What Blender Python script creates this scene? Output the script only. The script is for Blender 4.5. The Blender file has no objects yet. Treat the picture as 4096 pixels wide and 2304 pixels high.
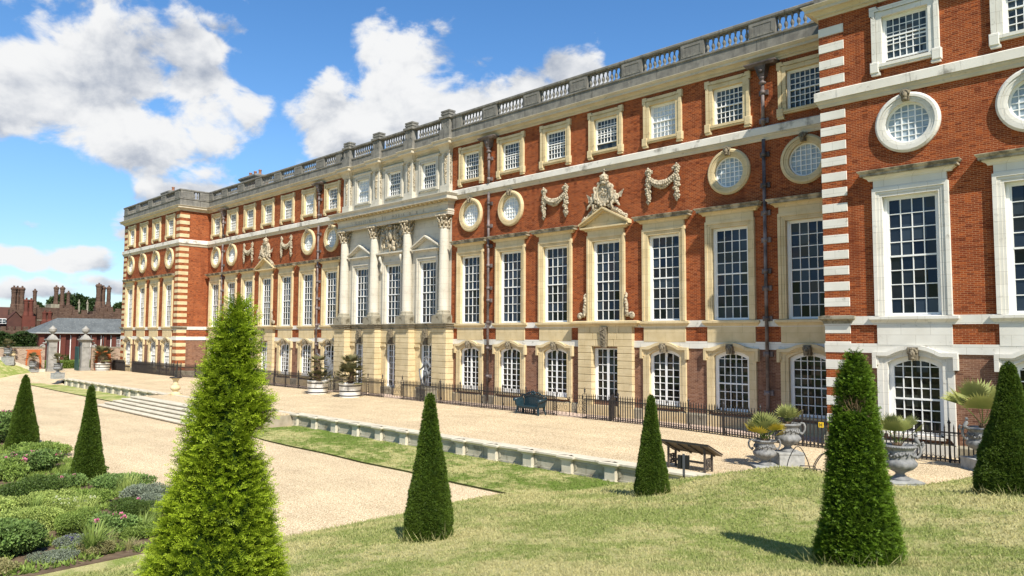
import bpy, bmesh, math, random
import numpy as np
from mathutils import Vector, Matrix

random.seed(7)
rng = np.random.default_rng(7)
SC = bpy.context.scene
COL = SC.collection
PI = math.pi

# ------------------------------------------------------------------ camera
YAW, PITCH, ROLL = -0.782546, 0.065222, 0.004816
cyw, syw, cpt, spt = math.cos(YAW), math.sin(YAW), math.cos(PITCH), math.sin(PITCH)
fwd = Vector((syw * cpt, cyw * cpt, spt))
r0 = Vector((cyw, -syw, 0)); u0 = r0.cross(fwd)
rgt = r0 * math.cos(ROLL) + u0 * math.sin(ROLL)
upv = u0 * math.cos(ROLL) - r0 * math.sin(ROLL)
cam = bpy.data.cameras.new('camera')
cam.sensor_width = 36.0
cam.lens = 36.0 * 2950.0 / 4096.0
cam.clip_end = 3000
cam.clip_start = 0.1
camo = bpy.data.objects.new('camera', cam)
COL.objects.link(camo)
CAMP = Vector((42.717, -34.799, 4.475))
mw = Matrix((( rgt.x, upv.x, -fwd.x, CAMP.x), (rgt.y, upv.y, -fwd.y, CAMP.y), (rgt.z, upv.z, -fwd.z, CAMP.z), (0, 0, 0, 1)))
camo.matrix_world = mw
SC.camera = camo

# ------------------------------------------------------------------ light
SUN_EL = math.radians(47.5)
SUNH = Vector((0.909, -0.415, 0)).normalized()          # towards the sun, in plan
SUN_DIR = Vector((SUNH.x * math.cos(SUN_EL), SUNH.y * math.cos(SUN_EL), math.sin(SUN_EL)))
sl = bpy.data.lights.new('sun', 'SUN')
sl.energy = 4.9
sl.angle = math.radians(0.53)
sl.color = (1.0, 0.95, 0.86)
so = bpy.data.objects.new('sun', sl)
COL.objects.link(so)
so.location = (60, -60, 60)
so.rotation_euler = (-SUN_DIR).to_track_quat('-Z', 'Y').to_euler()
SC.view_settings.view_transform = 'Standard'
SC.view_settings.look = 'None'
SC.view_settings.exposure = 0.62
SC.view_settings.gamma = 1.0
SC.cycles.max_bounces = 6
SC.cycles.diffuse_bounces = 3
SC.cycles.glossy_bounces = 3
SC.cycles.transparent_max_bounces = 4
try:
    SC.cycles.use_denoising = True
except Exception:
    pass

# ------------------------------------------------------------------ world: sky with clouds
W = bpy.data.worlds.new('World')
SC.world = W
W.use_nodes = True
wt = W.node_tree
for n in list(wt.nodes): wt.nodes.remove(n)

class NT:
    """small node helper"""
    def __init__(self, tree): self.t = tree
    def n(self, typ, **kw):
        nd = self.t.nodes.new(typ)
        for k, v in kw.items(): setattr(nd, k, v)
        return nd
    def l(self, a, b): self.t.links.new(a, b)
    def put(self, sock, v):
        if v is None: return
        if hasattr(v, 'is_linked') or hasattr(v, 'links'): self.l(v, sock)
        else: sock.default_value = v
    def m(self, op, a, b=None, c=None, clamp=False):
        nd = self.n('ShaderNodeMath', operation=op); nd.use_clamp = clamp
        self.put(nd.inputs[0], a); self.put(nd.inputs[1], b)
        if c is not None: self.put(nd.inputs[2], c)
        return nd.outputs[0]
    def v(self, op, a, b=None):
        nd = self.n('ShaderNodeVectorMath', operation=op)
        self.put(nd.inputs[0], a); self.put(nd.inputs[1], b)
        return nd.outputs[0]
    def mix(self, f, a, b):
        nd = self.n('ShaderNodeMix', data_type='RGBA')
        self.put(nd.inputs[0], f); self.put(nd.inputs[6], a); self.put(nd.inputs[7], b)
        return nd.outputs[2]
    def ss(self, x, e0, e1):
        nd = self.n('ShaderNodeMapRange', interpolation_type='SMOOTHSTEP')
        self.put(nd.inputs[0], x); nd.inputs[1].default_value = e0; nd.inputs[2].default_value = e1
        nd.inputs[3].default_value = 0; nd.inputs[4].default_value = 1
        return nd.outputs[0]
    def mr(self, x, a, b, c, d):
        nd = self.n('ShaderNodeMapRange'); self.put(nd.inputs[0], x)
        for i, q in enumerate((a, b, c, d)): nd.inputs[i + 1].default_value = q
        return nd.outputs[0]
    def noise(self, vec, scale, detail=4, rough=0.55, dist=0.0):
        nd = self.n('ShaderNodeTexNoise')
        if vec is not None: self.l(vec, nd.inputs['Vector'])
        nd.inputs['Scale'].default_value = scale; nd.inputs['Detail'].default_value = detail
        nd.inputs['Roughness'].default_value = rough; nd.inputs['Distortion'].default_value = dist
        return nd.outputs['Fac']

w = NT(wt)
sky = w.n('ShaderNodeTexSky', sky_type='NISHITA')
sky.sun_disc = False
sky.sun_elevation = SUN_EL
sky.sun_rotation = math.atan2(SUNH.x, SUNH.y)
sky.altitude = 20
sky.air_density = 1.0
sky.dust_density = 0.35
sky.ozone_density = 2.2
hs = w.n('ShaderNodeHueSaturation')
hs.inputs['Hue'].default_value = 0.503
hs.inputs['Saturation'].default_value = 1.27
hs.inputs['Value'].default_value = 1.26
w.l(sky.outputs[0], hs.inputs['Color'])
tc = w.n('ShaderNodeTexCoord')
dirv = tc.outputs['Generated']
sep = w.n('ShaderNodeSeparateXYZ'); w.l(dirv, sep.inputs[0])
az = w.m('MULTIPLY', w.m('ARCTAN2', sep.outputs[0], sep.outputs[1]), 180 / PI)
el = w.m('MULTIPLY', w.m('ARCSINE', sep.outputs[2]), 180 / PI)
wob = w.m('MULTIPLY', w.m('SUBTRACT', w.noise(dirv, 6.0, 3), 0.5), 9.0)
azw = w.m('ADD', az, wob)
elw = w.m('ADD', el, w.m('MULTIPLY', w.m('SUBTRACT', w.noise(w.v('ADD', dirv, (3.1, 1.7, 0.4)), 6.0, 3), 0.5), 5.0))
# cumulus banks, as (azimuth, elevation, half width, half height, strength) in degrees
CL = [(-77.5, 15.4, 5.6, 3.0, 1.0), (-73.4, 18.6, 5.0, 2.9, 1.0), (-68.9, 17.4, 3.0, 4.0, .95), (-71.5, 13.2, 5.8, 2.4, 1.0), (-80.5, 14.6, 4.5, 3.0, 1.0),
      (-64.8, 15.4, 1.5, 1.5, .5), (-67.6, 13.6, 2.0, 1.2, .5), (-68.8, 9.8, 4.2, 1.8, .8), (-73.3, 7.4, 1.6, 1.4, .55), (-76.3, 5.0, 1.8, .8, .75), (-80.3, 4.9, 2.0, .7, .7), (-74.2, 3.5, 2.6, .7, .65), (-79, 2.7, 3.0, .7, .65),
      (-78.3, 6.9, .9, 0.5, .25), (-71.2, 5.4, 1.4, .9, .5), (-76, 1.4, 5, .6, .6), (-57.6, 15.0, 4.2, 4.6, 1.0), (-53.6, 17.4, 4.2, 3.6, 1.0), (-49.5, 17.0, 5, 3.2, .95), (-44.0, 18.0, 4.2, 2.4, .85),
      (-39.8, 19.6, 2.2, 1.8, .7), (-55.6, 22.0, 2.4, 2.0, .48), (-52.0, 21.6, 2.6, 1.5, .45), (-34.6, 21.2, 1.3, 0.6, .3), (-79, 21.6, 2.0, 0.8, .2), (-74, 22.2, 2.4, 0.7, .2), (-66, 21.8, 1.2, .6, .2),
      (-90, 14, 4, 3, .9), (-118, 30, 8, 4, .8), (-142, 8, 9, 1.6, .6), (-160, 26, 8, 4, .8), (150, 16, 14, 5, .9), (-110, 44, 10, 6, .8), (20, 22, 16, 6, .9), (60, 15, 14, 5, .8)]
dens = None; hnum = None; hden = None
for (a0, e0, sa, se, k) in CL:
    uu = w.m('DIVIDE', w.m('SUBTRACT', azw, a0), sa)
    vv = w.m('DIVIDE', w.m('SUBTRACT', elw, e0), se)
    d2 = w.m('ADD', w.m('MULTIPLY', uu, uu), w.m('MULTIPLY', vv, vv))
    b = w.m('MULTIPLY', w.m('SUBTRACT', 1.25, d2), k)
    b = w.m('MAXIMUM', b, -1.0)
    dens = b if dens is None else w.m('SMOOTH_MAX', dens, b, 0.35)
    bp = w.m('MAXIMUM', b, 0.0); bv = w.m('MULTIPLY', bp, vv)
    hnum = bv if hnum is None else w.m('ADD', hnum, bv); hden = bp if hden is None else w.m('ADD', hden, bp)
map3 = w.n('ShaderNodeMapping'); map3.inputs['Scale'].default_value = (1, 1, 1.5); w.l(dirv, map3.inputs[0])
fb = w.noise(map3.outputs[0], 11.0, 9, 0.58, 0.25)
fb2 = w.noise(map3.outputs[0], 4.5, 6, 0.55)
cov = w.m('ADD', dens, w.m('MULTIPLY', w.m('SUBTRACT', fb, 0.5), 4.2))
cov = w.m('ADD', cov, w.m('MULTIPLY', w.m('SUBTRACT', fb2, 0.5), 1.6))
cmask = w.ss(cov, 0.0, 0.7)
# relief: compare with the density a little towards the sun (up and to the right)
off = w.v('ADD', map3.outputs[0], (0.012, -0.012, 0.042))
fbo = w.noise(off, 11.0, 9, 0.58, 0.25)
rel = w.m('SUBTRACT', fb, fbo)
thick = w.ss(cov, 0.3, 2.4)
low = w.m('SUBTRACT', w.noise(w.v('ADD', map3.outputs[0], (0.3, 0.2, 0.1)), 5.0, 5, 0.5), 0.5)
shade = w.m('ADD', w.m('MULTIPLY', rel, 2.0), w.m('MULTIPLY', low, 2.4))
hpos = w.m('DIVIDE', hnum, w.m('ADD', hden, 0.05))
shade = w.m('ADD', shade, w.m('MULTIPLY', hpos, 0.34))
shade = w.m('SUBTRACT', w.m('ADD', 0.70, shade), w.m('MULTIPLY', thick, 0.34))
shade = w.ss(shade, 0.05, 0.95)
ccol = w.mix(shade, (2.5, 2.9, 3.65, 1), (6.5, 6.55, 6.6, 1))
hv = w.n('ShaderNodeMix', data_type='RGBA', blend_type='MULTIPLY'); hv.inputs[0].default_value = 1.0
w.l(hs.outputs[0], hv.inputs[6]); w.l(w.mix(w.ss(el, -1.0, 15.0), (.60, .70, .86, 1), (1, 1, 1, 1)), hv.inputs[7])
skycol = w.mix(cmask, hv.outputs[2], ccol)
bg = w.n('ShaderNodeBackground'); bg.inputs['Strength'].default_value = 0.092
w.l(skycol, bg.inputs['Color'])
wo = w.n('ShaderNodeOutputWorld'); w.l(bg.outputs[0], wo.inputs[0])
try:
    W.cycles.sampling_method = 'MANUAL'; W.cycles.sample_map_resolution = 1024
except Exception:
    pass

# ------------------------------------------------------------------ materials
MATS = {}
def M(name, col, col2=None, scale=3.0, amt=0.5, rough=0.8, bump=0.0, bscale=40.0, stain=None, streak=None, spec=0.3, metal=0.0, detail=5, grain=None, objrand=0.0, joints=None):
    """procedural surface: two colours blended by noise, optional dirt patches, vertical streaks and bump"""
    if name in MATS: return MATS[name]
    mt = bpy.data.materials.new(name); mt.use_nodes = True
    t = NT(mt.node_tree); bs = mt.node_tree.nodes['Principled BSDF']
    bs.inputs['Roughness'].default_value = rough
    bs.inputs['Specular IOR Level'].default_value = spec
    bs.inputs['Metallic'].default_value = metal
    co = t.n('ShaderNodeTexCoord').outputs['Object']
    c = (*col, 1)
    if col2 is not None:
        f = t.m('MULTIPLY', t.ss(t.noise(co, scale, detail), 0.5 - amt / 2, 0.5 + amt / 2), 1.0)
        c = t.mix(f, (*col, 1), (*col2, 1))
    if stain:
        sc, ssc, lo, hi = stain
        f = t.ss(t.noise(co, ssc, 6, 0.65), lo, hi)
        c = t.mix(f, c, (*sc, 1))
    if streak:
        sc, lo, hi = streak
        mp = t.n('ShaderNodeMapping'); mp.inputs['Scale'].default_value = (3.0, 3.0, 0.22); t.l(co, mp.inputs[0])
        f = t.ss(t.noise(mp.outputs[0], 1.6, 6, 0.65), lo, hi)
        c = t.mix(f, c, (*sc, 1))
    if grain:
        sc, gs, k = grain
        f = t.m('MULTIPLY', t.ss(t.noise(co, gs, 2, 0.6), 0.5, 0.68), k)
        c = t.mix(f, c, (*sc, 1))
    if joints:
        s3 = t.n('ShaderNodeSeparateXYZ'); t.l(co, s3.inputs[0]); c3 = t.n('ShaderNodeCombineXYZ')
        t.l(t.m('ADD', s3.outputs[0], s3.outputs[1]), c3.inputs[0]); t.l(s3.outputs[2], c3.inputs[1])
        bk = t.n('ShaderNodeTexBrick'); bk.inputs['Scale'].default_value = 1.0; bk.inputs['Brick Width'].default_value = joints[0]; bk.inputs['Row Height'].default_value = joints[1]
        bk.inputs['Mortar Size'].default_value = 0.009; bk.inputs['Color1'].default_value = (1, 1, 1, 1); bk.inputs['Color2'].default_value = (.86, .86, .85, 1); bk.inputs['Mortar'].default_value = (.42, .39, .34, 1)
        t.l(c3.outputs[0], bk.inputs['Vector'])
        mm = t.n('ShaderNodeMix', data_type='RGBA', blend_type='MULTIPLY'); mm.inputs[0].default_value = joints[2]; t.put(mm.inputs[6], c); t.l(bk.outputs['Color'], mm.inputs[7]); c = mm.outputs[2]
    if objrand:
        oi = t.n('ShaderNodeObjectInfo')
        h = t.n('ShaderNodeHueSaturation'); t.put(h.inputs['Color'], c)
        t.l(t.mr(oi.outputs['Random'], 0, 1, 1 - objrand, 1 + objrand), h.inputs['Value']); c = h.outputs[0]
    t.put(bs.inputs['Base Color'], c)
    if bump:
        b = t.n('ShaderNodeBump'); b.inputs['Strength'].default_value = bump; b.inputs['Distance'].default_value = 0.02
        t.l(t.noise(co, bscale, 4, 0.6), b.inputs['Height']); t.l(b.outputs[0], bs.inputs['Normal'])
    MATS[name] = mt
    return mt

def brick_mat(name, c1, c2, mortar, big, bigcol, pale=None, bw=0.225, rh=0.072, ms=0.010):
    mt = bpy.data.materials.new(name); mt.use_nodes = True
    t = NT(mt.node_tree); bs = mt.node_tree.nodes['Principled BSDF']
    bs.inputs['Roughness'].default_value = 0.9; bs.inputs['Specular IOR Level'].default_value = 0.15
    co = t.n('ShaderNodeTexCoord').outputs['Object']
    s = t.n('ShaderNodeSeparateXYZ'); t.l(co, s.inputs[0])
    cb = t.n('ShaderNodeCombineXYZ')
    t.l(t.m('ADD', s.outputs[0], s.outputs[1]), cb.inputs[0]); t.l(s.outputs[2], cb.inputs[1])
    br = t.n('ShaderNodeTexBrick')
    br.inputs['Scale'].default_value = 1.0
    br.inputs['Brick Width'].default_value = bw; br.inputs['Row Height'].default_value = rh
    br.inputs['Mortar Size'].default_value = ms; br.inputs['Mortar Smooth'].default_value = 0.2
    br.inputs['Bias'].default_value = -0.1
    br.inputs['Color1'].default_value = (*c1, 1); br.inputs['Color2'].default_value = (*c2, 1)
    br.inputs['Mortar'].default_value = (*mortar, 1)
    t.l(cb.outputs[0], br.inputs['Vector'])
    c = br.outputs['Color']
    # courses of a different batch of bricks, patchy over metres
    mp = t.n('ShaderNodeMapping'); mp.inputs['Scale'].default_value = (0.5, 1.6, 1); t.l(cb.outputs[0], mp.inputs[0])
    f = t.m('MULTIPLY', t.ss(t.noise(mp.outputs[0], big, 6, 0.6), 0.42, 0.66), 0.75)
    c = t.mix(f, c, t.mix(0.5, c, (*bigcol, 1)))
    # single odd bricks, stretched along the course
    mp2 = t.n('ShaderNodeMapping'); mp2.inputs['Scale'].default_value = (1 / bw, 1 / rh, 1); t.l(cb.outputs[0], mp2.inputs[0])
    fl = t.v('FLOOR', mp2.outputs[0])
    wn = t.n('ShaderNodeTexWhiteNoise', noise_dimensions='2D'); t.l(fl, wn.inputs[0])
    c = t.mix(t.m('MULTIPLY', t.ss(wn.outputs[0], 0.80, 0.97), 0.55), c, (c2[0] * 0.45, c2[1] * 0.4, c2[2] * 0.45, 1))
    c = t.mix(t.m('MULTIPLY', t.ss(wn.outputs[0], 0.22, 0.05), 0.45), c, (min(1, c1[0] * 1.5), c1[1] * 1.9, c1[2] * 2.2, 1))
    if pale:
        mp3 = t.n('ShaderNodeMapping'); mp3.inputs['Scale'].default_value = (1.4, 0.35, 1); t.l(cb.outputs[0], mp3.inputs[0])
        f = t.m('MULTIPLY', t.ss(t.noise(mp3.outputs[0], 1.1, 7, 0.7), 0.62, 0.78), 0.4)
        c = t.mix(f, c, (*pale, 1))
    mp4 = t.n('ShaderNodeMapping'); mp4.inputs['Scale'].default_value = (1.6, 0.16, 1); t.l(cb.outputs[0], mp4.inputs[0])
    f = t.m('MULTIPLY', t.ss(t.noise(mp4.outputs[0], 0.9, 6, 0.65), 0.50, 0.72), 0.45)
    c = t.mix(f, c, (c2[0] * .5, c2[1] * .55, c2[2] * .7, 1))
    t.l(c, bs.inputs['Base Color'])
    b = t.n('ShaderNodeBump'); b.inputs['Strength'].default_value = 0.5; b.inputs['Distance'].default_value = 0.012
    t.l(t.m('SUBTRACT', 1.0, br.outputs['Fac']), b.inputs['Height']); t.l(b.outputs[0], bs.inputs['Normal'])
    MATS[name] = mt
    return mt

BRICK = brick_mat('red_brick', (0.29, 0.06, 0.013), (0.18, 0.033, 0.010), (0.42, 0.20, 0.095), 0.8, (0.14, 0.03, 0.012), pale=(0.46, 0.20, 0.09))
BROWN = brick_mat('brown_brick', (0.21, 0.098, 0.058), (0.15, 0.065, 0.04), (0.32, 0.21, 0.135), 1.2, (0.27, 0.13, 0.07), pale=(0.36, 0.23, 0.15))
OLDBRICK = brick_mat('old_brick', (0.115, 0.06, 0.04), (0.075, 0.04, 0.028), (0.14, 0.10, 0.07), 0.5, (0.05, 0.033, 0.025), bw=0.3, rh=0.1, ms=0.014)
WALLBRICK = brick_mat('garden_brick', (0.30, 0.18, 0.12), (0.22, 0.12, 0.08), (0.48, 0.4, 0.3), 0.7, (0.36, 0.27, 0.19), bw=0.26, rh=0.10, ms=0.02)
CREAM = M('cream_stone', (0.66, 0.535, 0.32), (0.55, 0.43, 0.235), 1.3, 0.5, 0.85, 0.15, 30, stain=((0.32, 0.24, 0.125), 2.1, 0.58, 0.80), spec=0.2, joints=(1.15, .47, .5))
WHITE = M('pale_stone', (0.60, 0.555, 0.455), (0.50, 0.46, 0.37), 1.1, 0.6, 0.85, 0.15, 25, stain=((0.30, 0.27, 0.21), 2.2, 0.58, 0.80), spec=0.2, joints=(1.3, .55, .5))
BANDST = M('white_stone', (0.73, 0.70, 0.62), (0.63, 0.595, 0.51), 0.9, 0.5, 0.85, 0.15, 25, stain=((0.30, 0.275, 0.22), 2.4, 0.58, 0.78), spec=0.2, joints=(1.05, .46, .45))
CORNICE = M('cornice_stone', (0.59, 0.52, 0.385), (0.47, 0.41, 0.295), 1.2, 0.5, 0.85, 0.15, 25, stain=((0.22, 0.18, 0.12), 3.0, 0.60, 0.80), spec=0.2)
GREY = M('weathered_stone', (0.235, 0.22, 0.185), (0.135, 0.128, 0.112), 2.2, 0.5, 0.9, 0.3, 25, stain=((0.42, 0.39, 0.31), 2.0, 0.60, 0.82), streak=((0.085, 0.08, 0.07), 0.52, 0.72), spec=0.15)
HOODM = M('mossy_stone', (0.44, 0.38, 0.27), (0.13, 0.115, 0.085), 2.8, 0.28, 0.9, 0.3, 30, spec=0.15)
CARVE = M('carved_stone', (0.55, 0.47, 0.335), (0.37, 0.305, 0.205), 7.0, 0.5, 0.9, 0.3, 30, stain=((0.12, 0.10, 0.07), 9.0, 0.50, 0.66), spec=0.15)  # deepened dark patches also stand in for shade in the carved crevices
PAINT = M('white_paint', (0.82, 0.81, 0.77), (0.76, 0.75, 0.70), 2.0, 0.5, 0.45, spec=0.4)
LEAD = M('lead_pipe', (0.21, 0.165, 0.15), (0.05, 0.038, 0.032), 1.4, 0.4, 0.55, 0.1, 20, spec=0.4)
IRON = M('black_iron', (0.012, 0.012, 0.014), (0.03, 0.024, 0.02), 8.0, 0.5, 0.5, spec=0.4)
LEADST = M('lead_urn', (0.25, 0.247, 0.235), (0.12, 0.12, 0.116), 5.0, 0.6, 0.75, 0.4, 22, stain=((0.085, 0.085, 0.083), 4.0, 0.55, 0.72), spec=0.3)
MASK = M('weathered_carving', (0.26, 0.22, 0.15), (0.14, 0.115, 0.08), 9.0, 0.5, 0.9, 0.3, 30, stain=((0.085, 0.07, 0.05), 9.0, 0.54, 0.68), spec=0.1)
STATUE = M('lead_statue', (0.175, 0.182, 0.188), (0.09, 0.095, 0.10), 6.0, 0.6, 0.6, 0.2, 22, stain=((0.36, 0.37, 0.375), 5.0, 0.62, 0.8), spec=0.3)
TERRST = M('terrace_stone', (0.34, 0.305, 0.225), (0.21, 0.185, 0.13), 1.6, 0.5, 0.9, 0.3, 20, stain=((0.085, 0.07, 0.042), 2.2, 0.52, 0.72), streak=((0.10, 0.085, 0.055), 0.54, 0.74), spec=0.15)
TERRF = M('retaining_stone', (0.46, 0.425, 0.325), (0.31, 0.28, 0.205), 1.6, 0.5, 0.9, 0.3, 20, stain=((0.13, 0.11, 0.068), 1.5, 0.50, 0.70), streak=((0.20, 0.175, 0.115), 0.56, 0.76), spec=0.12)
COPING = M('coping_stone', (0.60, 0.545, 0.42), (0.47, 0.42, 0.315), 1.6, 0.5, 0.9, 0.3, 20, stain=((0.26, 0.23, 0.17), 3.2, 0.58, 0.76), spec=0.15)
SOIL = M('soil', (0.09, 0.062, 0.04), (0.16, 0.115, 0.075), 5.0, 0.5, 0.95, 0.8, 14, spec=0.1)
TEAL = M('teal_paint', (0.009, 0.024, 0.032), (0.014, 0.034, 0.042), 6.0, 0.5, 0.4, spec=0.5)
WOODBK = M('dark_timber', (0.05, 0.04, 0.033), (0.085, 0.068, 0.055), 9.0, 0.5, 0.6, spec=0.3)
WOODUN = M('panel_underside', (0.16, 0.125, 0.09), (0.12, 0.092, 0.066), 5.0, 0.5, 0.7, spec=0.2)
ORANGE = M('orange_render', (0.46, 0.13, 0.042), (0.36, 0.095, 0.033), 2.0, 0.5, 0.9, spec=0.1)
SLATE = M('slate_roof', (0.13, 0.14, 0.135), (0.08, 0.086, 0.083), 0.8, 0.6, 0.7, 0.3, 8, streak=((0.22, 0.225, 0.205), 0.52, 0.7), spec=0.3)
TILE = M('plain_tiles', (0.10, 0.045, 0.033), (0.07, 0.034, 0.027), 1.4, 0.6, 0.85, 0.4, 12, spec=0.15)
REDOLD = M('orangery_brick', (0.14, 0.046, 0.032), (0.10, 0.035, 0.026), 1.2, 0.6, 0.9, spec=0.1)
BARK = M('bark', (0.075, 0.052, 0.036), (0.13, 0.095, 0.066), 8.0, 0.5, 0.9, 0.5, 20, spec=0.1)
TWIGM = M('dead_twigs', (0.25, 0.175, 0.095), (0.17, 0.115, 0.06), 20.0, 0.5, 0.9, spec=0.1)
PALMST = M('palm_fibre', (0.15, 0.10, 0.058), (0.08, 0.055, 0.034), 18.0, 0.5, 0.95, 0.6, 30, spec=0.1)
YELLOW = M('yellow_sign', (0.78, 0.52, 0.03), None, rough=0.4)
BLACKM = M('black_plastic', (0.012, 0.012, 0.013), None, rough=0.35, spec=0.5)
GATEG = M('green_gate', (0.03, 0.075, 0.065), (0.04, 0.09, 0.078), 4, 0.5, 0.5)
GLASSD = None

def glass_mat(name, dark, light, pane, var=0.75, blind=0.0):
    """old crown glass: a dark room or a blind behind it, every pane tilted a little differently"""
    mt = bpy.data.materials.new(name); mt.use_nodes = True
    t = NT(mt.node_tree); bs = mt.node_tree.nodes['Principled BSDF']
    bs.inputs['Roughness'].default_value = 0.04
    bs.inputs['Specular IOR Level'].default_value = 0.36
    co = t.n('ShaderNodeTexCoord').outputs['Object']
    oi = t.n('ShaderNodeObjectInfo')
    mp = t.n('ShaderNodeMapping'); mp.inputs['Scale'].default_value = (1 / pane[0], 1.0, 1 / pane[1]); t.l(co, mp.inputs[0])
    mp.inputs['Location'].default_value = (50, 0.5, pane[2])
    fl = t.v('FLOOR', mp.outputs[0])
    jit = t.v('ADD', fl, None); nd = t.t.nodes[-1]
    cb = t.n('ShaderNodeCombineXYZ'); t.l(t.m('MULTIPLY', oi.outputs['Random'], 917.0), cb.inputs[1]); t.l(cb.outputs[0], nd.inputs[1])
    wn = t.n('ShaderNodeTexWhiteNoise', noise_dimensions='3D'); t.l(jit, wn.inputs[0])
    f = t.m('POWER', wn.outputs[0], 1.0 / max(0.05, var))
    cloud = t.noise(jit if False else co, 0.9, 3)
    f = t.m('MULTIPLY', t.m('ADD', f, t.m('MULTIPLY', t.m('SUBTRACT', cloud, 0.5), 0.8)), 1.0, clamp=True)
    c = t.mix(f, (*dark, 1), (*light, 1))
    t.l(c, bs.inputs['Base Color'])
    g = t.n('ShaderNodeNewGeometry')
    sc = t.v('SCALE', t.v('SUBTRACT', wn.outputs['Color'], (0.5, 0.5, 0.5))); t.t.nodes[-1].inputs['Scale'].default_value = 0.13
    nn = t.v('NORMALIZE', t.v('ADD', g.outputs['Normal'], sc))
    t.l(nn, bs.inputs['Normal'])
    MATS[name] = mt
    return mt
GL_FF = glass_mat('tall_window_glass', (0.004, 0.006, 0.011), (0.032, 0.044, 0.058), (0.5, 0.6, 0.0), 0.55)
GL_GF = glass_mat('ground_floor_glass', (0.008, 0.008, 0.007), (0.03, 0.032, 0.022), (0.4, 0.45, 0.0), 0.45)
GL_OC = glass_mat('round_window_blind', (0.26, 0.32, 0.35), (0.42, 0.48, 0.50), (0.28, 0.28, 0.0), 0.8)
GL_OW = glass_mat('pale_window_blind', (0.50, 0.55, 0.58), (0.62, 0.66, 0.68), (0.28, 0.28, 0.0), 0.8)
GL_AT = glass_mat('small_window_glass', (0.018, 0.026, 0.03), (0.10, 0.125, 0.13), (0.29, 0.30, 0.0), 0.6)

def leaf_mat(name, base, tip, var=0.25, trans=0.35, rough=0.55, noise=1.5, col3=None):
    mt = bpy.data.materials.new(name); mt.use_nodes = True
    t = NT(mt.node_tree)
    bs = mt.node_tree.nodes['Principled BSDF']; out = mt.node_tree.nodes['Material Output']
    bs.inputs['Roughness'].default_value = rough; bs.inputs['Specular IOR Level'].default_value = 0.28
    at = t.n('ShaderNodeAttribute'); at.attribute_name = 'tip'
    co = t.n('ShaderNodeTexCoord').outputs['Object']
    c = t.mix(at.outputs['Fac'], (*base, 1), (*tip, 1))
    if col3:
        c = t.mix(t.m('MULTIPLY', t.ss(t.noise(co, noise * 0.6, 4), 0.46, 0.66), 0.8), c, (*col3, 1))
    h = t.n('ShaderNodeHueSaturation'); t.l(c, h.inputs['Color'])
    t.l(t.mr(t.noise(co, noise, 5, 0.65), 0.3, 0.7, 1 - var, 1 + var), h.inputs['Value'])
    tr = t.n('ShaderNodeBsdfTranslucent')
    t.l(h.outputs[0], bs.inputs['Base Color']); t.l(h.outputs[0], tr.inputs['Color'])
    mx = t.n('ShaderNodeMixShader'); mx.inputs[0].default_value = trans
    t.l(bs.outputs[0], mx.inputs[1]); t.l(tr.outputs[0], mx.inputs[2]); t.l(mx.outputs[0], out.inputs[0])
    MATS[name] = mt
    return mt
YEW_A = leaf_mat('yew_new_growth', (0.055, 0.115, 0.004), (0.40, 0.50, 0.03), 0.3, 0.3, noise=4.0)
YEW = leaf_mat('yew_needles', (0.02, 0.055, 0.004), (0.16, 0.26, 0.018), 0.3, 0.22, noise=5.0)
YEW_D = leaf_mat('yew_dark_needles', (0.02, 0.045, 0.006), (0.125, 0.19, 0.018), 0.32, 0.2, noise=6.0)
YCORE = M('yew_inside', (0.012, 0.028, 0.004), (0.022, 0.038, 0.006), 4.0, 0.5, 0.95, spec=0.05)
PALM = leaf_mat('palm_leaf', (0.12, 0.16, 0.035), (0.36, 0.37, 0.12), 0.2, 0.25)
PALMY = leaf_mat('yellow_palm_leaf', (0.22, 0.22, 0.03), (0.55, 0.42, 0.03), 0.3, 0.25)
PALMD = leaf_mat('dark_palm_leaf', (0.055, 0.062, 0.024), (0.19, 0.165, 0.07), 0.3, 0.2)
LF_ROSE = leaf_mat('rose_leaf', (0.07, 0.135, 0.03), (0.27, 0.38, 0.10), 0.3, 0.3)
LF_MID = leaf_mat('shrub_leaf', (0.09, 0.16, 0.025), (0.34, 0.43, 0.09), 0.3, 0.3)
LF_DARK = leaf_mat('dark_shrub_leaf', (0.04, 0.075, 0.014), (0.13, 0.19, 0.035), 0.3, 0.25)
LF_PALE = leaf_mat('pale_shrub_leaf', (0.18, 0.26, 0.05), (0.52, 0.58, 0.16), 0.25, 0.3)
LF_IRIS = leaf_mat('iris_leaf', (0.10, 0.17, 0.03), (0.34, 0.42, 0.10), 0.2, 0.35)
LF_GREY = leaf_mat('lavender_leaf', (0.13, 0.16, 0.10), (0.28, 0.31, 0.22), 0.25, 0.2)
LF_DRY = leaf_mat('dry_sedge', (0.16, 0.15, 0.05), (0.42, 0.38, 0.17), 0.25, 0.2)
LF_TREE = leaf_mat('tree_leaf', (0.022, 0.042, 0.014), (0.055, 0.09, 0.022), 0.35, 0.2, noise=0.4)
LF_IVY = leaf_mat('ivy_leaf', (0.022, 0.045, 0.012), (0.06, 0.095, 0.022), 0.35, 0.2, noise=0.6)
PETAL = leaf_mat('pink_petal', (0.62, 0.10, 0.24), (0.85, 0.36, 0.50), 0.15, 0.3)
PETALW = leaf_mat('cream_petal', (0.6, 0.62, 0.36), (0.8, 0.8, 0.6), 0.15, 0.3)
PETALV = leaf_mat('violet_petal', (0.08, 0.05, 0.26), (0.16, 0.10, 0.40), 0.15, 0.3)

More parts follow.
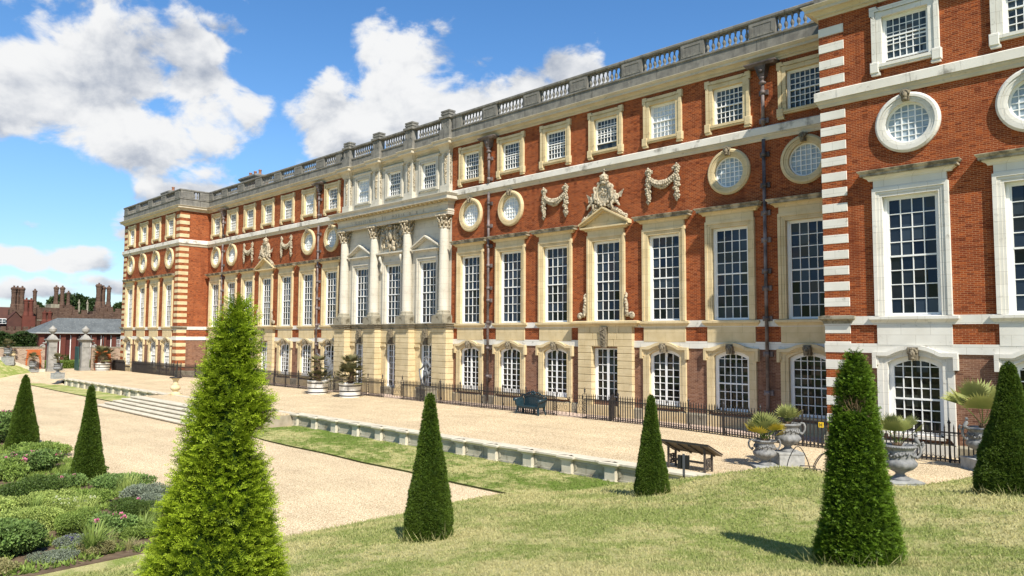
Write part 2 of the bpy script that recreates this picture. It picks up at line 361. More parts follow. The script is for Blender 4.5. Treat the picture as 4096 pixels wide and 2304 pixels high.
def grass_mat(name, blades=False, green=0.0):
    mt = bpy.data.materials.new(name); mt.use_nodes = True
    t = NT(mt.node_tree); bs = mt.node_tree.nodes['Principled BSDF']; out = mt.node_tree.nodes['Material Output']
    bs.inputs['Roughness'].default_value = 0.85; bs.inputs['Specular IOR Level'].default_value = 0.12
    co = t.n('ShaderNodeTexCoord').outputs['Object']
    n1 = t.noise(co, 0.42, 6, 0.62); n2 = t.noise(co, 2.3, 5, 0.65); n3 = t.noise(co, 38.0, 3, 0.7)
    f = t.ss(t.m('ADD', n1, t.m('MULTIPLY', t.m('SUBTRACT', n2, 0.5), 0.75)), 0.38 + green, 0.62 + green)
    c = t.mix(f, ((0.20, 0.25, 0.048, 1) if not green else (0.12, 0.18, 0.026, 1)), (0.45, 0.405, 0.175, 1))
    c = t.mix(t.m('MULTIPLY', t.ss(n3, 0.5, 0.72), 0.55), c, ((0.62, 0.56, 0.31, 1) if not green else (0.30, 0.32, 0.10, 1)))
    c = t.mix(t.m('MULTIPLY', t.ss(n3, 0.5, 0.3), 0.6), c, (0.075, 0.12, 0.018, 1))
    if blades:
        at = t.n('ShaderNodeAttribute'); at.attribute_name = 'tip'
        c = t.mix(t.m('MULTIPLY', at.outputs['Fac'], 0.5 if not green else 0.2), c, (0.62, 0.57, 0.29, 1))
        tr = t.n('ShaderNodeBsdfTranslucent'); t.l(c, tr.inputs['Color'])
        mx = t.n('ShaderNodeMixShader'); mx.inputs[0].default_value = 0.3
        t.l(bs.outputs[0], mx.inputs[1]); t.l(tr.outputs[0], mx.inputs[2]); t.l(mx.outputs[0], out.inputs[0])
    else:
        b = t.n('ShaderNodeBump'); b.inputs['Strength'].default_value = 0.7; b.inputs['Distance'].default_value = 0.05
        t.l(t.noise(co, 26.0, 5, 0.75), b.inputs['Height']); t.l(b.outputs[0], bs.inputs['Normal'])
    t.l(c, bs.inputs['Base Color'])
    MATS[name] = mt
    return mt
GRASS = grass_mat('lawn_turf'); BLADE = grass_mat('lawn_blades', True)
GRASSG = grass_mat('green_turf', False, .035); BLADEG = grass_mat('green_blades', True, .035)

def gravel_mat(name, c1, c2, dark, scale):
    mt = bpy.data.materials.new(name); mt.use_nodes = True
    t = NT(mt.node_tree); bs = mt.node_tree.nodes['Principled BSDF']
    bs.inputs['Roughness'].default_value = 0.9; bs.inputs['Specular IOR Level'].default_value = 0.15
    co = t.n('ShaderNodeTexCoord').outputs['Object']
    vo = t.n('ShaderNodeTexVoronoi'); vo.inputs['Scale'].default_value = scale; t.l(co, vo.inputs['Vector'])
    sp = t.n('ShaderNodeSeparateColor'); t.l(vo.outputs['Color'], sp.inputs[0])
    c = t.mix(sp.outputs[0], (*c1, 1), (*c2, 1))
    c = t.mix(t.m('MULTIPLY', t.ss(vo.outputs['Distance'], 0.3, 0.7), 0.8), c, (*dark, 1))
    c = t.mix(t.m('MULTIPLY', t.ss(t.noise(co, 8.0, 6, 0.85), 0.50, 0.68), 0.6), c, (*dark, 1))
    n = t.noise(co, 0.35, 6, 0.6)
    h = t.n('ShaderNodeHueSaturation'); t.l(c, h.inputs['Color']); t.l(t.mr(t.m('ADD', t.m('MULTIPLY', n, .6), t.m('MULTIPLY', t.noise(t.v('MULTIPLY', co, (.25, 1.6, 1)), 0.8, 5, .6), .4)), 0.32, 0.68, 0.78, 1.14), h.inputs['Value'])
    t.l(h.outputs[0], bs.inputs['Base Color'])
    b = t.n('ShaderNodeBump'); b.inputs['Strength'].default_value = 0.9; b.inputs['Distance'].default_value = 0.03
    t.l(t.m('SUBTRACT', 1.0, vo.outputs['Distance']), b.inputs['Height']); t.l(b.outputs[0], bs.inputs['Normal'])
    MATS[name] = mt
    return mt
GRAVEL = gravel_mat('gravel', (0.86, 0.70, 0.46), (0.70, 0.55, 0.345), (0.33, 0.235, 0.13), 22.0)
PAVING = M('pink_paving', (0.55, 0.42, 0.33), (0.45, 0.34, 0.27), 0.9, 0.5, 0.9, 0.2, 10, spec=0.15)

# ------------------------------------------------------------------ mesh helpers
def tag(o, label=None, cat=None, group=None, kind=None):
    if label: o['label'] = label
    if cat: o['category'] = cat
    if group: o['group'] = group
    if kind: o['kind'] = kind
    return o

def thing(name, label, cat, loc=(0, 0, 0), rz=0.0, group=None):
    o = bpy.data.objects.new(name, None); COL.objects.link(o)
    o.empty_display_size = 0.3
    o.location = loc; o.rotation_euler = (0, 0, rz)
    return tag(o, label, cat, group)

def link(name, me, parent=None, loc=(0, 0, 0), rz=0.0):
    o = bpy.data.objects.new(name, me); COL.objects.link(o)
    if parent is not None: o.parent = parent
    o.location = loc; o.rotation_euler = (0, 0, rz)
    return o

def dup(root, loc=None, rz=None, label=None, group=None):
    """a copy of a thing with copies of its parts and their sub-parts"""
    def cp(o, par):
        c = o.copy(); COL.objects.link(c); c.parent = par
        for ch in [x for x in bpy.data.objects if x.parent == o and x.get('_src') is None]:
            cp(ch, c)
        return c
    kids = {}
    for x in list(bpy.data.objects):
        if x.parent: kids.setdefault(x.parent.name, []).append(x)
    def cp2(o, par):
        c = o.copy(); COL.objects.link(c)
        if par is not None: c.parent = par
        for ch in kids.get(o.name, []): cp2(ch, c)
        return c
    r = cp2(root, root.parent)
    if loc is not None: r.location = loc
    if rz is not None: r.rotation_euler = (0, 0, rz)
    if label: r['label'] = label
    if group: r['group'] = group
    return r

class MB:
    def __init__(s): s.v = []; s.f = []; s.mi = []; s.m = 0; s.sm = []; s.smooth = False
    def add(s, vs, fs):
        b = len(s.v); s.v.extend([tuple(p) for p in vs])
        for f in fs:
            s.f.append(tuple(b + i for i in f)); s.mi.append(s.m); s.sm.append(s.smooth)
    def box(s, x0, x1, y0, y1, z0, z1):
        s.add([(x0, y0, z0), (x1, y0, z0), (x1, y1, z0), (x0, y1, z0), (x0, y0, z1), (x1, y0, z1), (x1, y1, z1), (x0, y1, z1)],
              [(0, 3, 2, 1), (4, 5, 6, 7), (0, 1, 5, 4), (1, 2, 6, 5), (2, 3, 7, 6), (3, 0, 4, 7)])
    def bbox(s, x0, x1, y0, y1, z0, z1, b=0.01):
        """box with a chamfer on its front (-y) edges"""
        s.add([(x0, y1, z0), (x1, y1, z0), (x1, y1, z1), (x0, y1, z1), (x0, y0 + b, z0), (x1, y0 + b, z0), (x1, y0 + b, z1), (x0, y0 + b, z1),
               (x0 + b, y0, z0 + b), (x1 - b, y0, z0 + b), (x1 - b, y0, z1 - b), (x0 + b, y0, z1 - b)],
              [(0, 1, 5, 4), (1, 2, 6, 5), (2, 3, 7, 6), (3, 0, 4, 7), (4, 5, 9, 8), (5, 6, 10, 9), (6, 7, 11, 10), (7, 4, 8, 11), (8, 9, 10, 11), (0, 3, 2, 1)])
    def hexa(s, pts):  # 8 points, bottom four then top four
        s.add(pts, [(0, 3, 2, 1), (4, 5, 6, 7), (0, 1, 5, 4), (1, 2, 6, 5), (2, 3, 7, 6), (3, 0, 4, 7)])
    def prism(s, poly, y0, y1):  # poly in (x, z)
        n = len(poly)
        s.add([(x, y0, z) for x, z in poly] + [(x, y1, z) for x, z in poly],
              [tuple(range(n)), tuple(range(2 * n - 1, n - 1, -1))] + [(i, i + n, (i + 1) % n + n, (i + 1) % n) for i in range(n)])
    def ring(s, outer, inner, yf, ybo, ybi, yfi=None, closed=False):
        """flat frame between two (x,z) polylines with an outer side and an inner reveal"""
        n = len(outer); yfi = yf if yfi is None else yfi
        vs = [(x, yf, z) for x, z in outer] + [(x, yfi, z) for x, z in inner] + [(x, ybo, z) for x, z in outer] + [(x, ybi, z) for x, z in inner]
        fs = []
        for i in range(n if closed else n - 1):
            j = (i + 1) % n
            fs += [(i, j, n + j, n + i), (2 * n + i, 2 * n + j, j, i), (n + i, n + j, 3 * n + j, 3 * n + i)]
        s.add(vs, fs)
    def lathe(s, prof, c=(0, 0, 0), seg=16, flute=None, sx=1.0, sy=1.0):
        s.smooth = True
        vs = []; fs = []; n = len(prof)
        for k in range(seg):
            a = 2 * PI * k / seg
            for i, (r, z) in enumerate(prof):
                rr = r * (1 + (flute(a, z) if flute else 0))
                vs.append((c[0] + rr * math.cos(a) * sx, c[1] + rr * math.sin(a) * sy, c[2] + z))
        for k in range(seg):
            k2 = (k + 1) % seg
            for i in range(n - 1): fs.append((k * n + i, k2 * n + i, k2 * n + i + 1, k * n + i + 1))
        s.add(vs, fs)
        s.add([vs[k * n + n - 1] for k in range(seg)], [tuple(range(seg))])
        s.add([vs[k * n] for k in range(seg)], [tuple(range(seg - 1, -1, -1))])
        s.smooth = False
    def tube(s, pts, r, seg=6, cap=True):
        pts = [Vector(p) for p in pts]; n = len(pts)
        rr = r if isinstance(r, (list, tuple)) else [r] * n
        vs = []; fs = []; s.smooth = seg > 4
        prev = None
        for i, p in enumerate(pts):
            d = (pts[min(i + 1, n - 1)] - pts[max(i - 1, 0)])
            d = d.normalized() if d.length > 1e-9 else Vector((0, 0, 1))
            if prev is None:
                a = Vector((0, 0, 1)) if abs(d.z) < 0.9 else Vector((1, 0, 0))
                u = d.cross(a).normalized()
            else:
                u = (prev - d * prev.dot(d)); u = u.normalized() if u.length > 1e-6 else d.orthogonal().normalized()
            prev = u; v = d.cross(u)
            for k in range(seg):
                a = 2 * PI * (k + 0.5) / seg
                vs.append(p + (u * math.cos(a) + v * math.sin(a)) * rr[i])
        for i in range(n - 1):
            for k in range(seg):
                k2 = (k + 1) % seg
                fs.append((i * seg + k, i * seg + k2, (i + 1) * seg + k2, (i + 1) * seg + k))
        if cap: fs += [tuple(range(seg - 1, -1, -1)), tuple((n - 1) * seg + k for k in range(seg))]
        s.add(vs, fs); s.smooth = False
    def mould(s, path, prof, ends=True, closed=False):
        """sweep a (projection, z) profile along a plan path, projecting to the right-hand side, mitred at the corners"""
        P = [Vector((p[0], p[1])) for p in path]; n = len(P); m = len(prof)
        offs = []
        for i in range(n):
            d1 = (P[i] - P[i - 1]).normalized() if (i > 0 or closed) else None
            d2 = (P[(i + 1) % n] - P[i]).normalized() if (i < n - 1 or closed) else None
            if d1 is None: d1 = d2
            if d2 is None: d2 = d1
            n1 = Vector((d1.y, -d1.x)); n2 = Vector((d2.y, -d2.x))
            b = (n1 + n2); b = b / max(0.2, (1 + n1.dot(n2)))
            offs.append(b)
        vs = []; fs = []
        for i in range(n):
            for (pr, z) in prof: vs.append((P[i].x + offs[i].x * pr, P[i].y + offs[i].y * pr, z))
        for i in range(n if closed else n - 1):
            i2 = (i + 1) % n
            for k in range(m - 1): fs.append((i * m + k, i2 * m + k, i2 * m + k + 1, i * m + k + 1))
        if ends and not closed: fs += [tuple(range(m)), tuple((n - 1) * m + k for k in range(m - 1, -1, -1))]
        s.add(vs, fs)
    def hood(s, x0, x1, yw, prof):
        """moulding on a wall at y=yw with mitred returns at both ends"""
        s.mould([(x0, yw), (x0, yw - 1e-4), (x1, yw - 1e-4), (x1, yw)], prof)
    def strip(s, pts, w, y0, y1, closed=False):
        """bar of width w following an (x,z) polyline, between y0 (front) and y1"""
        P = [Vector(p) for p in pts]; n = len(P); L = []; R = []
        for i in range(n):
            d1 = (P[i] - P[i - 1]).normalized() if (i > 0 or closed) else (P[1] - P[0]).normalized()
            d2 = (P[(i + 1) % n] - P[i]).normalized() if (i < n - 1 or closed) else d1
            n1 = Vector((-d1.y, d1.x)); n2 = Vector((-d2.y, d2.x)); b = (n1 + n2) / max(0.25, 1 + n1.dot(n2))
            L.append(P[i] + b * (w / 2)); R.append(P[i] - b * (w / 2))
        vs = [(p.x, y0, p.y) for p in L] + [(p.x, y0, p.y) for p in R] + [(p.x, y1, p.y) for p in L] + [(p.x, y1, p.y) for p in R]
        fs = []
        for i in range(n if closed else n - 1):
            j = (i + 1) % n
            fs += [(i, j, n + j, n + i), (2 * n + i, 2 * n + j, j, i), (n + i, n + j, 3 * n + j, 3 * n + i), (3 * n + i, 3 * n + j, 2 * n + j, 2 * n + i)]
        if not closed: fs += [(0, n, 3 * n, 2 * n), (n - 1, 3 * n - 1, 4 * n - 1, 2 * n - 1)]
        s.add(vs, fs)
    def blob(s, c, r, seg=7, ringn=5, jit=0.0):
        rx, ry, rz = r if isinstance(r, (tuple, list)) else (r, r, r)
        s.smooth = True; vs = [(c[0], c[1], c[2] - rz)]; fs = []
        for i in range(1, ringn):
            ph = -PI / 2 + PI * i / ringn
            for k in range(seg):
                a = 2 * PI * k / seg + i * 0.4; q = 1 + random.uniform(-jit, jit)
                vs.append((c[0] + rx * q * math.cos(ph) * math.cos(a), c[1] + ry * q * math.cos(ph) * math.sin(a), c[2] + rz * q * math.sin(ph)))
        vs.append((c[0], c[1], c[2] + rz)); t = len(vs) - 1
        for k in range(seg):
            k2 = (k + 1) % seg
            fs.append((0, 1 + k2, 1 + k)); fs.append((t, 1 + (ringn - 2) * seg + k, 1 + (ringn - 2) * seg + k2))
            for i in range(ringn - 2): fs.append((1 + i * seg + k, 1 + i * seg + k2, 1 + (i + 1) * seg + k2, 1 + (i + 1) * seg + k))
        s.add(vs, fs); s.smooth = False
    def flower(s, c, r, n=6):
        """carved bloom facing -y"""
        s.blob(c, (r * 0.45, r * 0.45, r * 0.45), 6, 4)
        for k in range(n):
            a = 2 * PI * k / n + random.random()
            s.blob((c[0] + math.cos(a) * r * 0.62, c[1] + r * 0.15, c[2] + math.sin(a) * r * 0.62), (r * 0.42, r * 0.3, r * 0.42), 5, 4, 0.15)
    def mesh(s, name, mats, fix=True):
        me = bpy.data.meshes.new(name)
        me.from_pydata(s.v, [], s.f)
        mats = mats if isinstance(mats, (list, tuple)) else [mats]
        for m in mats: me.materials.append(m)
        if len(mats) > 1: me.polygons.foreach_set('material_index', s.mi)
        me.polygons.foreach_set('use_smooth', s.sm)
        if fix:
            bm = bmesh.new(); bm.from_mesh(me)
            bmesh.ops.recalc_face_normals(bm, faces=bm.faces); bm.to_mesh(me); bm.free()
        me.update()
        return me
    def build(s, name, mats, parent=None, loc=(0, 0, 0), rz=0.0, fix=True):
        return link(name, s.mesh(name, mats, fix), parent, loc, rz)

def world_child(name, mb, mats, parent, fix=True):
    """part whose mesh is written in world coordinates, under a parent that only has a location"""
    o = mb.build(name, mats, parent, fix=fix)
    o.location = -Vector(parent.location)
    return o

def arc(cx, cz, r, a0, a1, n):
    return [(cx + r * math.cos(a0 + (a1 - a0) * i / n), cz + r * math.sin(a0 + (a1 - a0) * i / n)) for i in range(n + 1)]

def seg_arc(hw, z0, z1, n):
    """segmental arch from (-hw,z0) over (0,z1) to (hw,z0)"""
    h = z1 - z0; r = (hw * hw + h * h) / (2 * h); cz = z1 - r; a = math.asin(hw / r)
    return [(r * math.sin(-a + 2 * a * i / n), cz + r * math.cos(-a + 2 * a * i / n)) for i in range(n + 1)]

# ------------------------------------------------------------------ foliage made of many small leaves
def nrm(a): return a / np.maximum(1e-9, np.linalg.norm(a, axis=1, keepdims=True))

def leaf_arrays(pos, dirs, nb, length, width, spread, droop=0.0, base_in=0.0, lvar=0.3, tipv=1.0):
    """diamond-shaped leaves, nb from every position, fanned around a direction"""
    N = len(pos) * nb
    p = np.repeat(pos, nb, 0); d = np.repeat(dirs, nb, 0)
    d = nrm(d + spread * rng.normal(size=(N, 3)))
    d[:, 2] -= droop; d = nrm(d)
    sd = nrm(np.cross(d, rng.normal(size=(N, 3))))
    ex = lambda q: np.repeat(np.asarray(q, float).reshape(-1, 1), nb, 0) if np.ndim(q) > 0 else q
    L = ex(length) * (1 + lvar * rng.uniform(-1, 1, size=(N, 1))); Wd = ex(width) * (1 + lvar * rng.uniform(-1, 1, size=(N, 1)))
    a = p - d * base_in
    v = np.empty((N, 4, 3))
    v[:, 0] = a; v[:, 1] = a + d * L * 0.5 + sd * Wd * 0.5; v[:, 2] = a + d * L; v[:, 3] = a + d * L * 0.5 - sd * Wd * 0.5
    t = np.empty((N, 4)); t[:, 0] = 0; t[:, 1] = 0.5; t[:, 2] = 1; t[:, 3] = 0.5
    t *= tipv * rng.uniform(0.55, 1.1, size=(N, 1))
    return v.reshape(-1, 3), t.reshape(-1)

def sprays(pos, dirs, length, npair, nl, nw, rise=.25):
    """feathery twigs: two ranks of needles along an axis"""
    n = len(pos); L = length * rng.uniform(.55, 1.25, size=(n, 1)); ax = nrm(dirs)
    sd = nrm(np.cross(ax, nrm(rng.normal(size=(n, 3)) * .55 + np.array([0, 0, 1.0])))); V = []; T = []
    for k in range(npair):
        s = (k + .4) / npair; p = pos + ax * L * s
        for sg in (-1, 1):
            d = nrm(ax * (.55 + .35 * s) + sd * sg * (1.0 - .35 * s) + .22 * rng.normal(size=(n, 3)))
            q = nl * (1.05 - .45 * s) * rng.uniform(.75, 1.2, size=(n, 1)); u = nrm(np.cross(d, np.cross(ax, sd))) * nw * .5
            v = np.stack([p, p + d * q * .45 + u, p + d * q, p + d * q * .45 - u], 1)
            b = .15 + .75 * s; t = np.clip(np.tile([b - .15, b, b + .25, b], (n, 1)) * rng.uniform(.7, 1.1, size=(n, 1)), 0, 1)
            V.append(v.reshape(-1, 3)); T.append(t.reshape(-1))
    return np.concatenate(V), np.concatenate(T)

def quads_mesh(name, v, t, mat):
    me = bpy.data.meshes.new(name)
    nv = len(v); nf = nv // 4
    me.vertices.add(nv); me.vertices.foreach_set('co', np.asarray(v, dtype=np.float32).ravel())
    me.loops.add(nv); me.loops.foreach_set('vertex_index', np.arange(nv, dtype=np.int32))
    me.polygons.add(nf)
    me.polygons.foreach_set('loop_start', np.arange(0, nv, 4, dtype=np.int32))
    try: me.polygons.foreach_set('loop_total', np.full(nf, 4, dtype=np.int32))
    except Exception: pass
    at = me.attributes.new('tip', 'FLOAT', 'POINT'); at.data.foreach_set('value', np.asarray(t, dtype=np.float32))
    me.materials.append(mat)
    me.update(calc_edges=True)
    return me

def cat(parts):
    return np.concatenate([a for a, b in parts]), np.concatenate([b for a, b in parts])

# ------------------------------------------------------------------ figures: one continuous skinned body
def body(name, joints, edges, mat, parent=None, loc=(0, 0, 0), rz=0.0, root='pelvis', sub=2, scale=1.0):
    bm = bmesh.new(); sk = bm.verts.layers.skin.verify(); V = {}
    for k, (x, y, z, r) in joints.items():
        v = bm.verts.new((x * scale, y * scale, z * scale)); rr = r if isinstance(r, tuple) else (r, r)
        v[sk].radius = (rr[0] * scale, rr[1] * scale); v[sk].use_root = (k == root); V[k] = v
    for a, b in edges: bm.edges.new((V[a], V[b]))
    me = bpy.data.meshes.new(name); bm.to_mesh(me); bm.free(); me.materials.append(mat)
    o = link(name, me, parent, loc, rz)
    m = o.modifiers.new('skin', 'SKIN'); m.use_smooth_shade = True
    m = o.modifiers.new('sub', 'SUBSURF'); m.levels = sub; m.render_levels = sub
    return o

# ------------------------------------------------------------------ ground, gravel, lawns, banks
def tps(pts):
    P = np.array(pts, dtype=float); n = len(P)
    def U(r2): return np.where(r2 > 1e-9, 0.5 * r2 * np.log(np.maximum(r2, 1e-9)), 0.0)
    d2 = ((P[:, None, :2] - P[None, :, :2]) ** 2).sum(-1)
    A = np.zeros((n + 3, n + 3)); A[:n, :n] = U(d2) + np.eye(n) * 0.4
    A[:n, n] = 1; A[:n, n + 1:] = P[:, :2]; A[n, :n] = 1; A[n + 1:, :n] = P[:, :2].T
    b = np.zeros(n + 3); b[:n] = P[:, 2]
    s = np.linalg.solve(A, b)
    def f(x, y):
        x = np.asarray(x, float); y = np.asarray(y, float)
        q = np.stack([x.ravel(), y.ravel()], 1)
        d = ((q[:, None, :] - P[None, :, :2]) ** 2).sum(-1)
        return (U(d) @ s[:n] + s[n] + q @ s[n + 1:]).reshape(x.shape)
    return f

EAST = tps([(25.2, -17.4, -.70), (25.1, -21.5, -.70), (25, -25, -.70), (24.6, -30, -.70), (24.4, -36, -.70), (24.4, -46, -.7), (24.4, -60, -.7),
            (21.5, -20, -1.3), (21.5, -30, -1.3), (21.5, -40, -1.3), (21.5, -60, -1.3), (26.6, -15.2, -.72), (26.9, -13.3, -.70), (28.8, -13.6, -.32), (30.6, -13.4, .0), (33.4, -13.9, .78),
            (33.2, -11.0, -.05), (36.2, -6.6, -.03), (31, -10, -.6), (34.2, -6.5, -.55), (39.2, -4.9, .0), (32, -12.2, -.03), (28.2, -11.5, -.9), (46, -4.5, .05), (55, -4.0, .1),
            (31.26, -17.97, .26), (31.9, -26.1, .77), (38.9, -24.2, 1.41), (36.85, -32.2, 1.9), (38.9, -15.6, 1.09), (34.8, -21.5, .95), (33.6, -31.5, 1.1), (28.4, -21.5, .02), (28.3, -27, .08), (28.3, -34, .15),
            (41.2, -27.8, 2.45), (40.9, -31.5, 2.7), (41.5, -34.8, 2.85), (43.2, -34.8, 2.9), (41.5, -21, 1.75), (42, -14, 1.0), (42, -8.5, .32), (45.5, -28, 2.5), (45.5, -20, 1.75), (45.5, -11, .6), (37, -10.3, .22), (36.0, -12.6, .26), (36.5, -14.7, .66), (35.4, -11.0, .06),
            (36.5, -40, 1.9), (43, -45, 2.9), (36.5, -55, 1.9), (43, -58, 2.9), (60, -30, 2.6), (60, -15, 1.1), (60, -50, 2.9), (28.3, -50, .15)])
WEST = tps([(-58.35, -12.3, .02), (-58.5, -14, .85), (-58.6, -16, 1.7), (-58.6, -19, 2.6), (-57, -13.1, -.04), (-55, -14.9, -.25), (-52.5, -17.2, -.5), (-50, -20.5, -.70), (-49, -26, -.7), (-49, -34, -.7),
            (-55.2, -17.5, .65), (-54, -21, 1.0), (-54, -30, 1.2), (-59, -25, 3.0), (-62, -34, 3.2), (-46, -24, -1.2), (-46, -34, -1.2), (-50, -17, -1.1), (-53, -14, -.75), (-56, -12, -.5)])

def gz(x, y):
    """gravel level: terrace at 0, garden at -0.7, joined by a ramp towards the gate"""
    def sst(t): t = np.clip(t, 0, 1); return t * t * (3 - 2 * t)
    low = np.where(y < -13.42, 1.0, 0.0)
    rampm = sst((-41.5 - x) / 2.5)
    sl = sst((-10.5 - y) / 5.0) * sst((x + 57.5) / 9.0)
    return -0.7 * (low * (1 - rampm) + sl * rampm)

def grid(name, xs, ys, zf, mat, keep=None, lab=None, kind='structure'):
    X, Y = np.meshgrid(np.array(xs), np.array(ys), indexing='ij')
    Z = zf(X, Y); nx, ny = X.shape
    V = np.stack([X, Y, Z], -1).reshape(-1, 3)
    F = []
    for i in range(nx - 1):
        for j in range(ny - 1):
            q = (i * ny + j, (i + 1) * ny + j, (i + 1) * ny + j + 1, i * ny + j + 1)
            if keep is None or keep(max(V[k][2] for k in q), V[q[0]]): F.append(q)
    me = bpy.data.meshes.new(name); me.from_pydata(V.tolist(), [], F); me.materials.append(mat)
    me.polygons.foreach_set('use_smooth', [True] * len(me.polygons)); me.update()
    o = link(name, me); o['kind'] = kind
    return o

def slab(name, poly, z0, z1, mats, kind='structure'):
    mb = MB(); n = len(poly)
    mb.add([(x, y, z1) for x, y in poly], [tuple(range(n))])
    mb.m = 1 if len(mats) > 1 else 0
    mb.add([(x, y, z1) for x, y in poly] + [(x, y, z0) for x, y in poly], [(i, i + n, (i + 1) % n + n, (i + 1) % n) for i in range(n)])
    o = mb.build(name, mats); o['kind'] = kind
    return o

FIELD = M('field_grass', (0.10, 0.15, 0.035), (0.16, 0.19, 0.06), 0.05, 0.6, 0.95, spec=0.05)
mb = MB(); mb.add([(-900, -900, -0.80), (900, -900, -0.80), (900, 900, -0.80), (-900, 900, -0.80)], [(0, 1, 2, 3)])
o = mb.build('ground', FIELD); o['kind'] = 'structure'
fr = lambda a, b, n: list(np.linspace(a, b, n))
grid('terrace_gravel', fr(-90, -58, 6) + fr(-57, -38, 30) + fr(-36, 60, 14), fr(-13.42, -3.0, 14), lambda x, y: gz(x, np.maximum(y, -13.419)), GRAVEL)
grid('garden_gravel', fr(-62, -38, 40) + fr(-36, 27.2, 20), fr(-44, -26, 6) + fr(-25, -13.42, 24), lambda x, y: gz(x, y - 1e-4), GRAVEL)
# paving between railings and wall, falling slightly towards the wall
mb = MB(); mb.add([(-90, -3.02, 0.004), (60, -3.02, 0.004), (60, 0.4, -0.16), (-90, 0.4, -0.16)], [(0, 1, 2, 3)])
o = mb.build('pavement', PAVING); o['kind'] = 'structure'
EDGE = M('turf_edge', (0.06, 0.075, 0.02), (0.04, 0.035, 0.02), 6, 0.5, 0.95, spec=0.05)
slab('lawn', [(4.3, -13.45), (4.3, -16.6), (6.2, -17.15), (8.4, -17.42), (11, -17.5), (14, -17.42), (17, -17.56), (20, -17.46), (23, -17.58), (25.6, -17.52), (27.2, -17.2), (27.2, -13.5)], -0.74, -0.63, [GRASSG, EDGE])
slab('lawn', [(24.05, -27.3), (24.9, -26.2), (26.6, -26.2), (26.6, -42), (24.25, -42), (24.25, -31.2)], -0.74, -0.665, [GRASS, EDGE])
slab('lawn', [(-47.6, -15.3), (-45, -15.95), (-35, -16.1), (-17.6, -16.0), (-17.0, -13.5), (-40.6, -13.5), (-43.5, -13.9)], -0.74, -0.63, [GRASS, EDGE])
bank_x = fr(21.8, 60, 112); bank_y = fr(-58, -3.9, 150)
grid('lawn', bank_x, bank_y, EAST, GRASS, keep=lambda zm, p: zm > -0.78 and not (p[1] > -13.4 and zm < -0.02))
grid('lawn', fr(-62, -47, 40), fr(-34, -12.2, 50), WEST, GRASS, keep=lambda zm, p: zm > -0.78)
grid('gravel_path', fr(41.25, 45.4, 8), fr(-56, -7, 90), lambda x, y: EAST(x, y) + 0.012, GRAVEL)
slab('soil', [(-30, -25.75), (23.2, -25.75), (24.0, -27.2), (24.2, -31.2), (24.2, -42), (-30, -42)], -0.75, -0.655, [SOIL])

# ---- grass blades on the near bank and on the strip below the terrace
def blades(n, xr, yr, hf, cond, size, name):
    x = rng.uniform(*xr, n); y = rng.uniform(*yr, n)
    d = np.hypot(x - CAMP.x, y - CAMP.y)
    keep = rng.uniform(size=n) < np.clip((9.0 / np.maximum(d, 3)) ** 1.6, 0.02, 1)
    x, y, d = x[keep], y[keep], d[keep]
    z = hf(x, y); k2 = cond(x, y, z); x, y, z, d = x[k2], y[k2], z[k2], d[k2]
    p = np.stack([x, y, z - 0.006], 1)
    dr = nrm(np.stack([rng.normal(size=len(x)) * .55, rng.normal(size=len(x)) * .55, np.ones(len(x))], 1))
    s = size * np.clip(d / 9.0, 0.7, 2.2) ** 0.7
    tall = np.where(rng.uniform(size=len(x)) < 0.015, 1.9, 1.0)
    v, t = leaf_arrays(p, dr, 2, s * tall, 0.007 * np.clip(d / 8.0, 1, 3), 0.35, droop=0.12, lvar=0.45)
    return v, t
def bank_ok(x, y, z):
    return (z > -0.68) & (x < 41.22 + 0.06 * np.sin(y * 3)) & ~((y > -13.2) & (z < 0.0))
va = blades(330000, (24, 41.4), (-32.5, -6), EAST, bank_ok, 0.046, 'grass')
vb = blades(60000, (4.6, 27.2), (-17.5, -13.55), lambda x, y: np.full_like(x, -0.63), lambda x, y, z: x < 27.2, 0.045, 'grass')
o = link('grass', quads_mesh('grass', *va, BLADE)); o['kind'] = 'stuff'
o = link('grass', quads_mesh('grass', *vb, BLADEG)); o['kind'] = 'stuff'

# ------------------------------------------------------------------ the palace
PX, PY = -5.2, 0.0
palace = thing('palace', 'long red brick baroque palace range with cream stone windows and a grey roof balustrade', 'palace', (PX, PY, 0))
PL = Vector(palace.location)
YP = -3.2                                      # the end pavilions stand forward
XL0, XL1, XR0, XR1 = -58.7, -40.6, 30.1, 49.4
BR = [4, 8, 12, 16, 20, 24, 28]; BL = [-38.4 + 4 * i for i in range(7)]
BLP = [-55.9, -51.7, -47.5, -43.3]; BRP = [33.5, 37.7, 41.9, 46.1]
BC = [-9.6, -5.2, -0.8]
CX0, CX1 = -12.3, 1.9                          # stone centrepiece

def P(name, mb, mats, fix=True): return world_child(name, mb, mats, palace, fix)

def wall(mb, x0, x1, z0, z1, y, holes):
    xs = sorted({x0, x1} | {h[0] for h in holes} | {h[1] for h in holes}); xs = [x for x in xs if x0 <= x <= x1]
    zs = sorted({z0, z1} | {h[2] for h in holes} | {h[3] for h in holes}); zs = [z for z in zs if z0 <= z <= z1]
    for i in range(len(xs) - 1):
        for k in range(len(zs) - 1):
            cx, cz = (xs[i] + xs[i + 1]) / 2, (zs[k] + zs[k + 1]) / 2
            if any(h[0] < cx < h[1] and h[2] < cz < h[3] for h in holes): continue
            mb.add([(xs[i], y, zs[k]), (xs[i + 1], y, zs[k]), (xs[i + 1], y, zs[k + 1]), (xs[i], y, zs[k + 1])], [(0, 1, 2, 3)])

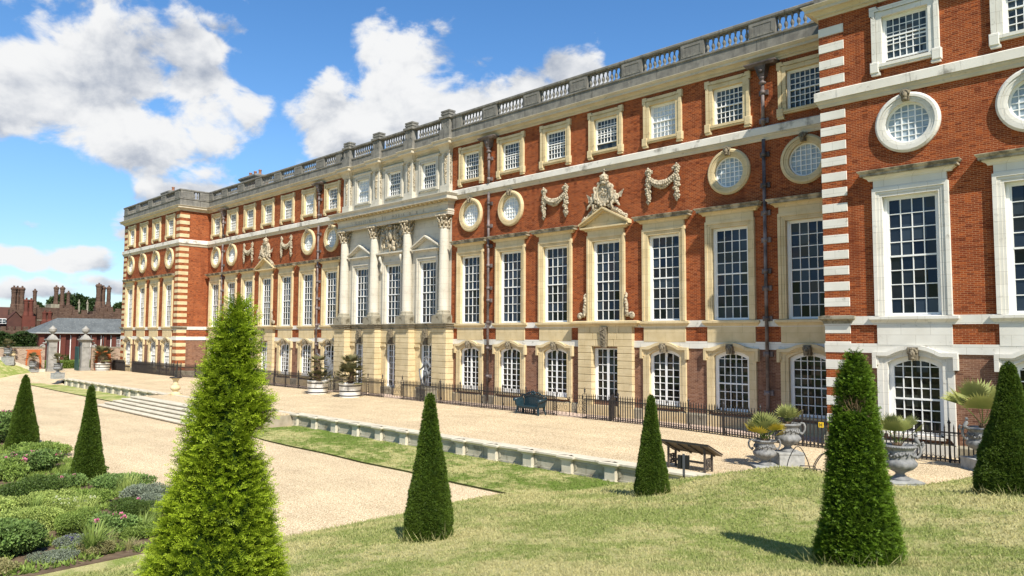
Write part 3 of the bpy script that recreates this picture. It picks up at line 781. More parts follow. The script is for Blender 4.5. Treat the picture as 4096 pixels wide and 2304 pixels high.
OCZ = 13.05
def holes_for(bays, oc, doors=()):
    h = []
    for i, b in enumerate(bays):
        h.append((b - .99, b + .99, 0.72, 3.8))
        h.append((b - 1.03, b + 1.03, 5.30, 10.2))
        if i in oc: h.append((b - .82, b + .82, OCZ - .82, OCZ + .82))
        h.append((b - .87, b + .87, 15.66, 17.62))
    return h
ZB = -0.2
def brickwall(x0, x1, y, bays, oc):
    h = holes_for(bays, oc)
    a = MB(); wall(a, x0, x1, ZB, 3.9, y, [q for q in h if q[3] < 3.9]); P('ground_floor_wall', a, BROWN)
    a = MB(); wall(a, x0, x1, 3.9, 18.4, y, [q for q in h if q[2] > 3.9]); P('brick_wall', a, BRICK)
brickwall(XL1, CX0, 0, BL, (0, 1, 5, 6)); brickwall(CX1, XR0, 0, BR, (0, 1, 5, 6))
brickwall(XL0, XL1, YP, BLP, (0, 1, 2, 3)); brickwall(XR0, XR1, YP, BRP, (0, 1, 2, 3))
for x, y0, y1 in ((XL1, YP, 0), (XR0, YP, 0), (XL0, YP, 14), (XR1, YP, 14)):
    a = MB(); a.add([(x, y0, ZB), (x, y1, ZB), (x, y1, 3.9), (x, y0, 3.9)], [(0, 1, 2, 3)]); P('ground_floor_wall', a, BROWN)
    b = MB(); b.add([(x, y0, 3.9), (x, y1, 3.9), (x, y1, 18.4), (x, y0, 18.4)], [(0, 1, 2, 3)]); P('brick_wall', b, BRICK)
a = MB(); wall(a, CX0, CX1, 5.2, 19.0, 0, [(x - 1.0, x + 1.0, 5.3, 10.15) for x in BC] + [(x - .87, x + .87, 15.66, 17.62) for x in BC])
P('stone_wall', a, WHITE)
# flat roof and the light-tight back behind the parapet
a = MB(); a.box(XL0 + .05, XR1 - .05, 0.9, 14, 18.2, 18.5); a.box(XL0 + .1, XL1 - .1, YP + .9, 1.0, 18.2, 18.45); a.box(XR0 + .1, XR1 - .1, YP + .9, 1.0, 18.2, 18.45)
a.box(XL0 + .06, XR1 - .06, 0.85, 0.9, -0.2, 18.3); a.box(XL0 + .06, XL1 - .06, YP + .85, YP + .9, -0.2, 18.3); a.box(XR0 + .06, XR1 - .06, YP + .85, YP + .9, -0.2, 18.3)
P('roof', a, M('roof_lead', (0.16, 0.165, 0.17), (0.2, 0.2, 0.2), 1, 0.5, 0.6))
PATH = [(XL0, 12), (XL0, YP), (XL1, YP), (XL1, 0), (XR0, 0), (XR0, YP), (XR1, YP), (XR1, 12)]
def run(name, prof, mat, path=PATH, mats=None):
    a = MB(); a.mould(path, prof); return P(name, a, mat)
run('plinth', [(0, ZB), (.14, ZB), (.14, .38), (.06, .47), (0, .47)], TERRST)
run('stone_band', [(0, 3.87), (.06, 3.87), (.06, 4.25), (0, 4.25)], BANDST)
run('stone_band', [(0, 5.01), (.07, 5.01), (.07, 5.36), (0, 5.36)], BANDST)
run('string_course', [(0, 14.33), (.06, 14.33), (.10, 14.42), (.10, 14.46), (.17, 14.56), (.17, 14.62), (0, 14.62)], CORNICE)
run('string_course', [(0, 14.622), (.22, 14.622), (.22, 14.98), (.20, 15.0), (0, 15.08)], M('string_stone', (0.74, 0.70, 0.61), (0.61, 0.57, 0.48), 0.7, 0.5, 0.9, 0.2, 25, stain=((0.27, 0.25, 0.205), 1.1, 0.50, 0.68), streak=((0.15, 0.14, 0.115), 0.60, 0.76), spec=0.15))
run('cornice', [(0, 18.26), (.06, 18.26), (.10, 18.36), (.16, 18.36), (.16, 18.42), (.30, 18.52), (.46, 18.53), (.46, 18.66), (.50, 18.68), (.58, 18.78), (.58, 18.80), (.2, 18.85), (0, 18.85)], CORNICE)
run('blocking_course', [(-.5, 18.80), (.16, 18.851), (.16, 19.52), (.22, 19.55), (.22, 19.62), (-.5, 19.62)], GREY)
run('parapet_coping', [(-.20, 20.46), (.20, 20.46), (.24, 20.52), (.24, 20.62), (.20, 20.66), (-.20, 20.66)], GREY)

# quoins
def quoins(x, y, sx, wx, wy, mat=BANDST):
    """alternate stone blocks wrapping a corner at (x, y); the front runs from x to x+sx*wx, the return from y to y+wy"""
    a = MB()
    rows = [(.95, 1.30), (1.66, 2.06), (2.42, 2.81), (3.16, 3.56), (3.93, 4.32), (4.66, 5.0)]
    z = 6.02
    while z < 14.1: rows.append((z - .24, z + .13)); z += .665
    for k in range(4): rows.append((15.30 + .72 * k, 15.68 + .72 * k))
    p = .045
    for lo, hi in ((0, 5.2), (5.2, 14.5), (14.5, 20)):
        a = MB()
        for z0, z1 in rows:
            if lo <= z0 < hi:
                x0, x1 = sorted((x - sx * p, x + sx * wx)); a.bbox(x0, x1, y - p, y + wy, z0, z1, 0.012)
        P('quoins', a, mat)
    x0, x1 = sorted((x - sx * .03, x + sx * (wx - .02)))
    for (l, h) in ((ZB, 3.9), (4.25, 5.01), (5.36, 14.3), (15.08, 18.26)):
        b = MB(); b.box(x0, x1, y - .03, y + wy - .02, l, h); P('corner_brickwork', b, BRICK)
    c = MB()
    x0, x1 = sorted((x - sx * .05, x + sx * (wx + .02)))
    c.box(x0, x1, y - .1, y + wy, ZB, .55); P('corner_plinth', c, TERRST); c = MB()
    c.mould([(x1, y - 1e-3 + wy), (x1, y - .02), (x0, y - .02), (x0, y + wy)][::-1], [(0, 5.06), (.05, 5.06), (.08, 5.18), (.2, 5.26), (.2, 5.38), (0, 5.41)])
    P('corner_moulding', c, TERRST)
quoins(XR0, YP, 1, 1.0, 1.0); quoins(XL1, YP, -1, 1.0, 1.0, CREAM); quoins(XL0, YP, 1, 1.0, 1.0, CREAM)

# ---- windows, modelled at the origin of a bay (x=0, wall face y=0)
def glazing(a, x0, x1, z0, z1, cols, rows, y, fr=.075, bar=.034, meet=None, center=None):
    a.box(x0, x0 + fr, y - .03, y + .05, z0, z1); a.box(x1 - fr, x1, y - .03, y + .05, z0, z1)
    a.box(x0 + fr, x1 - fr, y - .03, y + .05, z0, z0 + fr * 1.25); a.box(x0 + fr, x1 - fr, y - .03, y + .05, z1 - fr, z1)
    X0, X1, Z0, Z1 = x0 + fr, x1 - fr, z0 + fr * 1.25, z1 - fr
    for c in range(1, cols):
        x = X0 + (X1 - X0) * c / cols; w = bar if c != center else bar * 3.4
        a.box(x - w / 2, x + w / 2, y - .012, y + .03, Z0, Z1)
    for r in range(1, rows):
        z = Z0 + (Z1 - Z0) * r / rows
        if r == meet: a.box(X0, X1, y - .04, y + .03, z - .035, z + .035)
        else: a.box(X0, X1, y - .016, y + .028, z - bar / 2, z + bar / 2)
def pane(a, x0, x1, z0, z1, y): a.add([(x0, y, z0), (x1, y, z0), (x1, y, z1), (x0, y, z1)], [(0, 1, 2, 3)])

def rect(x0, x1, z0, z1): return [(x0, z0), (x0, z1), (x1, z1), (x1, z0)]

def arch_window(st, french):
    w = MB()
    n = 12
    hw = .98; inner = [(-hw, .70), (-hw, 3.50)] + seg_arc(hw, 3.50, 3.79, n)[1:-1] + [(hw, 3.50), (hw, .70)]
    ow = 1.37; outer = [(-ow, .42), (-ow, 3.86)] + [(x * 1.0, z) for x, z in seg_arc(ow, 3.86, 4.10, n)[1:-1]] + [(ow, 3.86), (ow, .42)]
    mid = [(x * 1.17 if abs(x) > .5 else x * 1.12, z + (.09 if z > 3.4 else 0)) for x, z in inner]
    w.ring(outer, mid, -.12, 0, 0, -.12); w.ring(mid, inner, -.095, -.11, .30, -.095)
    w.strip([(-1.44, 3.27), (-1.44, 3.84)] + [(-.98, 3.84)] + [(x, z) for x, z in seg_arc(.90, 3.86, 4.12, 8)] + [(.98, 3.84), (1.44, 3.84), (1.44, 3.27)], .15, -.23, 0)
    w.strip([(-1.33, 3.40), (-1.33, 3.74), (-.93, 3.74)] + [(x, z) for x, z in seg_arc(.86, 3.76, 4.01, 8)] + [(.93, 3.74), (1.33, 3.74), (1.33, 3.40)], .07, -.17, 0)
    w.box(-1.34, 1.34, -.07, 0, 4.2, 5.0)                                  # panel above
    w.hood(-1.40, 1.40, 0, [(0, 5.0), (.06, 5.0), (.09, 5.10), (.13, 5.14), (.20, 5.22), (.20, 5.33), (0, 5.37)])
    w.box(-1.0, 1.0, -.17, .3, .60, .70)                                   # sill
    w.box(-1.40, 1.40, -.16, 0, ZB, .42)
    s = MB(); y = .16
    # timber casing following the arch
    fo = [(-.98, .70), (-.98, 3.50)] + seg_arc(.98, 3.50, 3.785, n)[1:-1] + [(.98, 3.50), (.98, .70)]
    k = .80 if not french else .86
    fi = [(-k, .80), (-k, 3.36)] + seg_arc(k, 3.36, 3.60, n)[1:-1] + [(k, 3.36), (k, .80)]
    s.ring(fo, fi, y - .05, y, y + .06)
    s.box(-k, k, y - .05, y + .03, .70, .84)
    def top(x):
        r = seg_arc(k, 3.36, 3.60, 40); return min(r, key=lambda q: abs(q[0] - x))[1]
    cols = 4 if french else 5
    for c in range(1, cols):
        x = -k + 2 * k * c / cols; wd = .034 if not (french and c == 2) else .14
        s.box(x - wd / 2, x + wd / 2, y - .03, y + .03, .84, top(x) + .02)
    rows = 7
    for r in range(1, rows + (0 if not french else 0)):
        z = .84 + (3.40 - .84) * r / (rows - (0 if not french else 0)) if french else .84 + (3.36 - .84) * r / 6
        if not french and r == 3: s.box(-k, k, y - .055, y + .03, z - .035, z + .035)
        else: s.box(-k, k, y - .02, y + .028, z - .017, z + .017)
    if french:
        for x in (-k, -.07, .07 - .05, k - .05): s.box(x, x + .05, y - .035, y + .03, .84, 3.38)
        s.box(-k, k, y - .035, y + .03, .84, 1.0)
    g = MB()
    g.add([(x, y + .025, z) for x, z in fi], [tuple(range(len(fi)))])
    kf = MB()
    kf.hexa([(-.15, -.30, 3.62), (.15, -.30, 3.62), (.15, 0, 3.62), (-.15, 0, 3.62), (-.19, -.30, 4.12), (.19, -.30, 4.12), (.19, 0, 4.12), (-.19, 0, 4.12)])
    kf.blob((0, -.33, 3.86), (.13, .12, .18), 10, 7, .06); kf.blob((0, -.44, 3.84), (.03, .04, .05), 6, 4)
    for q in range(9):
        a = PI * q / 8; kf.blob((.15 * math.cos(a), -.32, 3.92 + .13 * math.sin(a)), .06, 6, 4, .2)
    kf.blob((0, -.36, 3.70), (.10, .07, .08), 7, 5, .2)
    return [('ground_floor_window', w, [st]), ('glazed_casement' if french else 'sash', s, [PAINT]), ('glass', g, [GL_GF]), ('keystone_mask', kf, [MASK])]

def tall_window(st, pediment=False, hoodmat=None, portico=False):
    w = MB(); x, z0, z1 = 1.02, 5.30, 10.17
    w.ring(rect(-1.38, 1.38, 5.36, 10.52), rect(-1.24, 1.24, 5.36, 10.38), -.17, 0, -.12)
    w.ring(rect(-1.24, 1.24, 5.36, 10.38), rect(-1.12, 1.12, 5.36, 10.27), -.125, -.13, -.1)
    w.ring(rect(-1.12, 1.12, 5.36, 10.27), rect(-x, x, 5.36, z1), -.10, -.11, .32)
    w.box(-1.33, 1.33, -.13, 0, 10.52, 10.86)
    if not pediment:
        w.hood(-1.36, 1.36, 0, [(0, 10.86), (.15, 10.86), (.18, 10.93), (.26, 10.99), (.30, 11.0), (.30, 11.04), (0, 11.04)])
    else:
        w.hood(-1.36, 1.36, 0, [(0, 10.80), (.14, 10.80), (.18, 10.87), (.38, 10.93), (.38, 11.02), (0, 11.05)])
        s = math.atan2(.92, 1.78)
        for sx in (-1, 1):
            for (dz, t, p) in ((0, .11, .34), (.11, .10, .46)):
                x0, x1 = sx * 1.82, 0
                w.hexa([(x0, -p, 11.02 + dz), (x0, 0, 11.02 + dz), (x1, 0, 11.94 + dz), (x1, -p, 11.94 + dz), (x0, -p, 11.02 + dz + t), (x0, 0, 11.02 + dz + t), (x1, 0, 11.94 + dz + t), (x1, -p, 11.94 + dz + t)])
        w.prism([(-1.75, 11.03), (1.75, 11.03), (0, 11.94)], -.10, -.01)
    parts = [('tall_window', w, [st])]
    if not pediment:
        h = MB()
        h.hood(-1.36, 1.36, 0, [(0, 11.041), (.40, 11.041), (.40, 11.14), (.44, 11.16), (.49, 11.24), (.49, 11.26), (0, 11.30)])
        parts.append(('hood', h, [hoodmat or HOODM]))
    s = MB(); y = .17
    s.ring(rect(-x, x, 5.30, z1), rect(-.90, .90, 5.38, z1 - .09), y - .05, y, y + .02)
    s.box(-.9, .9, y - .07, y + .02, 5.30, 5.40)
    glazing(s, -.90, .90, 5.40, z1 - .09, 4, 8, y + .02, .06, .036, 4)
    g = MB(); pane(g, -.9, .9, 5.4, z1 - .09, y + .045)
    return parts + [('sash', s, [PAINT]), ('glass', g, [GL_FF])]

def round_window(st, blind):
    w = MB(); n = 40
    ci = lambda r: [(r * math.cos(2 * PI * k / n), OCZ + r * math.sin(2 * PI * k / n)) for k in range(n)]
    w.ring(ci(1.20), ci(1.12), -.10, 0, -.05, -.17, True); w.ring(ci(1.12), ci(1.02), -.18, -.10, -.1, -.18, True)
    w.ring(ci(1.02), ci(.93), -.14, -.18, -.1, -.14, True); w.ring(ci(.93), ci(.815), -.12, -.14, .25, -.10, True)
    s = MB(); y = .10
    s.ring(ci(.815), ci(.74), y - .04, y, y + .05, None, True)
    R = .75; N = 6
    for k in range(1, N):
        x = -R + 2 * R * k / N; h = math.sqrt(R * R - x * x); t = .036 if k not in (2, 4) else .05
        s.box(x - t / 2, x + t / 2, y - .015, y + .03, OCZ - h, OCZ + h)
        s.box(-h, h, y - .012, y + .028, OCZ + x - .017, OCZ + x + .017)
    g = MB(); g.add([(px, y + .02, pz) for px, pz in ci(.76)], [tuple(range(n))])
    k = MB()
    k.hexa([(-.13, -.26, 13.90), (.13, -.26, 13.90), (.13, 0, 13.90), (-.13, 0, 13.90), (-.17, -.26, 14.30), (.17, -.26, 14.30), (.17, 0, 14.30), (-.17, 0, 14.30)])
    k.blob((0, -.29, 14.10), (.12, .12, .17), 10, 7, .06); k.blob((0, -.41, 14.08), (.03, .04, .045), 6, 4)
    for q in range(9):
        a = PI * q / 8; k.blob((.14 * math.cos(a), -.29, 14.16 + .12 * math.sin(a)), .06, 6, 4, .2)
    k.blob((0, -.32, 13.95), (.09, .07, .07), 7, 5, .2)
    return [('round_window', w, [st]), ('sash', s, [PAINT]), ('glass', g, [GL_OC if blind == 1 else (GL_OW if blind == 2 else GL_AT)]), ('keystone_mask', k, [MASK])]

def small_window(st, glass, raised=0.0, ears=True):
    w = MB()
    if ears:
        o = [(-1.24, 15.34), (-1.24, 17.70), (-1.30, 17.70), (-1.30, 18.08), (-1.02, 18.08), (-1.02, 18.02), (1.02, 18.02), (1.02, 18.08), (1.30, 18.08), (1.30, 17.70), (1.24, 17.70), (1.24, 15.34)]
        i = [(-.86, 15.5), (-.86, 17.3), (-.86, 17.45), (-.86, 17.61), (-.70, 17.61), (-.6, 17.61), (.6, 17.61), (.70, 17.61), (.86, 17.61), (.86, 17.45), (.86, 17.3), (.86, 15.5)]
        md = [(ox * .55 + ix * .45, oz * .55 + iz * .45) for (ox, oz), (ix, iz) in zip(o, i)]
        w.ring(o, md, -.15, 0, -.1); w.ring(md, i, -.10, -.13, .30)
        for sx in (-1, 1):
            x0, x1 = sorted((sx * .98, sx * 1.31))
            w.bbox(x0, x1, -.20, 0, 15.30, 15.74, .02)
            x0, x1 = sorted((sx * .94, sx * 1.27)); w.box(x0, x1, -.16, 0, 15.20, 15.30)
    else:
        w.ring(rect(-1.16, 1.16, 15.40, 17.95), rect(-.98, .98, 15.45, 17.75), -.12, 0, -.08); w.ring(rect(-.98, .98, 15.45, 17.75), rect(-.86, .86, 15.5, 17.61), -.08, -.1, .30)
        w.hood(-1.2, 1.2, 0, [(0, 17.95), (.14, 17.95), (.2, 18.04), (.2, 18.10), (0, 18.10)])
    w.box(-.98, .98, -.14, .28, 15.44, 15.66); w.box(-1.0, 1.0, -.18, .02, 15.52, 15.62)
    s = MB(); y = .15
    s.ring(rect(-.86, .86, 15.64, 17.61), rect(-.78, .78, 15.66, 17.53), y - .05, y, y + .04)
    zm = 16.62
    glazing(s, -.78, .78, zm - .03, 17.53, 6, 3, y + .03, .05, .03)
    glazing(s, -.78, .78, 15.66 + raised, zm + .03 + raised, 6, 3, y - .01, .055, .03)
    g = MB(); pane(g, -.78, .78, 15.66, 17.53, y + .06)
    if raised > .05: pane(g, -.78, .78, 15.66 + raised, 17.53, y + .02)
    return [('small_window', w, [st]), ('sash', s, [PAINT]), ('glass', g, [glass])]

def place(cache, key, make, x, y, label=None):
    """first use makes the meshes, later uses share them"""
    if key not in cache:
        cache[key] = [(nm, mb.mesh(nm, mats)) for nm, mb, mats in make()]
    root = None
    for nm, me in cache[key]:
        if root is None:
            root = link(nm, me, palace, Vector((x, y, 0)) - PL)
            if label: root['label'] = label
        else: link(nm, me, root)
    return root
CA = {}
def bay(x, y, st, oc, gf, small, sm_raise, ff='hood'):
    nm = st.name
    if gf: place(CA, ('gf', nm, gf), lambda: arch_window(st, gf == 'f'), x, y)
    if ff == 'hood': place(CA, ('ff', nm), lambda: tall_window(st), x, y)
    elif ff == 'ped': place(CA, ('ffp', nm), lambda: tall_window(st, True), x, y, 'tall window under a carved triangular pediment')
    if oc is not None: place(CA, ('oc', nm, oc), lambda: round_window(st, oc), x, y)
    place(CA, ('sm', nm, small.name, sm_raise), lambda: small_window(st, small, sm_raise), x, y)
BLIND = GL_OW
for i, x in enumerate(BR):
    oc = {0: 2, 1: 2, 5: 1, 6: 1}.get(i)
    bay(x, 0, CREAM, oc, None if i == 3 else ('f' if i < 5 else 's'), BLIND if i == 4 else GL_AT, {1: .12, 2: .14, 3: .42}.get(i, 0.0), 'ped' if i == 3 else 'hood')
for i, x in enumerate(BL):
    oc = {0: 1, 1: 2, 5: 1, 6: 1}.get(i)
    bay(x, 0, CREAM, oc, None if i == 3 else 'f', BLIND if i == 5 else GL_AT, 0.0, 'ped' if i == 3 else 'hood')
for i, x in enumerate(BLP): bay(x, YP, CREAM, 0, 's', GL_AT, 0.0)
for i, x in enumerate(BRP): bay(x, YP, BANDST, 1, 's', GL_AT, .14 if i == 0 else 0.0)

# ---- balustrade: solid piers over the wall, baluster rows over the windows
def baluster_profile():
    return [(.085, 0), (.085, .10), (.05, .13), (.06, .19), (.105, .30), (.10, .36), (.055, .50), (.045, .58), (.05, .64), (.075, .69), (.08, .72), (.08, .82)]
bal = MB()
for k in range(8):
    x = -1.12 + 2.24 * k / 7; bal.lathe(baluster_profile(), (x, 0, 19.63), 8)
    bal.box(x - .1, x + .1, -.1, .1, 19.625, 19.70)
bal_me = bal.mesh('baluster_row', GREY)
bs_ = MB()
for k in range(4):
    x = -.5 + 1.0 * k / 3; bs_.lathe(baluster_profile(), (x, 0, 19.63), 8); bs_.box(x - .1, x + .1, -.1, .1, 19.625, 19.70)
bal_s = bs_.mesh('baluster_row', GREY)
pier = MB(); pier.box(-.72, .72, -.17, .17, 19.60, 20.47)
pier.ring(rect(-.60, .60, 19.72, 20.36)[:], rect(-.50, .50, 19.80, 20.28), -.19, -.17, -.16); pier.box(-.60, .60, -.19, -.17, 19.70, 19.80); pier.box(-.66, -.60, -.19, -.17, 19.70, 20.40); pier.box(.60, .66, -.19, -.17, 19.70, 20.40); pier.box(-.6, .6, -.19, -.17, 20.36, 20.42)
pier_me = pier.mesh('parapet_pier', GREY)
def para(x, y, me, nm, rz=0.0): link(nm, me, palace, Vector((x, y, 0)) - PL, rz)
for x in BR + BL: para(x, -.02, bal_me, 'baluster_row')
for x in [6, 10, 14, 18, 22, 26, 29.6] + [-36.4 + 4 * k for k in range(6)] + [-40.1]: para(x, -.02, pier_me, 'parapet_pier')
for x in BLP + BRP: para(x, YP - .02, bal_me, 'baluster_row')
for x in [-58.0, -53.8, -49.6, -45.4, -41.3, 30.8, 35.6, 39.8, 44.0, 48.2]: para(x, YP - .02, pier_me, 'parapet_pier')
for x, rz in ((XL1 + .02, PI / 2), (XR0 - .02, -PI / 2)):
    para(x, -1.6, bal_s, 'baluster_row', rz); para(x, -2.62, pier_me, 'parapet_pier', rz); para(x, -.5, pier_me, 'parapet_pier', rz)

# ---- rainwater pipes
def pipe(x, y):
    p = MB()
    p.hexa([(x - .16, -.36, 17.55), (x + .16, -.36, 17.55), (x + .16, 0, 17.55), (x - .16, 0, 17.55), (x - .30, -.48, 18.06), (x + .30, -.48, 18.06), (x + .30, 0, 18.06), (x - .30, 0, 18.06)])
    p.hood(x - .24, x + .24, 0, [(0, 18.06), (.48, 18.06), (.58, 18.18), (.58, 18.24), (0, 18.24)])
    p.lathe([(.02, 0), (.19, .10), (.17, .18), (.10, .22), (.13, .30), (.20, .42), (.1, .46)], (x, -.2, 17.1), 10)
    p.blob((x, -.42, 17.82), (.12, .07, .12), 8, 6, .15)
    for z0, z1 in ((15.05, 17.2), (0.1, 14.36)): p.tube([(x, -.20, z0), (x, -.20, z1)], .088, 10)
    for z in (16.75, 15.32, 13.6, 12.05, 10.65, 9.3, 7.75, 6.9, 5.4, 3.65, 1.75):
        p.tube([(x, -.20, z - .10), (x, -.20, z + .10)], .125, 10); p.box(x - .24, x + .24, -.13, -.01, z - .12, z + .12)
    P('rain_pipe', p, LEAD)
for x in (26.0, 6.0, -16.4, -36.4): pipe(x, 0)

# ---- carved festoons and armorials
def festoon():
    f = MB()
    for sx in (-1, 1):
        f.flower((sx * .92, -.18, .84), .19, 5); f.flower((sx * .74, -.16, .74), .14, 5); f.flower((sx * 1.06, -.14, .72), .13, 5); f.tube([(sx * .8, -.1, .9), (sx * .9, -.12, .78), (sx * 1.05, -.1, .92)], .05, 5)
        for k in range(12):
            z = .62 - .135 * k; w = .155 + .035 * math.sin(PI * k / 11)
            f.flower((sx * (.93 + random.uniform(-.08, .08)), -.18, z), w, 5)
            f.blob((sx * .93 + random.uniform(-.17, .17), -.12, z - .05), (w * .5, w * .5, w * .5), 6, 5, .2)
        f.blob((sx * .93, -.12, -1.0), (.08, .08, .12), 7, 5)
    for k in range(14):
        t = k / 13; x = -.78 + 1.56 * t; z = .30 - .36 * (1 - (2 * t - 1) ** 2)
        r = .16 + .07 * (1 - abs(2 * t - 1))
        f.flower((x, -.20 - .05 * (1 - abs(2 * t - 1)), z), r, 6); f.blob((x + random.uniform(-.05, .05), -.14, z - r * .7), (r * .5, r * .5, r * .5), 6, 5, .2); f.blob((x, -.14, z + r * .8), (r * .4, r * .4, r * .4), 6, 5, .2)
    return f.mesh('festoon', CARVE)
fest = festoon()
for x in (BR[2], BR[4], BL[2], BL[4]): link('festoon', fest, palace, Vector((x, 0, 13.0)) - PL)

PUTTO_E = [('pelvis', 'belly'), ('belly', 'chest'), ('chest', 'neck'), ('neck', 'head'), ('head', 'crown'), ('chest', 'shl'), ('shl', 'ell'), ('ell', 'hal'), ('chest', 'shr'), ('shr', 'elr'), ('elr', 'har'), ('pelvis', 'hil'), ('hil', 'knl'), ('knl', 'fol'), ('pelvis', 'hir'), ('hir', 'knr'), ('knr', 'for')]
def putto(parent, x, z, sx):
    J = {'pelvis': (0, -.02, 0, .12), 'belly': (0, -.04, .13, .13), 'chest': (sx * .01, -.02, .28, .12), 'neck': (sx * .02, -.02, .40, .05), 'head': (sx * .04, -.04, .49, .085), 'crown': (sx * .05, -.03, .58, .075),
         'shl': (sx * .13, -.02, .33, .06), 'ell': (sx * .24, -.08, .26, .05), 'hal': (sx * .36, -.08, .34, .04), 'shr': (-sx * .12, -.02, .33, .06), 'elr': (-sx * .20, -.03, .20, .05), 'har': (-sx * .18, -.10, .06, .04),
         'hil': (sx * .09, -.05, -.04, .09), 'knl': (sx * .17, -.18, -.10, .075), 'fol': (sx * .14, -.16, -.34, .045), 'hir': (-sx * .09, -.04, -.04, .09), 'knr': (-sx * .20, -.12, -.12, .075), 'for': (-sx * .32, -.08, -.32, .045)}
    o = body('cherub', J, PUTTO_E, CARVE, parent, (x, -.22, z), 0, 'pelvis', 1, 1.12)
    wg = MB()
    for k in range(4):
        wg.hexa([(-sx * .08, .03, .25 + .02 * k), (-sx * (.34 + .05 * k), .06, .20 + .12 * k), (-sx * (.34 + .05 * k), .09, .20 + .12 * k), (-sx * .08, .07, .25 + .02 * k),
                 (-sx * .08, .03, .33 + .02 * k), (-sx * (.38 + .05 * k), .06, .30 + .12 * k), (-sx * (.38 + .05 * k), .09, .30 + .12 * k), (-sx * .08, .07, .33 + .02 * k)])
    wg.build('wing', CARVE, o)
def armorial(x):
    a = MB(); n = 28
    ov = lambda rx, rz, cz: [(rx * math.cos(2 * PI * k / n), cz + rz * math.sin(2 * PI * k / n)) for k in range(n)]
    a.prism(ov(.46, .62, 12.98), -.24, 0)
    a.ring(ov(.56, .74, 12.98), ov(.44, .60, 12.98), -.34, 0, -.2, None, True)
    for k in range(18):
        r = random.random() * .34; t = random.random() * 2 * PI; a.blob((r * math.cos(t), -.26, 12.98 + 1.3 * r * math.sin(t)), (.07, .05, .07), 6, 4, .2)
    for k in range(14):
        t = 2 * PI * k / 14; a.blob((.58 * math.cos(t), -.30, 12.98 + .76 * math.sin(t)), (.10, .10, .10), 6, 5, .25)
    for sx in (-1, 1):
        a.tube([(sx * .55, -.3, 12.4), (sx * .66, -.32, 12.7), (sx * .60, -.32, 13.1), (sx * .70, -.3, 13.3), (sx * .62, -.3, 13.42)], [.10, .09, .08, .09, .06], 6)
        for k in range(26):
            t = k / 25; xx = sx * (.15 + 1.42 * t); z = 12.17 - .86 * t + .12
            a.flower((xx, -.24 + random.uniform(-.08, .05), z + random.uniform(0, .22) * (1.2 - t)), .10 + .07 * random.random(), 5)
        a.tube([(sx * 1.25, -.2, 11.55), (sx * 1.6, -.22, 11.50), (sx * 1.62, -.22, 11.32), (sx * 1.45, -.22, 11.30), (sx * 1.47, -.22, 11.42)], [.10, .11, .10, .08, .06], 6)
    # crown, orb and cross
    a.lathe([(.16, 0), (.26, .05), (.27, .13), (.24, .15), (.27, .22), (.20, .36), (.08, .42), (.06, .45)], (0, -.2, 13.72), 12)
    for k in range(6):
        t = 2 * PI * k / 6; a.blob((.26 * math.cos(t), -.2 + .26 * math.sin(t), 13.97), .05, 6, 4)
    a.blob((0, -.2, 14.19), .07, 8, 6); a.box(-.025, .025, -.225, -.175, 14.2, 14.46); a.box(-.09, .09, -.225, -.175, 14.31, 14.37)
    a.blob((0, -.28, 13.6), (.2, .14, .14), 8, 6, .2)
    o = a.build('coat_of_arms', CARVE, palace, Vector((x, 0, 0)) - PL)
    putto(o, -.86, 12.42, 1); putto(o, .86, 12.42, -1)
    for sx in (-1, 1):
        s = MB()
        sp = [(sx * (1.66 + .26 - .26 * math.exp(-.17 * k) * math.cos(k * .62) * 1.0), -.14, 5.66 + .26 * math.exp(-.17 * k) * math.sin(k * .62)) for k in range(18)]
        s.tube(sp, [.10 - .003 * k for k in range(18)], 6)
        s.tube([(sx * 1.66, -.14, 5.66), (sx * 1.52, -.14, 5.95), (sx * 1.56, -.14, 6.35), (sx * 1.47, -.14, 6.7), (sx * 1.56, -.14, 6.95), (sx * 1.46, -.14, 7.02)], [.12, .11, .09, .08, .07, .05], 6)
        for k in range(7): s.blob((sx * (1.54 + .05 * math.sin(k)), -.17, 5.75 + .17 * k), (.09, .09, .10), 6, 5, .25)
        s.blob((sx * 1.9, -.14, 5.66), (.14, .12, .14), 8, 6); s.build('side_scroll', CARVE, palace, Vector((x, 0, 0)) - PL)
armorial(BR[3]); armorial(BL[3])

# ---- rusticated garden doors below the armorial bays, and under the portico
def door_joinery(a, g, hw, z0, z1, y, cols=4, rows=7):
    a.ring(rect(-hw, hw, z0, z1), rect(-hw + .12, hw - .12, z0, z1 - .14), y - .06, y, y + .05)
    k = hw - .12
    for s in (-1, 1):
        x0, x1 = (-k, -.005) if s < 0 else (.005, k)
        a.box(x0, x1, y - .03, y + .03, z0, z0 + .75); a.box(x0 + .1, x1 - .1, y - .045, y - .03, z0 + .14, z0 + .62)
        a.box(x0, x0 + .075, y - .03, y + .03, z0 + .75, z1 - .14); a.box(x1 - .075, x1, y - .03, y + .03, z0 + .75, z1 - .14)
        X0, X1 = x0 + .075, x1 - .075
        for c in range(1, cols // 2): a.box(X0 + (X1 - X0) * c / (cols // 2) - .017, X0 + (X1 - X0) * c / (cols // 2) + .017, y - .02, y + .03, z0 + .75, z1 - .14)
        for r in range(1, rows + 1):
            z = z0 + .75 + (z1 - .14 - z0 - .75) * r / rows; a.box(X0, X1, y - .02, y + .03, z - .045, z - .01)
    pane(g, -k, k, z0 + .7, z1 - .14, y + .02)
RUST = [.47, .90, 1.34, 1.77, 2.20, 2.62, 3.06, 3.49, 3.90]
def rustic(a, x0, x1, y0, y1, zs, gap=.035, inset=.045):
    a.box(x0 + .03, x1 - .03, y0 + inset, y1, zs[0], zs[-1])
    for i in range(len(zs) - 1): a.bbox(x0, x1, y0, y1, zs[i] + (gap if i else 0), zs[i + 1], .012)
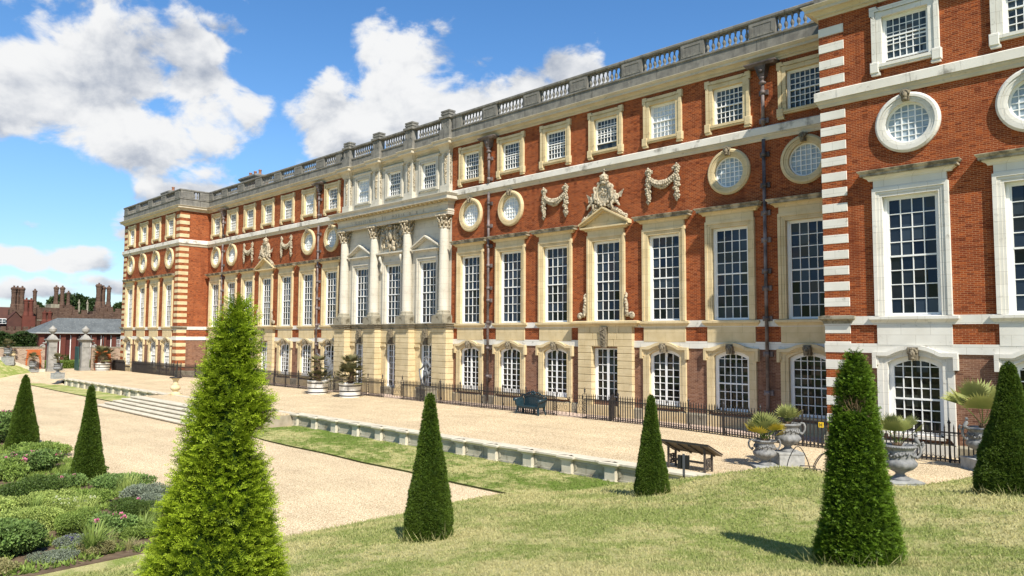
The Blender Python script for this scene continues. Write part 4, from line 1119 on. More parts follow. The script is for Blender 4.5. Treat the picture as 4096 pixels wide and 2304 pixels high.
def garden_door(x):
    a = MB(); p = -.26
    for sx in (-1, 1):
        x0, x1 = sorted((sx * .95, sx * 1.98)); rustic(a, x0, x1, p, .30, RUST)
    # flat arch of wedge stones
    for z0, z1, hw in ((3.90, 4.29, .40), (4.29, 4.66, .60), (4.66, 5.05, .80)):
        for sx in (-1, 1):
            q = .24; x0 = sx * (q + .03)
            t0 = sx * (hw + .25); t1 = sx * (hw + .45)
            pts = sorted((x0, t0)); a.bbox(min(x0, t0), max(x0, t0), p, .1, z0 + .02, z1, .012)
            a.bbox(min(t0 + sx * .03, sx * 1.98), max(t0 + sx * .03, sx * 1.98), p, .1, z0 + .02, z1, .012)
    a.box(-1.95, 1.95, p + .05, .3, 3.9, 5.05); a.box(-1.98, 1.98, p - .06, 0, ZB, .46)
    a.hood(-2.0, 2.0, 0, [(0, 5.05), (.27, 5.05), (.30, 5.12), (.40, 5.20), (.48, 5.26), (.48, 5.36), (.2, 5.41), (0, 5.41)])
    o = a.build('door_surround', CREAM, palace, Vector((x, 0, 0)) - PL)
    k = MB(); k.hexa([(-.16, -.38, 3.84), (.16, -.38, 3.84), (.16, 0, 3.84), (-.16, 0, 3.84), (-.24, -.40, 5.04), (.24, -.40, 5.04), (.24, 0, 5.04), (-.24, 0, 5.04)])
    for q in range(16): k.flower((random.uniform(-.13, .13), -.40, 3.95 + q * .066), .10, 5)
    k.build('carved_keystone', MASK, o)
    d = MB(); g = MB(); door_joinery(d, g, .95, ZB, 3.9, .16); d.build('door', PAINT, o); g.build('glass', GL_GF, o)
garden_door(BR[3]); garden_door(BL[3])

# ---- stone centrepiece
CS = [-11.8, -7.4, -3.0, 1.4]
a = MB()
a.box(CX0 + .1, CX1 - .1, -.10, .3, 3.92, 5.0)
for x in (CX0 + .02, -9.6 + 1.25 - .0):
    pass
for i, x in enumerate(CS):
    w = .82 if 0 < i < 3 else .80
    rustic(a, x - w, x + w, -.72, .1, [.42] + RUST[1:] + [4.29, 4.68, 5.02])
    a.box(x - w - .04, x + w + .04, -.78, 0, ZB, .42)
for i in range(3):                              # recessed wall between, with an impost by each door
    x0, x1 = CS[i] + .82, CS[i + 1] - .82; c = BC[i]
    for s0, s1 in ((x0, c - .78), (c + .78, x1)):
        a.box(s0, s1, -.06, .2, ZB, 3.55); a.box(s0, s1, -.14, .2, 3.55, 3.62); a.box(s0, s1, -.18, .2, 3.62, 3.78); a.box(s0, s1, -.10, .2, 3.78, 3.92)
    for z0, z1, hw in ((3.92, 4.29, .32), (4.29, 4.66, .5), (4.66, 5.0, .68)):
        for sx in (-1, 1):
            t0 = c + sx * (hw + .2); u0 = c + sx * .25; e = c + sx * 1.38
            a.bbox(min(u0, t0), max(u0, t0), -.15, .1, z0 + .02, z1, .012); a.bbox(min(t0 + sx * .03, e), max(t0 + sx * .03, e), -.15, .1, z0 + .02, z1, .012)
P('rusticated_base', a, CREAM)
for c in BC:
    k = MB(); k.hexa([(-.16, -.32, 3.8), (.16, -.32, 3.8), (.16, 0, 3.8), (-.16, 0, 3.8), (-.24, -.34, 5.0), (.24, -.34, 5.0), (.24, 0, 5.0), (-.24, 0, 5.0)])
    for q in range(14): k.flower((random.uniform(-.12, .12), -.36, 3.9 + q * .075), .10, 5)
    k.build('carved_keystone', MASK, palace, Vector((c, 0, 0)) - PL)
    d = MB(); g = MB(); door_joinery(d, g, .78, ZB, 3.92, .16, 4, 7); o = d.build('garden_door', PAINT, palace, Vector((c, 0, 0)) - PL); g.build('glass', GL_GF, o)
# sill cornice over the base, breaking forward over the piers
pth = [(CX0 - .3, 0)]
for x in CS: pth += [(x - .86, -.08), (x - .86, -.76), (x + .86, -.76), (x + .86, -.08)]
pth += [(CX1 + .3, 0)]
a = MB(); a.mould(pth, [(-.1, 5.0), (.02, 5.0), (.05, 5.10), (.16, 5.20), (.16, 5.28), (.26, 5.34), (.26, 5.40), (-.1, 5.42)])
P('sill_cornice', a, TERRST)
a = MB(); a.box(CX0 - .1, CX1 + .1, -.02, .1, 4.98, 5.38)
for x in CS: a.box(x - .9, x + .9, -.8, .05, 5.02, 5.415)
P('sill_cornice', a, TERRST)
acol = MB()
acol.box(-.62, .62, -.62, .3, 5.40, 5.92); acol.box(-.56, .56, -.56, .3, 5.92, 6.0)
acol_me = acol.mesh('column_base', TERRST)
ab = MB(); ab.lathe([(.55, 0), (.55, .06), (.52, .12), (.46, .15), (.47, .20), (.49, .24), (.46, .28), (.42, .31), (.395, .34)], (0, 0, 6.0), 24)
sh = MB(); prof = []
for k in range(13):
    t = k / 12; prof.append((.385 - .06 * t ** 1.8, 6.30 + (12.36 - 6.30) * t))
sh.lathe(prof, (0, 0, 0), 28); sh.lathe([(.33, 0), (.37, .03), (.37, .07), (.33, .09)], (0, 0, 12.32), 24)
cp = MB(); cp.lathe([(.31, 0), (.31, .5), (.36, .75), (.40, .84)], (0, 0, 12.40), 16)
for row, (nl, z, hh, rr) in enumerate(((8, 12.42, .36, .36), (8, 12.66, .38, .39))):
    for k in range(nl):
        t = 2 * PI * (k + row * .5) / nl
        for q in range(4):
            s = q / 3; r2 = rr + .10 * s ** 3
            cp.blob((r2 * math.cos(t), r2 * math.sin(t), z + hh * s), (.10 - .02 * s, .10 - .02 * s, .09), 6, 4, .15)
        cp.blob(((rr + .13) * math.cos(t), (rr + .13) * math.sin(t), z + hh - .04), (.07, .07, .05), 6, 4)
for k in range(4):
    t = PI / 4 + PI / 2 * k
    cp.tube([(.34 * math.cos(t), .34 * math.sin(t), 12.95), (.46 * math.cos(t), .46 * math.sin(t), 13.12), (.56 * math.cos(t), .56 * math.sin(t), 13.16), (.54 * math.cos(t), .54 * math.sin(t), 13.05)], [.06, .07, .07, .05], 6)
    t2 = PI / 2 * k; cp.blob((.47 * math.cos(t2), .47 * math.sin(t2), 13.24), (.1, .1, .08), 6, 5)
cp.box(-.50, .50, -.50, .50, 13.20, 13.31)
me_b, me_s, me_c = ab.mesh('base_mould', TERRST), sh.mesh('shaft', WHITE), cp.mesh('capital', CARVE)
for x in CS:
    o = link('column', me_s, palace, Vector((x, -.30, 0)) - PL); link('column_base', acol_me, o); link('base_mould', me_b, o); link('capital', me_c, o)
for i, c in enumerate(BC):                      # tall windows between the columns
    def mk(i=i):
        w = MB()
        w.ring(rect(-1.30, 1.30, 5.40, 10.44), rect(-1.16, 1.16, 5.40, 10.30), -.15, 0, -.1); w.ring(rect(-1.16, 1.16, 5.40, 10.30), rect(-1.0, 1.0, 5.40, 10.12), -.09, -.1, .3)
        if i != 1:
            w.box(-1.2, 1.2, -.1, 0, 10.44, 10.85)
            w.hood(-1.22, 1.22, 0, [(0, 10.80), (.14, 10.80), (.18, 10.87), (.36, 10.93), (.36, 11.02), (0, 11.05)])
            for sx in (-1, 1):
                for (dz, t, p) in ((0, .10, .32), (.10, .10, .44)):
                    x0, x1 = sx * 1.66, 0
                    w.hexa([(x0, -p, 11.02 + dz), (x0, 0, 11.02 + dz), (x1, 0, 11.82 + dz), (x1, -p, 11.82 + dz), (x0, -p, 11.02 + dz + t), (x0, 0, 11.02 + dz + t), (x1, 0, 11.82 + dz + t), (x1, -p, 11.82 + dz + t)])
            w.prism([(-1.6, 11.03), (1.6, 11.03), (0, 11.82)], -.08, -.01)
        else:
            w.box(-1.2, 1.2, -.1, 0, 10.44, 10.80)
            w.hood(-1.5, 1.5, 0, [(0, 10.80), (.12, 10.80), (.2, 10.90), (.42, 10.98), (.42, 11.10), (0, 11.14)])
            for sx in (-1, 1):
                w.tube([(sx * 1.35, -.12, 9.4), (sx * 1.38, -.2, 9.75), (sx * 1.34, -.16, 10.2), (sx * 1.38, -.34, 10.6), (sx * 1.38, -.3, 10.8)], [.08, .13, .08, .14, .12], 6)
        s = MB(); y = .17
        s.ring(rect(-1.0, 1.0, 5.36, 10.12), rect(-.9, .9, 5.42, 10.04), y - .05, y, y + .02); glazing(s, -.9, .9, 5.42, 10.04, 4, 8, y + .02, .06, .036, 4)
        g = MB(); pane(g, -.9, .9, 5.42, 10.04, y + .045)
        return [('tall_window', w, [WHITE]), ('sash', s, [PAINT]), ('glass', g, [GL_FF])]
    place(CA, ('cen', 0 if i != 1 else 1), mk, c, 0)
    place(CA, ('cs', i == 0), lambda: small_window(WHITE, GL_OW if i == 0 else GL_AT, .0, False), c, 0)
tr = MB()                                       # trophy of arms over the middle window
tr.blob((0, -.28, 12.45), (.26, .22, .46), 10, 8, .05); tr.blob((0, -.3, 13.05), (.2, .2, .18), 10, 7); tr.lathe([(.34, 0), (.22, .05), (.2, .16), (.06, .26)], (0, -.3, 13.08), 12)
for sx in (-1, 1):
    tr.blob((sx * .48, -.24, 12.5), (.15, .16, .5), 8, 7, .1); tr.blob((sx * .48, -.26, 13.1), (.13, .13, .15), 8, 6)
    for k in range(34):
        x = sx * random.uniform(.45, 1.45); z = random.uniform(11.35, 13.2)
        if random.random() < .5: tr.tube([(x, -.12, z - .2), (x + sx * random.uniform(.0, .25), -.2, z + .25)], .045, 5)
        else: tr.blob((x, -.16, z), (.11, .1, .14), 7, 5, .25)
for k in range(22): tr.blob((random.uniform(-.5, .5), -.26, random.uniform(11.3, 12.0)), (.1, .1, .16), 7, 5, .25)
tr.build('carved_trophy', CARVE, palace, Vector((-5.2, 0, 0)) - PL)
# entablature
EX0, EX1 = CS[0] - .42, CS[-1] + .42
a = MB(); Y = -.62
E_ = lambda prof: a.mould([(EX0, 0), (EX0, -.30), (EX1, -.30), (EX1, 0)], prof)
E_([(0, 13.30), (.30, 13.30), (.30, 13.40), (.32, 13.41), (.32, 13.52), (.36, 13.56), (.36, 13.60), (.30, 13.60), (.30, 14.02), (.33, 14.06), (.36, 14.10), (.36, 14.16), (.40, 14.16), (.40, 14.26), (.50, 14.30), (.82, 14.34), (.82, 14.58), (.86, 14.60), (.96, 14.74), (.96, 14.78), (.3, 14.9), (0, 14.9)])
P('entablature', a, WHITE)
a = MB(); a.box(EX0 - .3, EX1 + .3, -.76, -.68, 14.20, 14.345); P('modillion_band', a, MASK)  # dark backing colour deepens weak soffit shade between blocks, as well as weathering
a = MB(); a.box(EX0 - .3, EX1 + .3, -.775, -.762, 14.205, 14.34)
nd = 28
for k in range(nd):
    x = EX0 - .6 + (EX1 - EX0 + 1.2) * (k + .5) / nd; a.box(x - .10, x + .10, -1.06, -.70, 14.26, 14.345)
    a.box(x - .075, x + .075, -1.0, -.70, 14.20, 14.262)
P('modillion_band', a, CREAM); a = MB(); a.box(EX0 - .3, EX1 + .3, -.66, -.61, 13.545, 13.60)
nd = 90
for k in range(nd):
    x = EX0 - .3 + (EX1 - EX0 + .6) * (k + .5) / nd; a.box(x - .045, x + .045, -.70, -.6, 13.545, 13.60)
P('dentils', a, CREAM)
tx = bpy.data.curves.new('inscription', 'FONT'); tx.body = 'GULIELMUS   ET   MARIA  R  R  F'
tx.size = .36; tx.extrude = .01; tx.align_x = 'CENTER'; tx.space_character = 1.75
tob = bpy.data.objects.new('inscription', tx); COL.objects.link(tob)
dg = bpy.context.evaluated_depsgraph_get()
tme = bpy.data.meshes.new_from_object(tob.evaluated_get(dg)); bpy.data.objects.remove(tob)
tme.materials.clear(); tme.materials.append(M('letter_stone', (0.30, 0.27, 0.21)))
o = link('inscription', tme, palace, Vector((-5.2, -.604, 13.68)) - PL); o.rotation_euler = (PI / 2, 0, 0)
wd = o.dimensions.x
# attic pilasters with carved drops, and the parapet blocks over them
for x in CS:
    p = MB(); p.box(x - .52, x + .52, -.34, 0, 14.85, 15.55); p.box(x - .42, x + .42, -.26, 0, 15.55, 18.0)
    p.box(x - .46, x + .46, -.30, 0, 17.92, 18.0)
    o = P('attic_pilaster', p, WHITE)
    f = MB()
    for k in range(22):
        z = 15.75 + k * .097; wv = .08 + .10 * (k / 21)
        f.flower((x + random.uniform(-.05, .05), -.29, z), wv + .03, 5)
    f.build('carved_drop', CARVE, o)
    f = MB()
    for k in range(20): f.flower((x + .45, -.13 + random.uniform(-.03, .03), 15.75 + k * .105), .10, 5)
    f.build('carved_drop', CARVE, o)
    c = MB(); c.mould([(x - .46, .0), (x - .46, -.30), (x + .46, -.30), (x + .46, 0)], [(0, 18.0), (.05, 18.0), (.08, 18.16), (.12, 18.26), (.20, 18.40), (.44, 18.5), (.44, 18.66), (.54, 18.78), (.54, 18.81), (0, 18.87)])
    P('attic_cornice', c, CORNICE)
    b = MB(); b.box(x - .56, x + .56, -.42, .2, 18.86, 19.7); b.box(x - .46, x + .46, -.34, .2, 19.7, 20.5); b.box(x - .58, x + .58, -.46, .3, 20.5, 20.68)
    b.box(x - .42, x + .42, -.32, .22, 20.68, 20.80); b.box(x - .48, x + .48, -.36, .26, 20.80, 20.94); b.box(x - .42, x + .42, -.32, .22, 20.94, 21.0); b.box(x - .48, x + .48, -.36, .26, 21.0, 21.12)
    b.ring(rect(x - .34, x + .34, 19.8, 20.4), rect(x - .26, x + .26, 19.88, 20.32), -.37, -.34, -.33)
    P('parapet_pier', b, GREY)
for x in BC: para(x, -.02, bal_me, 'baluster_row')
for x in (-13.35, 2.55): 
    b = MB(); b.box(x - .5, x + .5, -.17, .17, 19.6, 20.47); P('parapet_pier', b, GREY)
# chimneys
def chimney(x0, x1, y0, y1, z0, z1, pots):
    c = MB(); c.box(x0, x1, y0, y1, z0, z1 - .75)
    o = P('chimney', c, BRICK)
    k = MB(); k.mould([(x0, y1), (x0, y0), (x1, y0), (x1, y1)], [(-.05, z1 - .75), (.06, z1 - .75), (.1, z1 - .55), (.30, z1 - .35), (.34, z1 - .3), (.34, z1 - .15), (.1, z1), (-.5, z1)], closed=True)
    k.box(x0 + .1, x1 - .1, y0 + .1, y1 - .1, z1 - .5, z1 - .02)
    kk = k.build('chimney_cap', GREY, o)
    t = MB()
    for i in range(pots):
        t.lathe([(.2, 0), (.22, .1), (.17, .2), (.16, .55), (.2, .6), (.18, .68)], (x0 + (x1 - x0) * (i + .5) / pots, (y0 + y1) / 2, z1 - .05), 10)
    t.build('chimney_pot', M('terracotta', (.34, .15, .08), (.25, .11, .07), 3, .5, .8), o)
chimney(-55.3, -53.3, .2, 1.7, 18, 22.75, 1)
chimney(-41.2, -37.6, 4.0, 5.5, 18, 23.1, 3)

# ------------------------------------------------------------------ iron railings
FX = [(-60, -4.1), (-37.5, -4.0), (-34.5, -3.2), (21.2, -3.15), (29.4, -4.5), (50, -4.65)]
def fy(x):
    for (x0, y0), (x1, y1) in zip(FX, FX[1:]):
        if x0 <= x <= x1: return y0 + (y1 - y0) * (x - x0) / (x1 - x0)
    return FX[-1][1]
def panel(a, p, q, h=1.10, spear=True):
    """spear-topped bars between two points, two rails, small hoops at the foot"""
    p, q = Vector(p), Vector(q); L = (q - p).length; n = max(2, int(round(L / .155))); d = (q - p) / L
    nr = Vector((-d.y, d.x))
    def flat(z0, z1, w):
        a.hexa([(*(p - nr * w), z0), (*(q - nr * w), z0), (*(q + nr * w), z0), (*(p + nr * w), z0), (*(p - nr * w), z1), (*(q - nr * w), z1), (*(q + nr * w), z1), (*(p + nr * w), z1)])
    flat(h - .05, h, .03); flat(.085, .13, .026)
    if h > 1: flat(h - .135, h - .115, .014)
    for k in range(1, n):
        c = p + d * (L * k / n)
        r = .019
        a.hexa([(c.x - r, c.y - r, .02), (c.x + r, c.y - r, .02), (c.x + r, c.y + r, .02), (c.x - r, c.y + r, .02), (c.x - r, c.y - r, h + .10), (c.x + r, c.y - r, h + .10), (c.x + r, c.y + r, h + .10), (c.x - r, c.y + r, h + .10)])
        if spear: a.tube([(c.x, c.y, h + .08), (c.x, c.y, h + .13), (c.x, c.y, h + .155), (c.x, c.y, h + .29)], [0.014, .030, .028, .004], 4)
        c2 = p + d * (L * (k + .5) / n)
        if k < n - 1:
            a.tube([c2 - d * .055 + nr * .0, c2 - d * .05, c2, c2 + d * .05, c2 + d * .055] and [(*(c2 - d * .055), .12), (*(c2 - d * .04), .20), (*c2, .235), (*(c2 + d * .04), .20), (*(c2 + d * .055), .12)], .011, 4, False)
            if k % 1 == 0: a.tube([(*(c2 - d * .05), h - .04), (*(c2 - d * .02), h - .09), (*(c2 + d * .03), h - .09), (*(c2 + d * .04), h - .06)], .009, 4, False)
def post(a, x, y, big=False):
    r = .032 if not big else .036; H = 1.32 if not big else 1.3
    a.box(x - r, x + r, y - r, y + r, 0, H)
    a.lathe([(.03, 0), (.05, .03), (.03, .05), (.06, .10), (.06, .13), (.03, .17), (.012, .22), (.004, .30)], (x, y, H), 8)
    a.tube([(x, y + .02, .5), (x, y + .22, .02)], .014, 4)
def scroll_gate(a, p, q):
    p, q = Vector(p), Vector(q); d = (q - p); L = d.length; d /= L
    def pt(s, z): c = p + d * (s * L); return (c.x, c.y, z)
    for s in (0, .5, 1): a.tube([pt(s, .05), pt(s, 1.12)], .02, 4)
    for z in (.08, .30, 1.06): a.tube([pt(0, z), pt(1, z)], .014, 4)
    for h0 in (0, .5):
        for cx, cz, r in ((.13, .52, .115), (.37, .52, .115), (.13, .84, .115), (.37, .84, .115), (.25, .68, .12), (.25, .19, .07), (.12, .19, .06), (.38, .19, .06)):
            pts = [pt(h0 + cx + r * .82 / L * 2.2 * math.cos(t) * .5 * 1.0, cz + r * math.sin(t)) for t in [2 * PI * k / 12 * 1.12 for k in range(13)]]
            a.tube(pts, .011, 4, False)
    n = 12
    for k in range(1, n): 
        if k != 6: a.tube([pt(k / n, 1.06), pt(k / n, 1.18), pt(k / n, 1.30)], [.011, .018, .003], 4)
def scroll_post(a, x, y):
    for s in (-.13, .13): a.box(x + s - .02, x + s + .02, y - .02, y + .02, 0, 1.22)
    for z in (.05, .28, 1.0, 1.2): a.box(x - .14, x + .14, y - .012, y + .012, z, z + .03)
    for k in range(5): a.tube([(x + .085 * math.cos(t), y, .38 + .13 * k + .07 * math.sin(t)) for t in [2 * PI * q / 9 for q in range(10)]], .011, 4, False)
    for sx in (-1, 1): a.tube([(x + sx * .13, y, 1.22), (x + sx * .17, y, 1.30), (x + sx * .10, y, 1.36), (x + sx * .04, y, 1.30), (x, y, 1.5)], .012, 4, False)
    a.lathe([(.02, 0), (.05, .05), (.03, .09), (.06, .14), (.02, .2), (.01, .28)], (x, y, 1.42), 8)

def railing(name, label, stops, gates=(), group=None, scrolls=()):
    x0 = stops[0]; t = thing('iron_railing', label, 'railing', (x0, fy(x0), 0), 0, group); O = Vector(t.location)
    for a0, b0 in zip(stops, stops[1:]):
        m = MB()
        if (a0, b0) in gates:
            scroll_gate(m, (a0, fy(a0)), (b0, fy(b0))); o = m.build('scrolled_gate', IRON, t, -O, fix=False)
        else:
            panel(m, (a0, fy(a0)), (b0, fy(b0))); o = m.build('railing_panel', IRON, t, -O, fix=False)
    for x in stops:
        m = MB()
        if x in scrolls: scroll_post(m, x, fy(x)); m.build('scrolled_post', IRON, t, -O, fix=False)
        else: post(m, x, fy(x)); m.build('post', IRON, t, -O, fix=False)
    return t
railing('iron_railing', 'black iron railings across the front of the far left pavilion beyond the big yew', [-59.5, -57.0, -54.2, -51.5, -49.4, -47.3, -45.2, -43.0, -41.0, -39.0, -37.2, -35.0, -32.8], [(-54.2, -51.5)], 'iron railings along the palace front', [-54.2, -51.5])
railing('iron_railing', 'black iron railings by the two white tubs in front of the stone centrepiece', [-32.6, -30.4, -28.2, -26.2, -24.2, -22.2, -20.2, -18.2, -16.2, -14.0, -11.9, -9.5, -8.4, -6.9, -5.4, -3.8, -1.95, .42, 2.5, 4.56], [(-1.95, .42), (-9.5, -8.4)], 'iron railings along the palace front', [-6.9, -3.8, -1.95, .42, -8.4])
railing('iron_railing', 'black iron railings behind the dark teal bench with a scrolled gate on its right', [4.6, 6.6, 8.6, 10.5, 12.45, 14.72, 16.9, 19.15, 21.15, 23.6, 25.6], [(14.72, 16.9)], 'iron railings along the palace front', [14.72, 16.9])
railing('iron_railing', 'black iron railings with the yellow H sign near the right pavilion', [25.64, 27.57, 29.2, 29.55, 31.3, 33.1, 34.95, 36.9, 38.8, 40.7, 42.6, 45], [], 'iron railings along the palace front')
# an open gate leaf standing in front of the garden door
t = thing('gate', 'open black iron gate leaf swung inwards by the white garden door', 'gate', (18.6, fy(18.6), 0)); m = MB()
panel(m, (18.6, fy(18.6)), (17.95, fy(18.6) + 1.3)); m.box(17.93, 17.98, -1.9, -1.86, .0, 1.15); m.box(18.58, 18.63, fy(18.6) - .02, fy(18.6) + .03, 0, 1.15); m.build('leaf', IRON, t, -Vector(t.location), fix=False)
m = MB(); m.box(18.15, 18.35, -2.6, -2.5, .5, .68); m.build('lock_box', IRON, t, -Vector(t.location))
# hydrant sign
t = thing('hydrant_sign', 'small yellow sign plate with a black H on the railings', 'sign', (30.34, fy(30.34) - .05, .95))
m = MB(); m.box(-.10, .10, -.01, .01, -.105, .105); m.build('plate', YELLOW, t)
m = MB(); m.box(-.055, -.03, -.016, -.011, -.07, .07); m.box(.03, .055, -.016, -.011, -.07, .07); m.box(-.03, .03, -.016, -.011, -.013, .013); m.build('letter', BLACKM, t)

# ------------------------------------------------------------------ terrace wall, steps, sundial
def terrace_wall(x0, x1, y, label, step=2.02):
    t = thing('terrace_wall', label, 'wall', (x0, y, -.7)); O = Vector(t.location)
    a = MB(); a.box(x0, x1, y - .02, y + .3, -.72, -.10); a.box(x0, x1, y - .06, y, -.72, -.56)
    n = int((x1 - x0) / step)
    a2 = []
    for k in range(n + 1):
        xa = x0 + step * k + .28; xb = min(x0 + step * (k + 1) - .28, x1)
        if xb - xa > .3: a.ring(rect(xa + .03, xb - .03, -.52, -.17), rect(xa + .12, xb - .12, -.45, -.24), y - .05, y - .02, y - .02)
    a.build('wall_face', TERRF, t, -O)
    for k in range(n + 1):
        p = MB(); x = x0 + step * k; p.bbox(x - .24, x + .24, y - .17, y + .1, -.72, -.11, .015); p.box(x - .28, x + .28, y - .20, y, -.74, -.60); p.build('buttress', COPING, t, -O)
    c = MB()
    for k in range(n + 1):
        x = x0 + step * k; c.hood(x - .26, x + .26, y - .13, [(0, -.158), (.04, -.158), (.06, -.10), (.13, -.06), (.15, -.05), (.15, .018), (.11, .038), (-.2, .038), (-.2, -.158)])
    c.mould([(x0 - .2, y), (x1, y)], [(0, -.16), (.04, -.16), (.06, -.10), (.12, -.07), (.14, -.05), (.14, .015), (.11, .035), (-.42, .035), (-.42, -.10)])
    c.build('coping', COPING, t, -O)
terrace_wall(4.3, 30.6, -13.40, 'low stone terrace wall with buttresses between the gravel terrace and the right lawn strip')
terrace_wall(-41.0, -15.0, -13.55, 'low stone terrace wall with buttresses beyond the far lawn, left of the steps')
t = thing('stone_steps', 'wide flight of pale stone steps down from the terrace to the garden', 'steps', (-5.4, -15, -.7)); O = Vector(t.location)
a = MB(); b = MB()
ns = 4
for k in range(ns + 1):
    z = -.7 + .7 * (k + 1) / (ns + 1) - (0 if k < ns else .0)
    e = .44 * (ns - k)
    m = MB(); m.box(-14.6 - e * .9, 4.0 + e * .9, -16.15 - e, -13.3 if k == ns else -15.9 - e + .6, -.74, z - .06); m.build('riser', M('worn_riser', (.38, .325, .235), (.26, .22, .15), 3, .5, .9), t, -O)
    m = MB(); m.bbox(-14.63 - e * .9, 4.03 + e * .9, -16.19 - e, -15.74 - e + .3, z - .06, z + .012, .015); m.build('tread', COPING, t, -O)
m = MB(); m.box(-14.5, 3.9, -15.5, -13.2, -.2, .006); m.build('landing', GRAVEL, t, -O)
m = MB(); m.box(-14.5, 3.8, -13.62, -13.25, -.1, .035); m.build('kerb', COPING, t, -O)

t = thing('sundial', 'pale baluster-shaped stone sundial with a dark tilted gnomon at the head of the steps', 'sundial', (-13.7, -13.35, 0))
a = MB(); a.box(-.36, .36, -.36, .36, 0, .07); a.lathe([(.35, .07), (.35, .16), (.28, .19), (.20, .25), (.17, .30), (.24, .34), (.34, .46), (.35, .56), (.28, .70), (.19, .76), (.22, .80), (.17, .86), (.17, 1.0), (.21, 1.12), (.31, 1.22), (.33, 1.26)], (0, 0, 0), 20); a.build('pedestal', CREAM, t)
a = MB(); a.lathe([(.42, 1.26), (.44, 1.30), (.42, 1.34)], (0, 0, 0), 20); a.hexa([(-.2, -.03, 1.33), (.16, -.03, 1.33), (.16, .03, 1.33), (-.2, .03, 1.33), (.12, -.03, 2.3), (.22, -.03, 2.5), (.22, .03, 2.5), (.12, .03, 2.3)]); a.build('gnomon', IRON, t)

# ------------------------------------------------------------------ bench, sloping notice board, post sign, hoops
t = thing('bench', 'dark teal ornate wooden garden bench with scrolled arms and arched back', 'bench', (13.35, -3.68, 0), -.02); t.scale = (.92, .92, .92)
a = MB(); a.bbox(-.95, .95, -.36, .30, .46, .52, .015); a.box(-.9, .9, -.33, -.30, .38, .46); a.build('seat', TEAL, t)
a = MB(); top = [(-.80 + 1.6 * k / 20, 1.02 + .16 * math.sin(PI * k / 20)) for k in range(21)]
a.prism([(-.80, .52)] + top + [(.80, .52)], .24, .29)
a.strip([(x * 1.02, z + .01) for x, z in top], .06, .20, .30)
a.strip([(-.80, .56), (.80, .56)], .07, .21, .30)
for x in (-.40, 0, .40): a.box(x - .008, x + .008, .232, .24, .58, 1.12)
a.build('backrest', TEAL, t)
a = MB()
for sx in (-1, 1):
    pts = [(sx * x, .26, z) for x, z in [(1.02, 1.06), (.95, 1.16), (.80, 1.17), (.66, 1.20), (.52, 1.29), (.36, 1.34), (.2, 1.33), (.08, 1.30)]]
    a.tube(pts, .045, 6); a.tube([(sx * .78, .26, 1.05), (sx * .80, .26, 1.16)], .03, 5); a.tube([(sx * .45, .26, 1.20), (sx * .45, .26, 1.30)], .03, 5)
    a.blob((sx * 1.02, .26, 1.07), (.07, .05, .07), 8, 6)
for k in range(7): a.blob((.14 * math.cos(k), .22, 1.30 + .08 * math.sin(k)), (.075, .05, .075), 7, 5, .2)
a.blob((0, .24, 1.38), (.08, .05, .07), 7, 5); a.build('crest_rail', TEAL, t)
for sx in (-1, 1):
    a = MB(); x0, x1 = sorted((sx * .88, sx * 1.0))
    a.hexa([(x0, -.34, .50), (x1, -.34, .50), (x1, .28, .50), (x0, .28, .50), (x0 + sx * .10, -.36, .86), (x1 + sx * .10, -.36, .86), (x1 + sx * .06, .30, .94), (x0 + sx * .06, .30, .94)])
    a.tube([(sx * 1.06, -.42, .88), (sx * 1.06, -.1, .90), (sx * 1.04, .30, .97)], [.10, .095, .08], 10); a.lathe([(.10, -.03), (.11, 0), (.10, .03)], (sx * 1.06, -.42, .85), 10)
    a.build('arm', TEAL, t)
    for y in (-.28, .24):
        a = MB(); y2 = y + (-.07 if y < 0 else .06)
        a.hexa([(sx * .99 - .035, y2 - .035, 0), (sx * .99 + .035, y2 - .035, 0), (sx * .99 + .035, y2 + .035, 0), (sx * .99 - .035, y2 + .035, 0), (sx * .88 - .055, y - .055, .46), (sx * .88 + .055, y - .055, .46), (sx * .88 + .055, y + .055, .46), (sx * .88 - .055, y + .055, .46)])
        a.build('leg', TEAL, t)
    if sx > 0:
        a = MB(); a.hexa([(-.05, .26, 0), (.03, .26, 0), (.03, .32, 0), (-.05, .32, 0), (-.05, .2, .46), (.05, .2, .46), (.05, .28, .46), (-.05, .28, .46)]); a.build('leg', TEAL, t)

t = thing('notice_board', 'low dark timber table with a sloping information board, seen from behind', 'notice board', (29.15, -12.55, 0), -.05)
a = MB(); a.hexa([(-.98, -.42, .90), (.98, -.42, .90), (.98, .42, .50), (-.98, .42, .50), (-.98, -.41, .945), (.98, -.41, .945), (.98, .43, .545), (-.98, .43, .545)]); o = a.build('board', WOODUN, t)
a = MB(); a.hexa([(-1.0, -.44, .953), (1.0, -.44, .953), (1.0, .45, .553), (-1.0, .45, .553), (-1.0, -.44, .975), (1.0, -.44, .975), (1.0, .45, .575), (-1.0, .45, .575)]); a.build('board_top', WOODBK, o)
for x in (-.70, -.22, .22, .70):
    a = MB(); a.hexa([(x - .03, -.40, .84), (x + .03, -.40, .84), (x + .03, .40, .46), (x - .03, .40, .46), (x - .03, -.40, .89), (x + .03, -.40, .89), (x + .03, .40, .508), (x - .03, .40, .508)]); a.build('batten', WOODBK, o)
for x in (-.72, .72):
    for y, h in ((-.22, .80), (.20, .60)):
        a = MB(); a.box(x - .03, x + .03, y - .03, y + .03, 0, h); a.build('leg', WOODBK, t)
    a = MB(); a.box(x - .02, x + .02, -.2, .2, .14, .18); a.box(x - .02, x + .02, -.2, .2, .42, .46)
    for y in (-.07, .07): a.lathe([(.03, 0), (.05, .06), (.025, .12), (.05, .2), (.03, .26)], (x, y, .17), 6)
    a.build('end_frame', WOODBK, t)
a = MB(); a.box(-.72, .72, -.02, .02, .24, .31); a.build('stretcher', WOODBK, t)

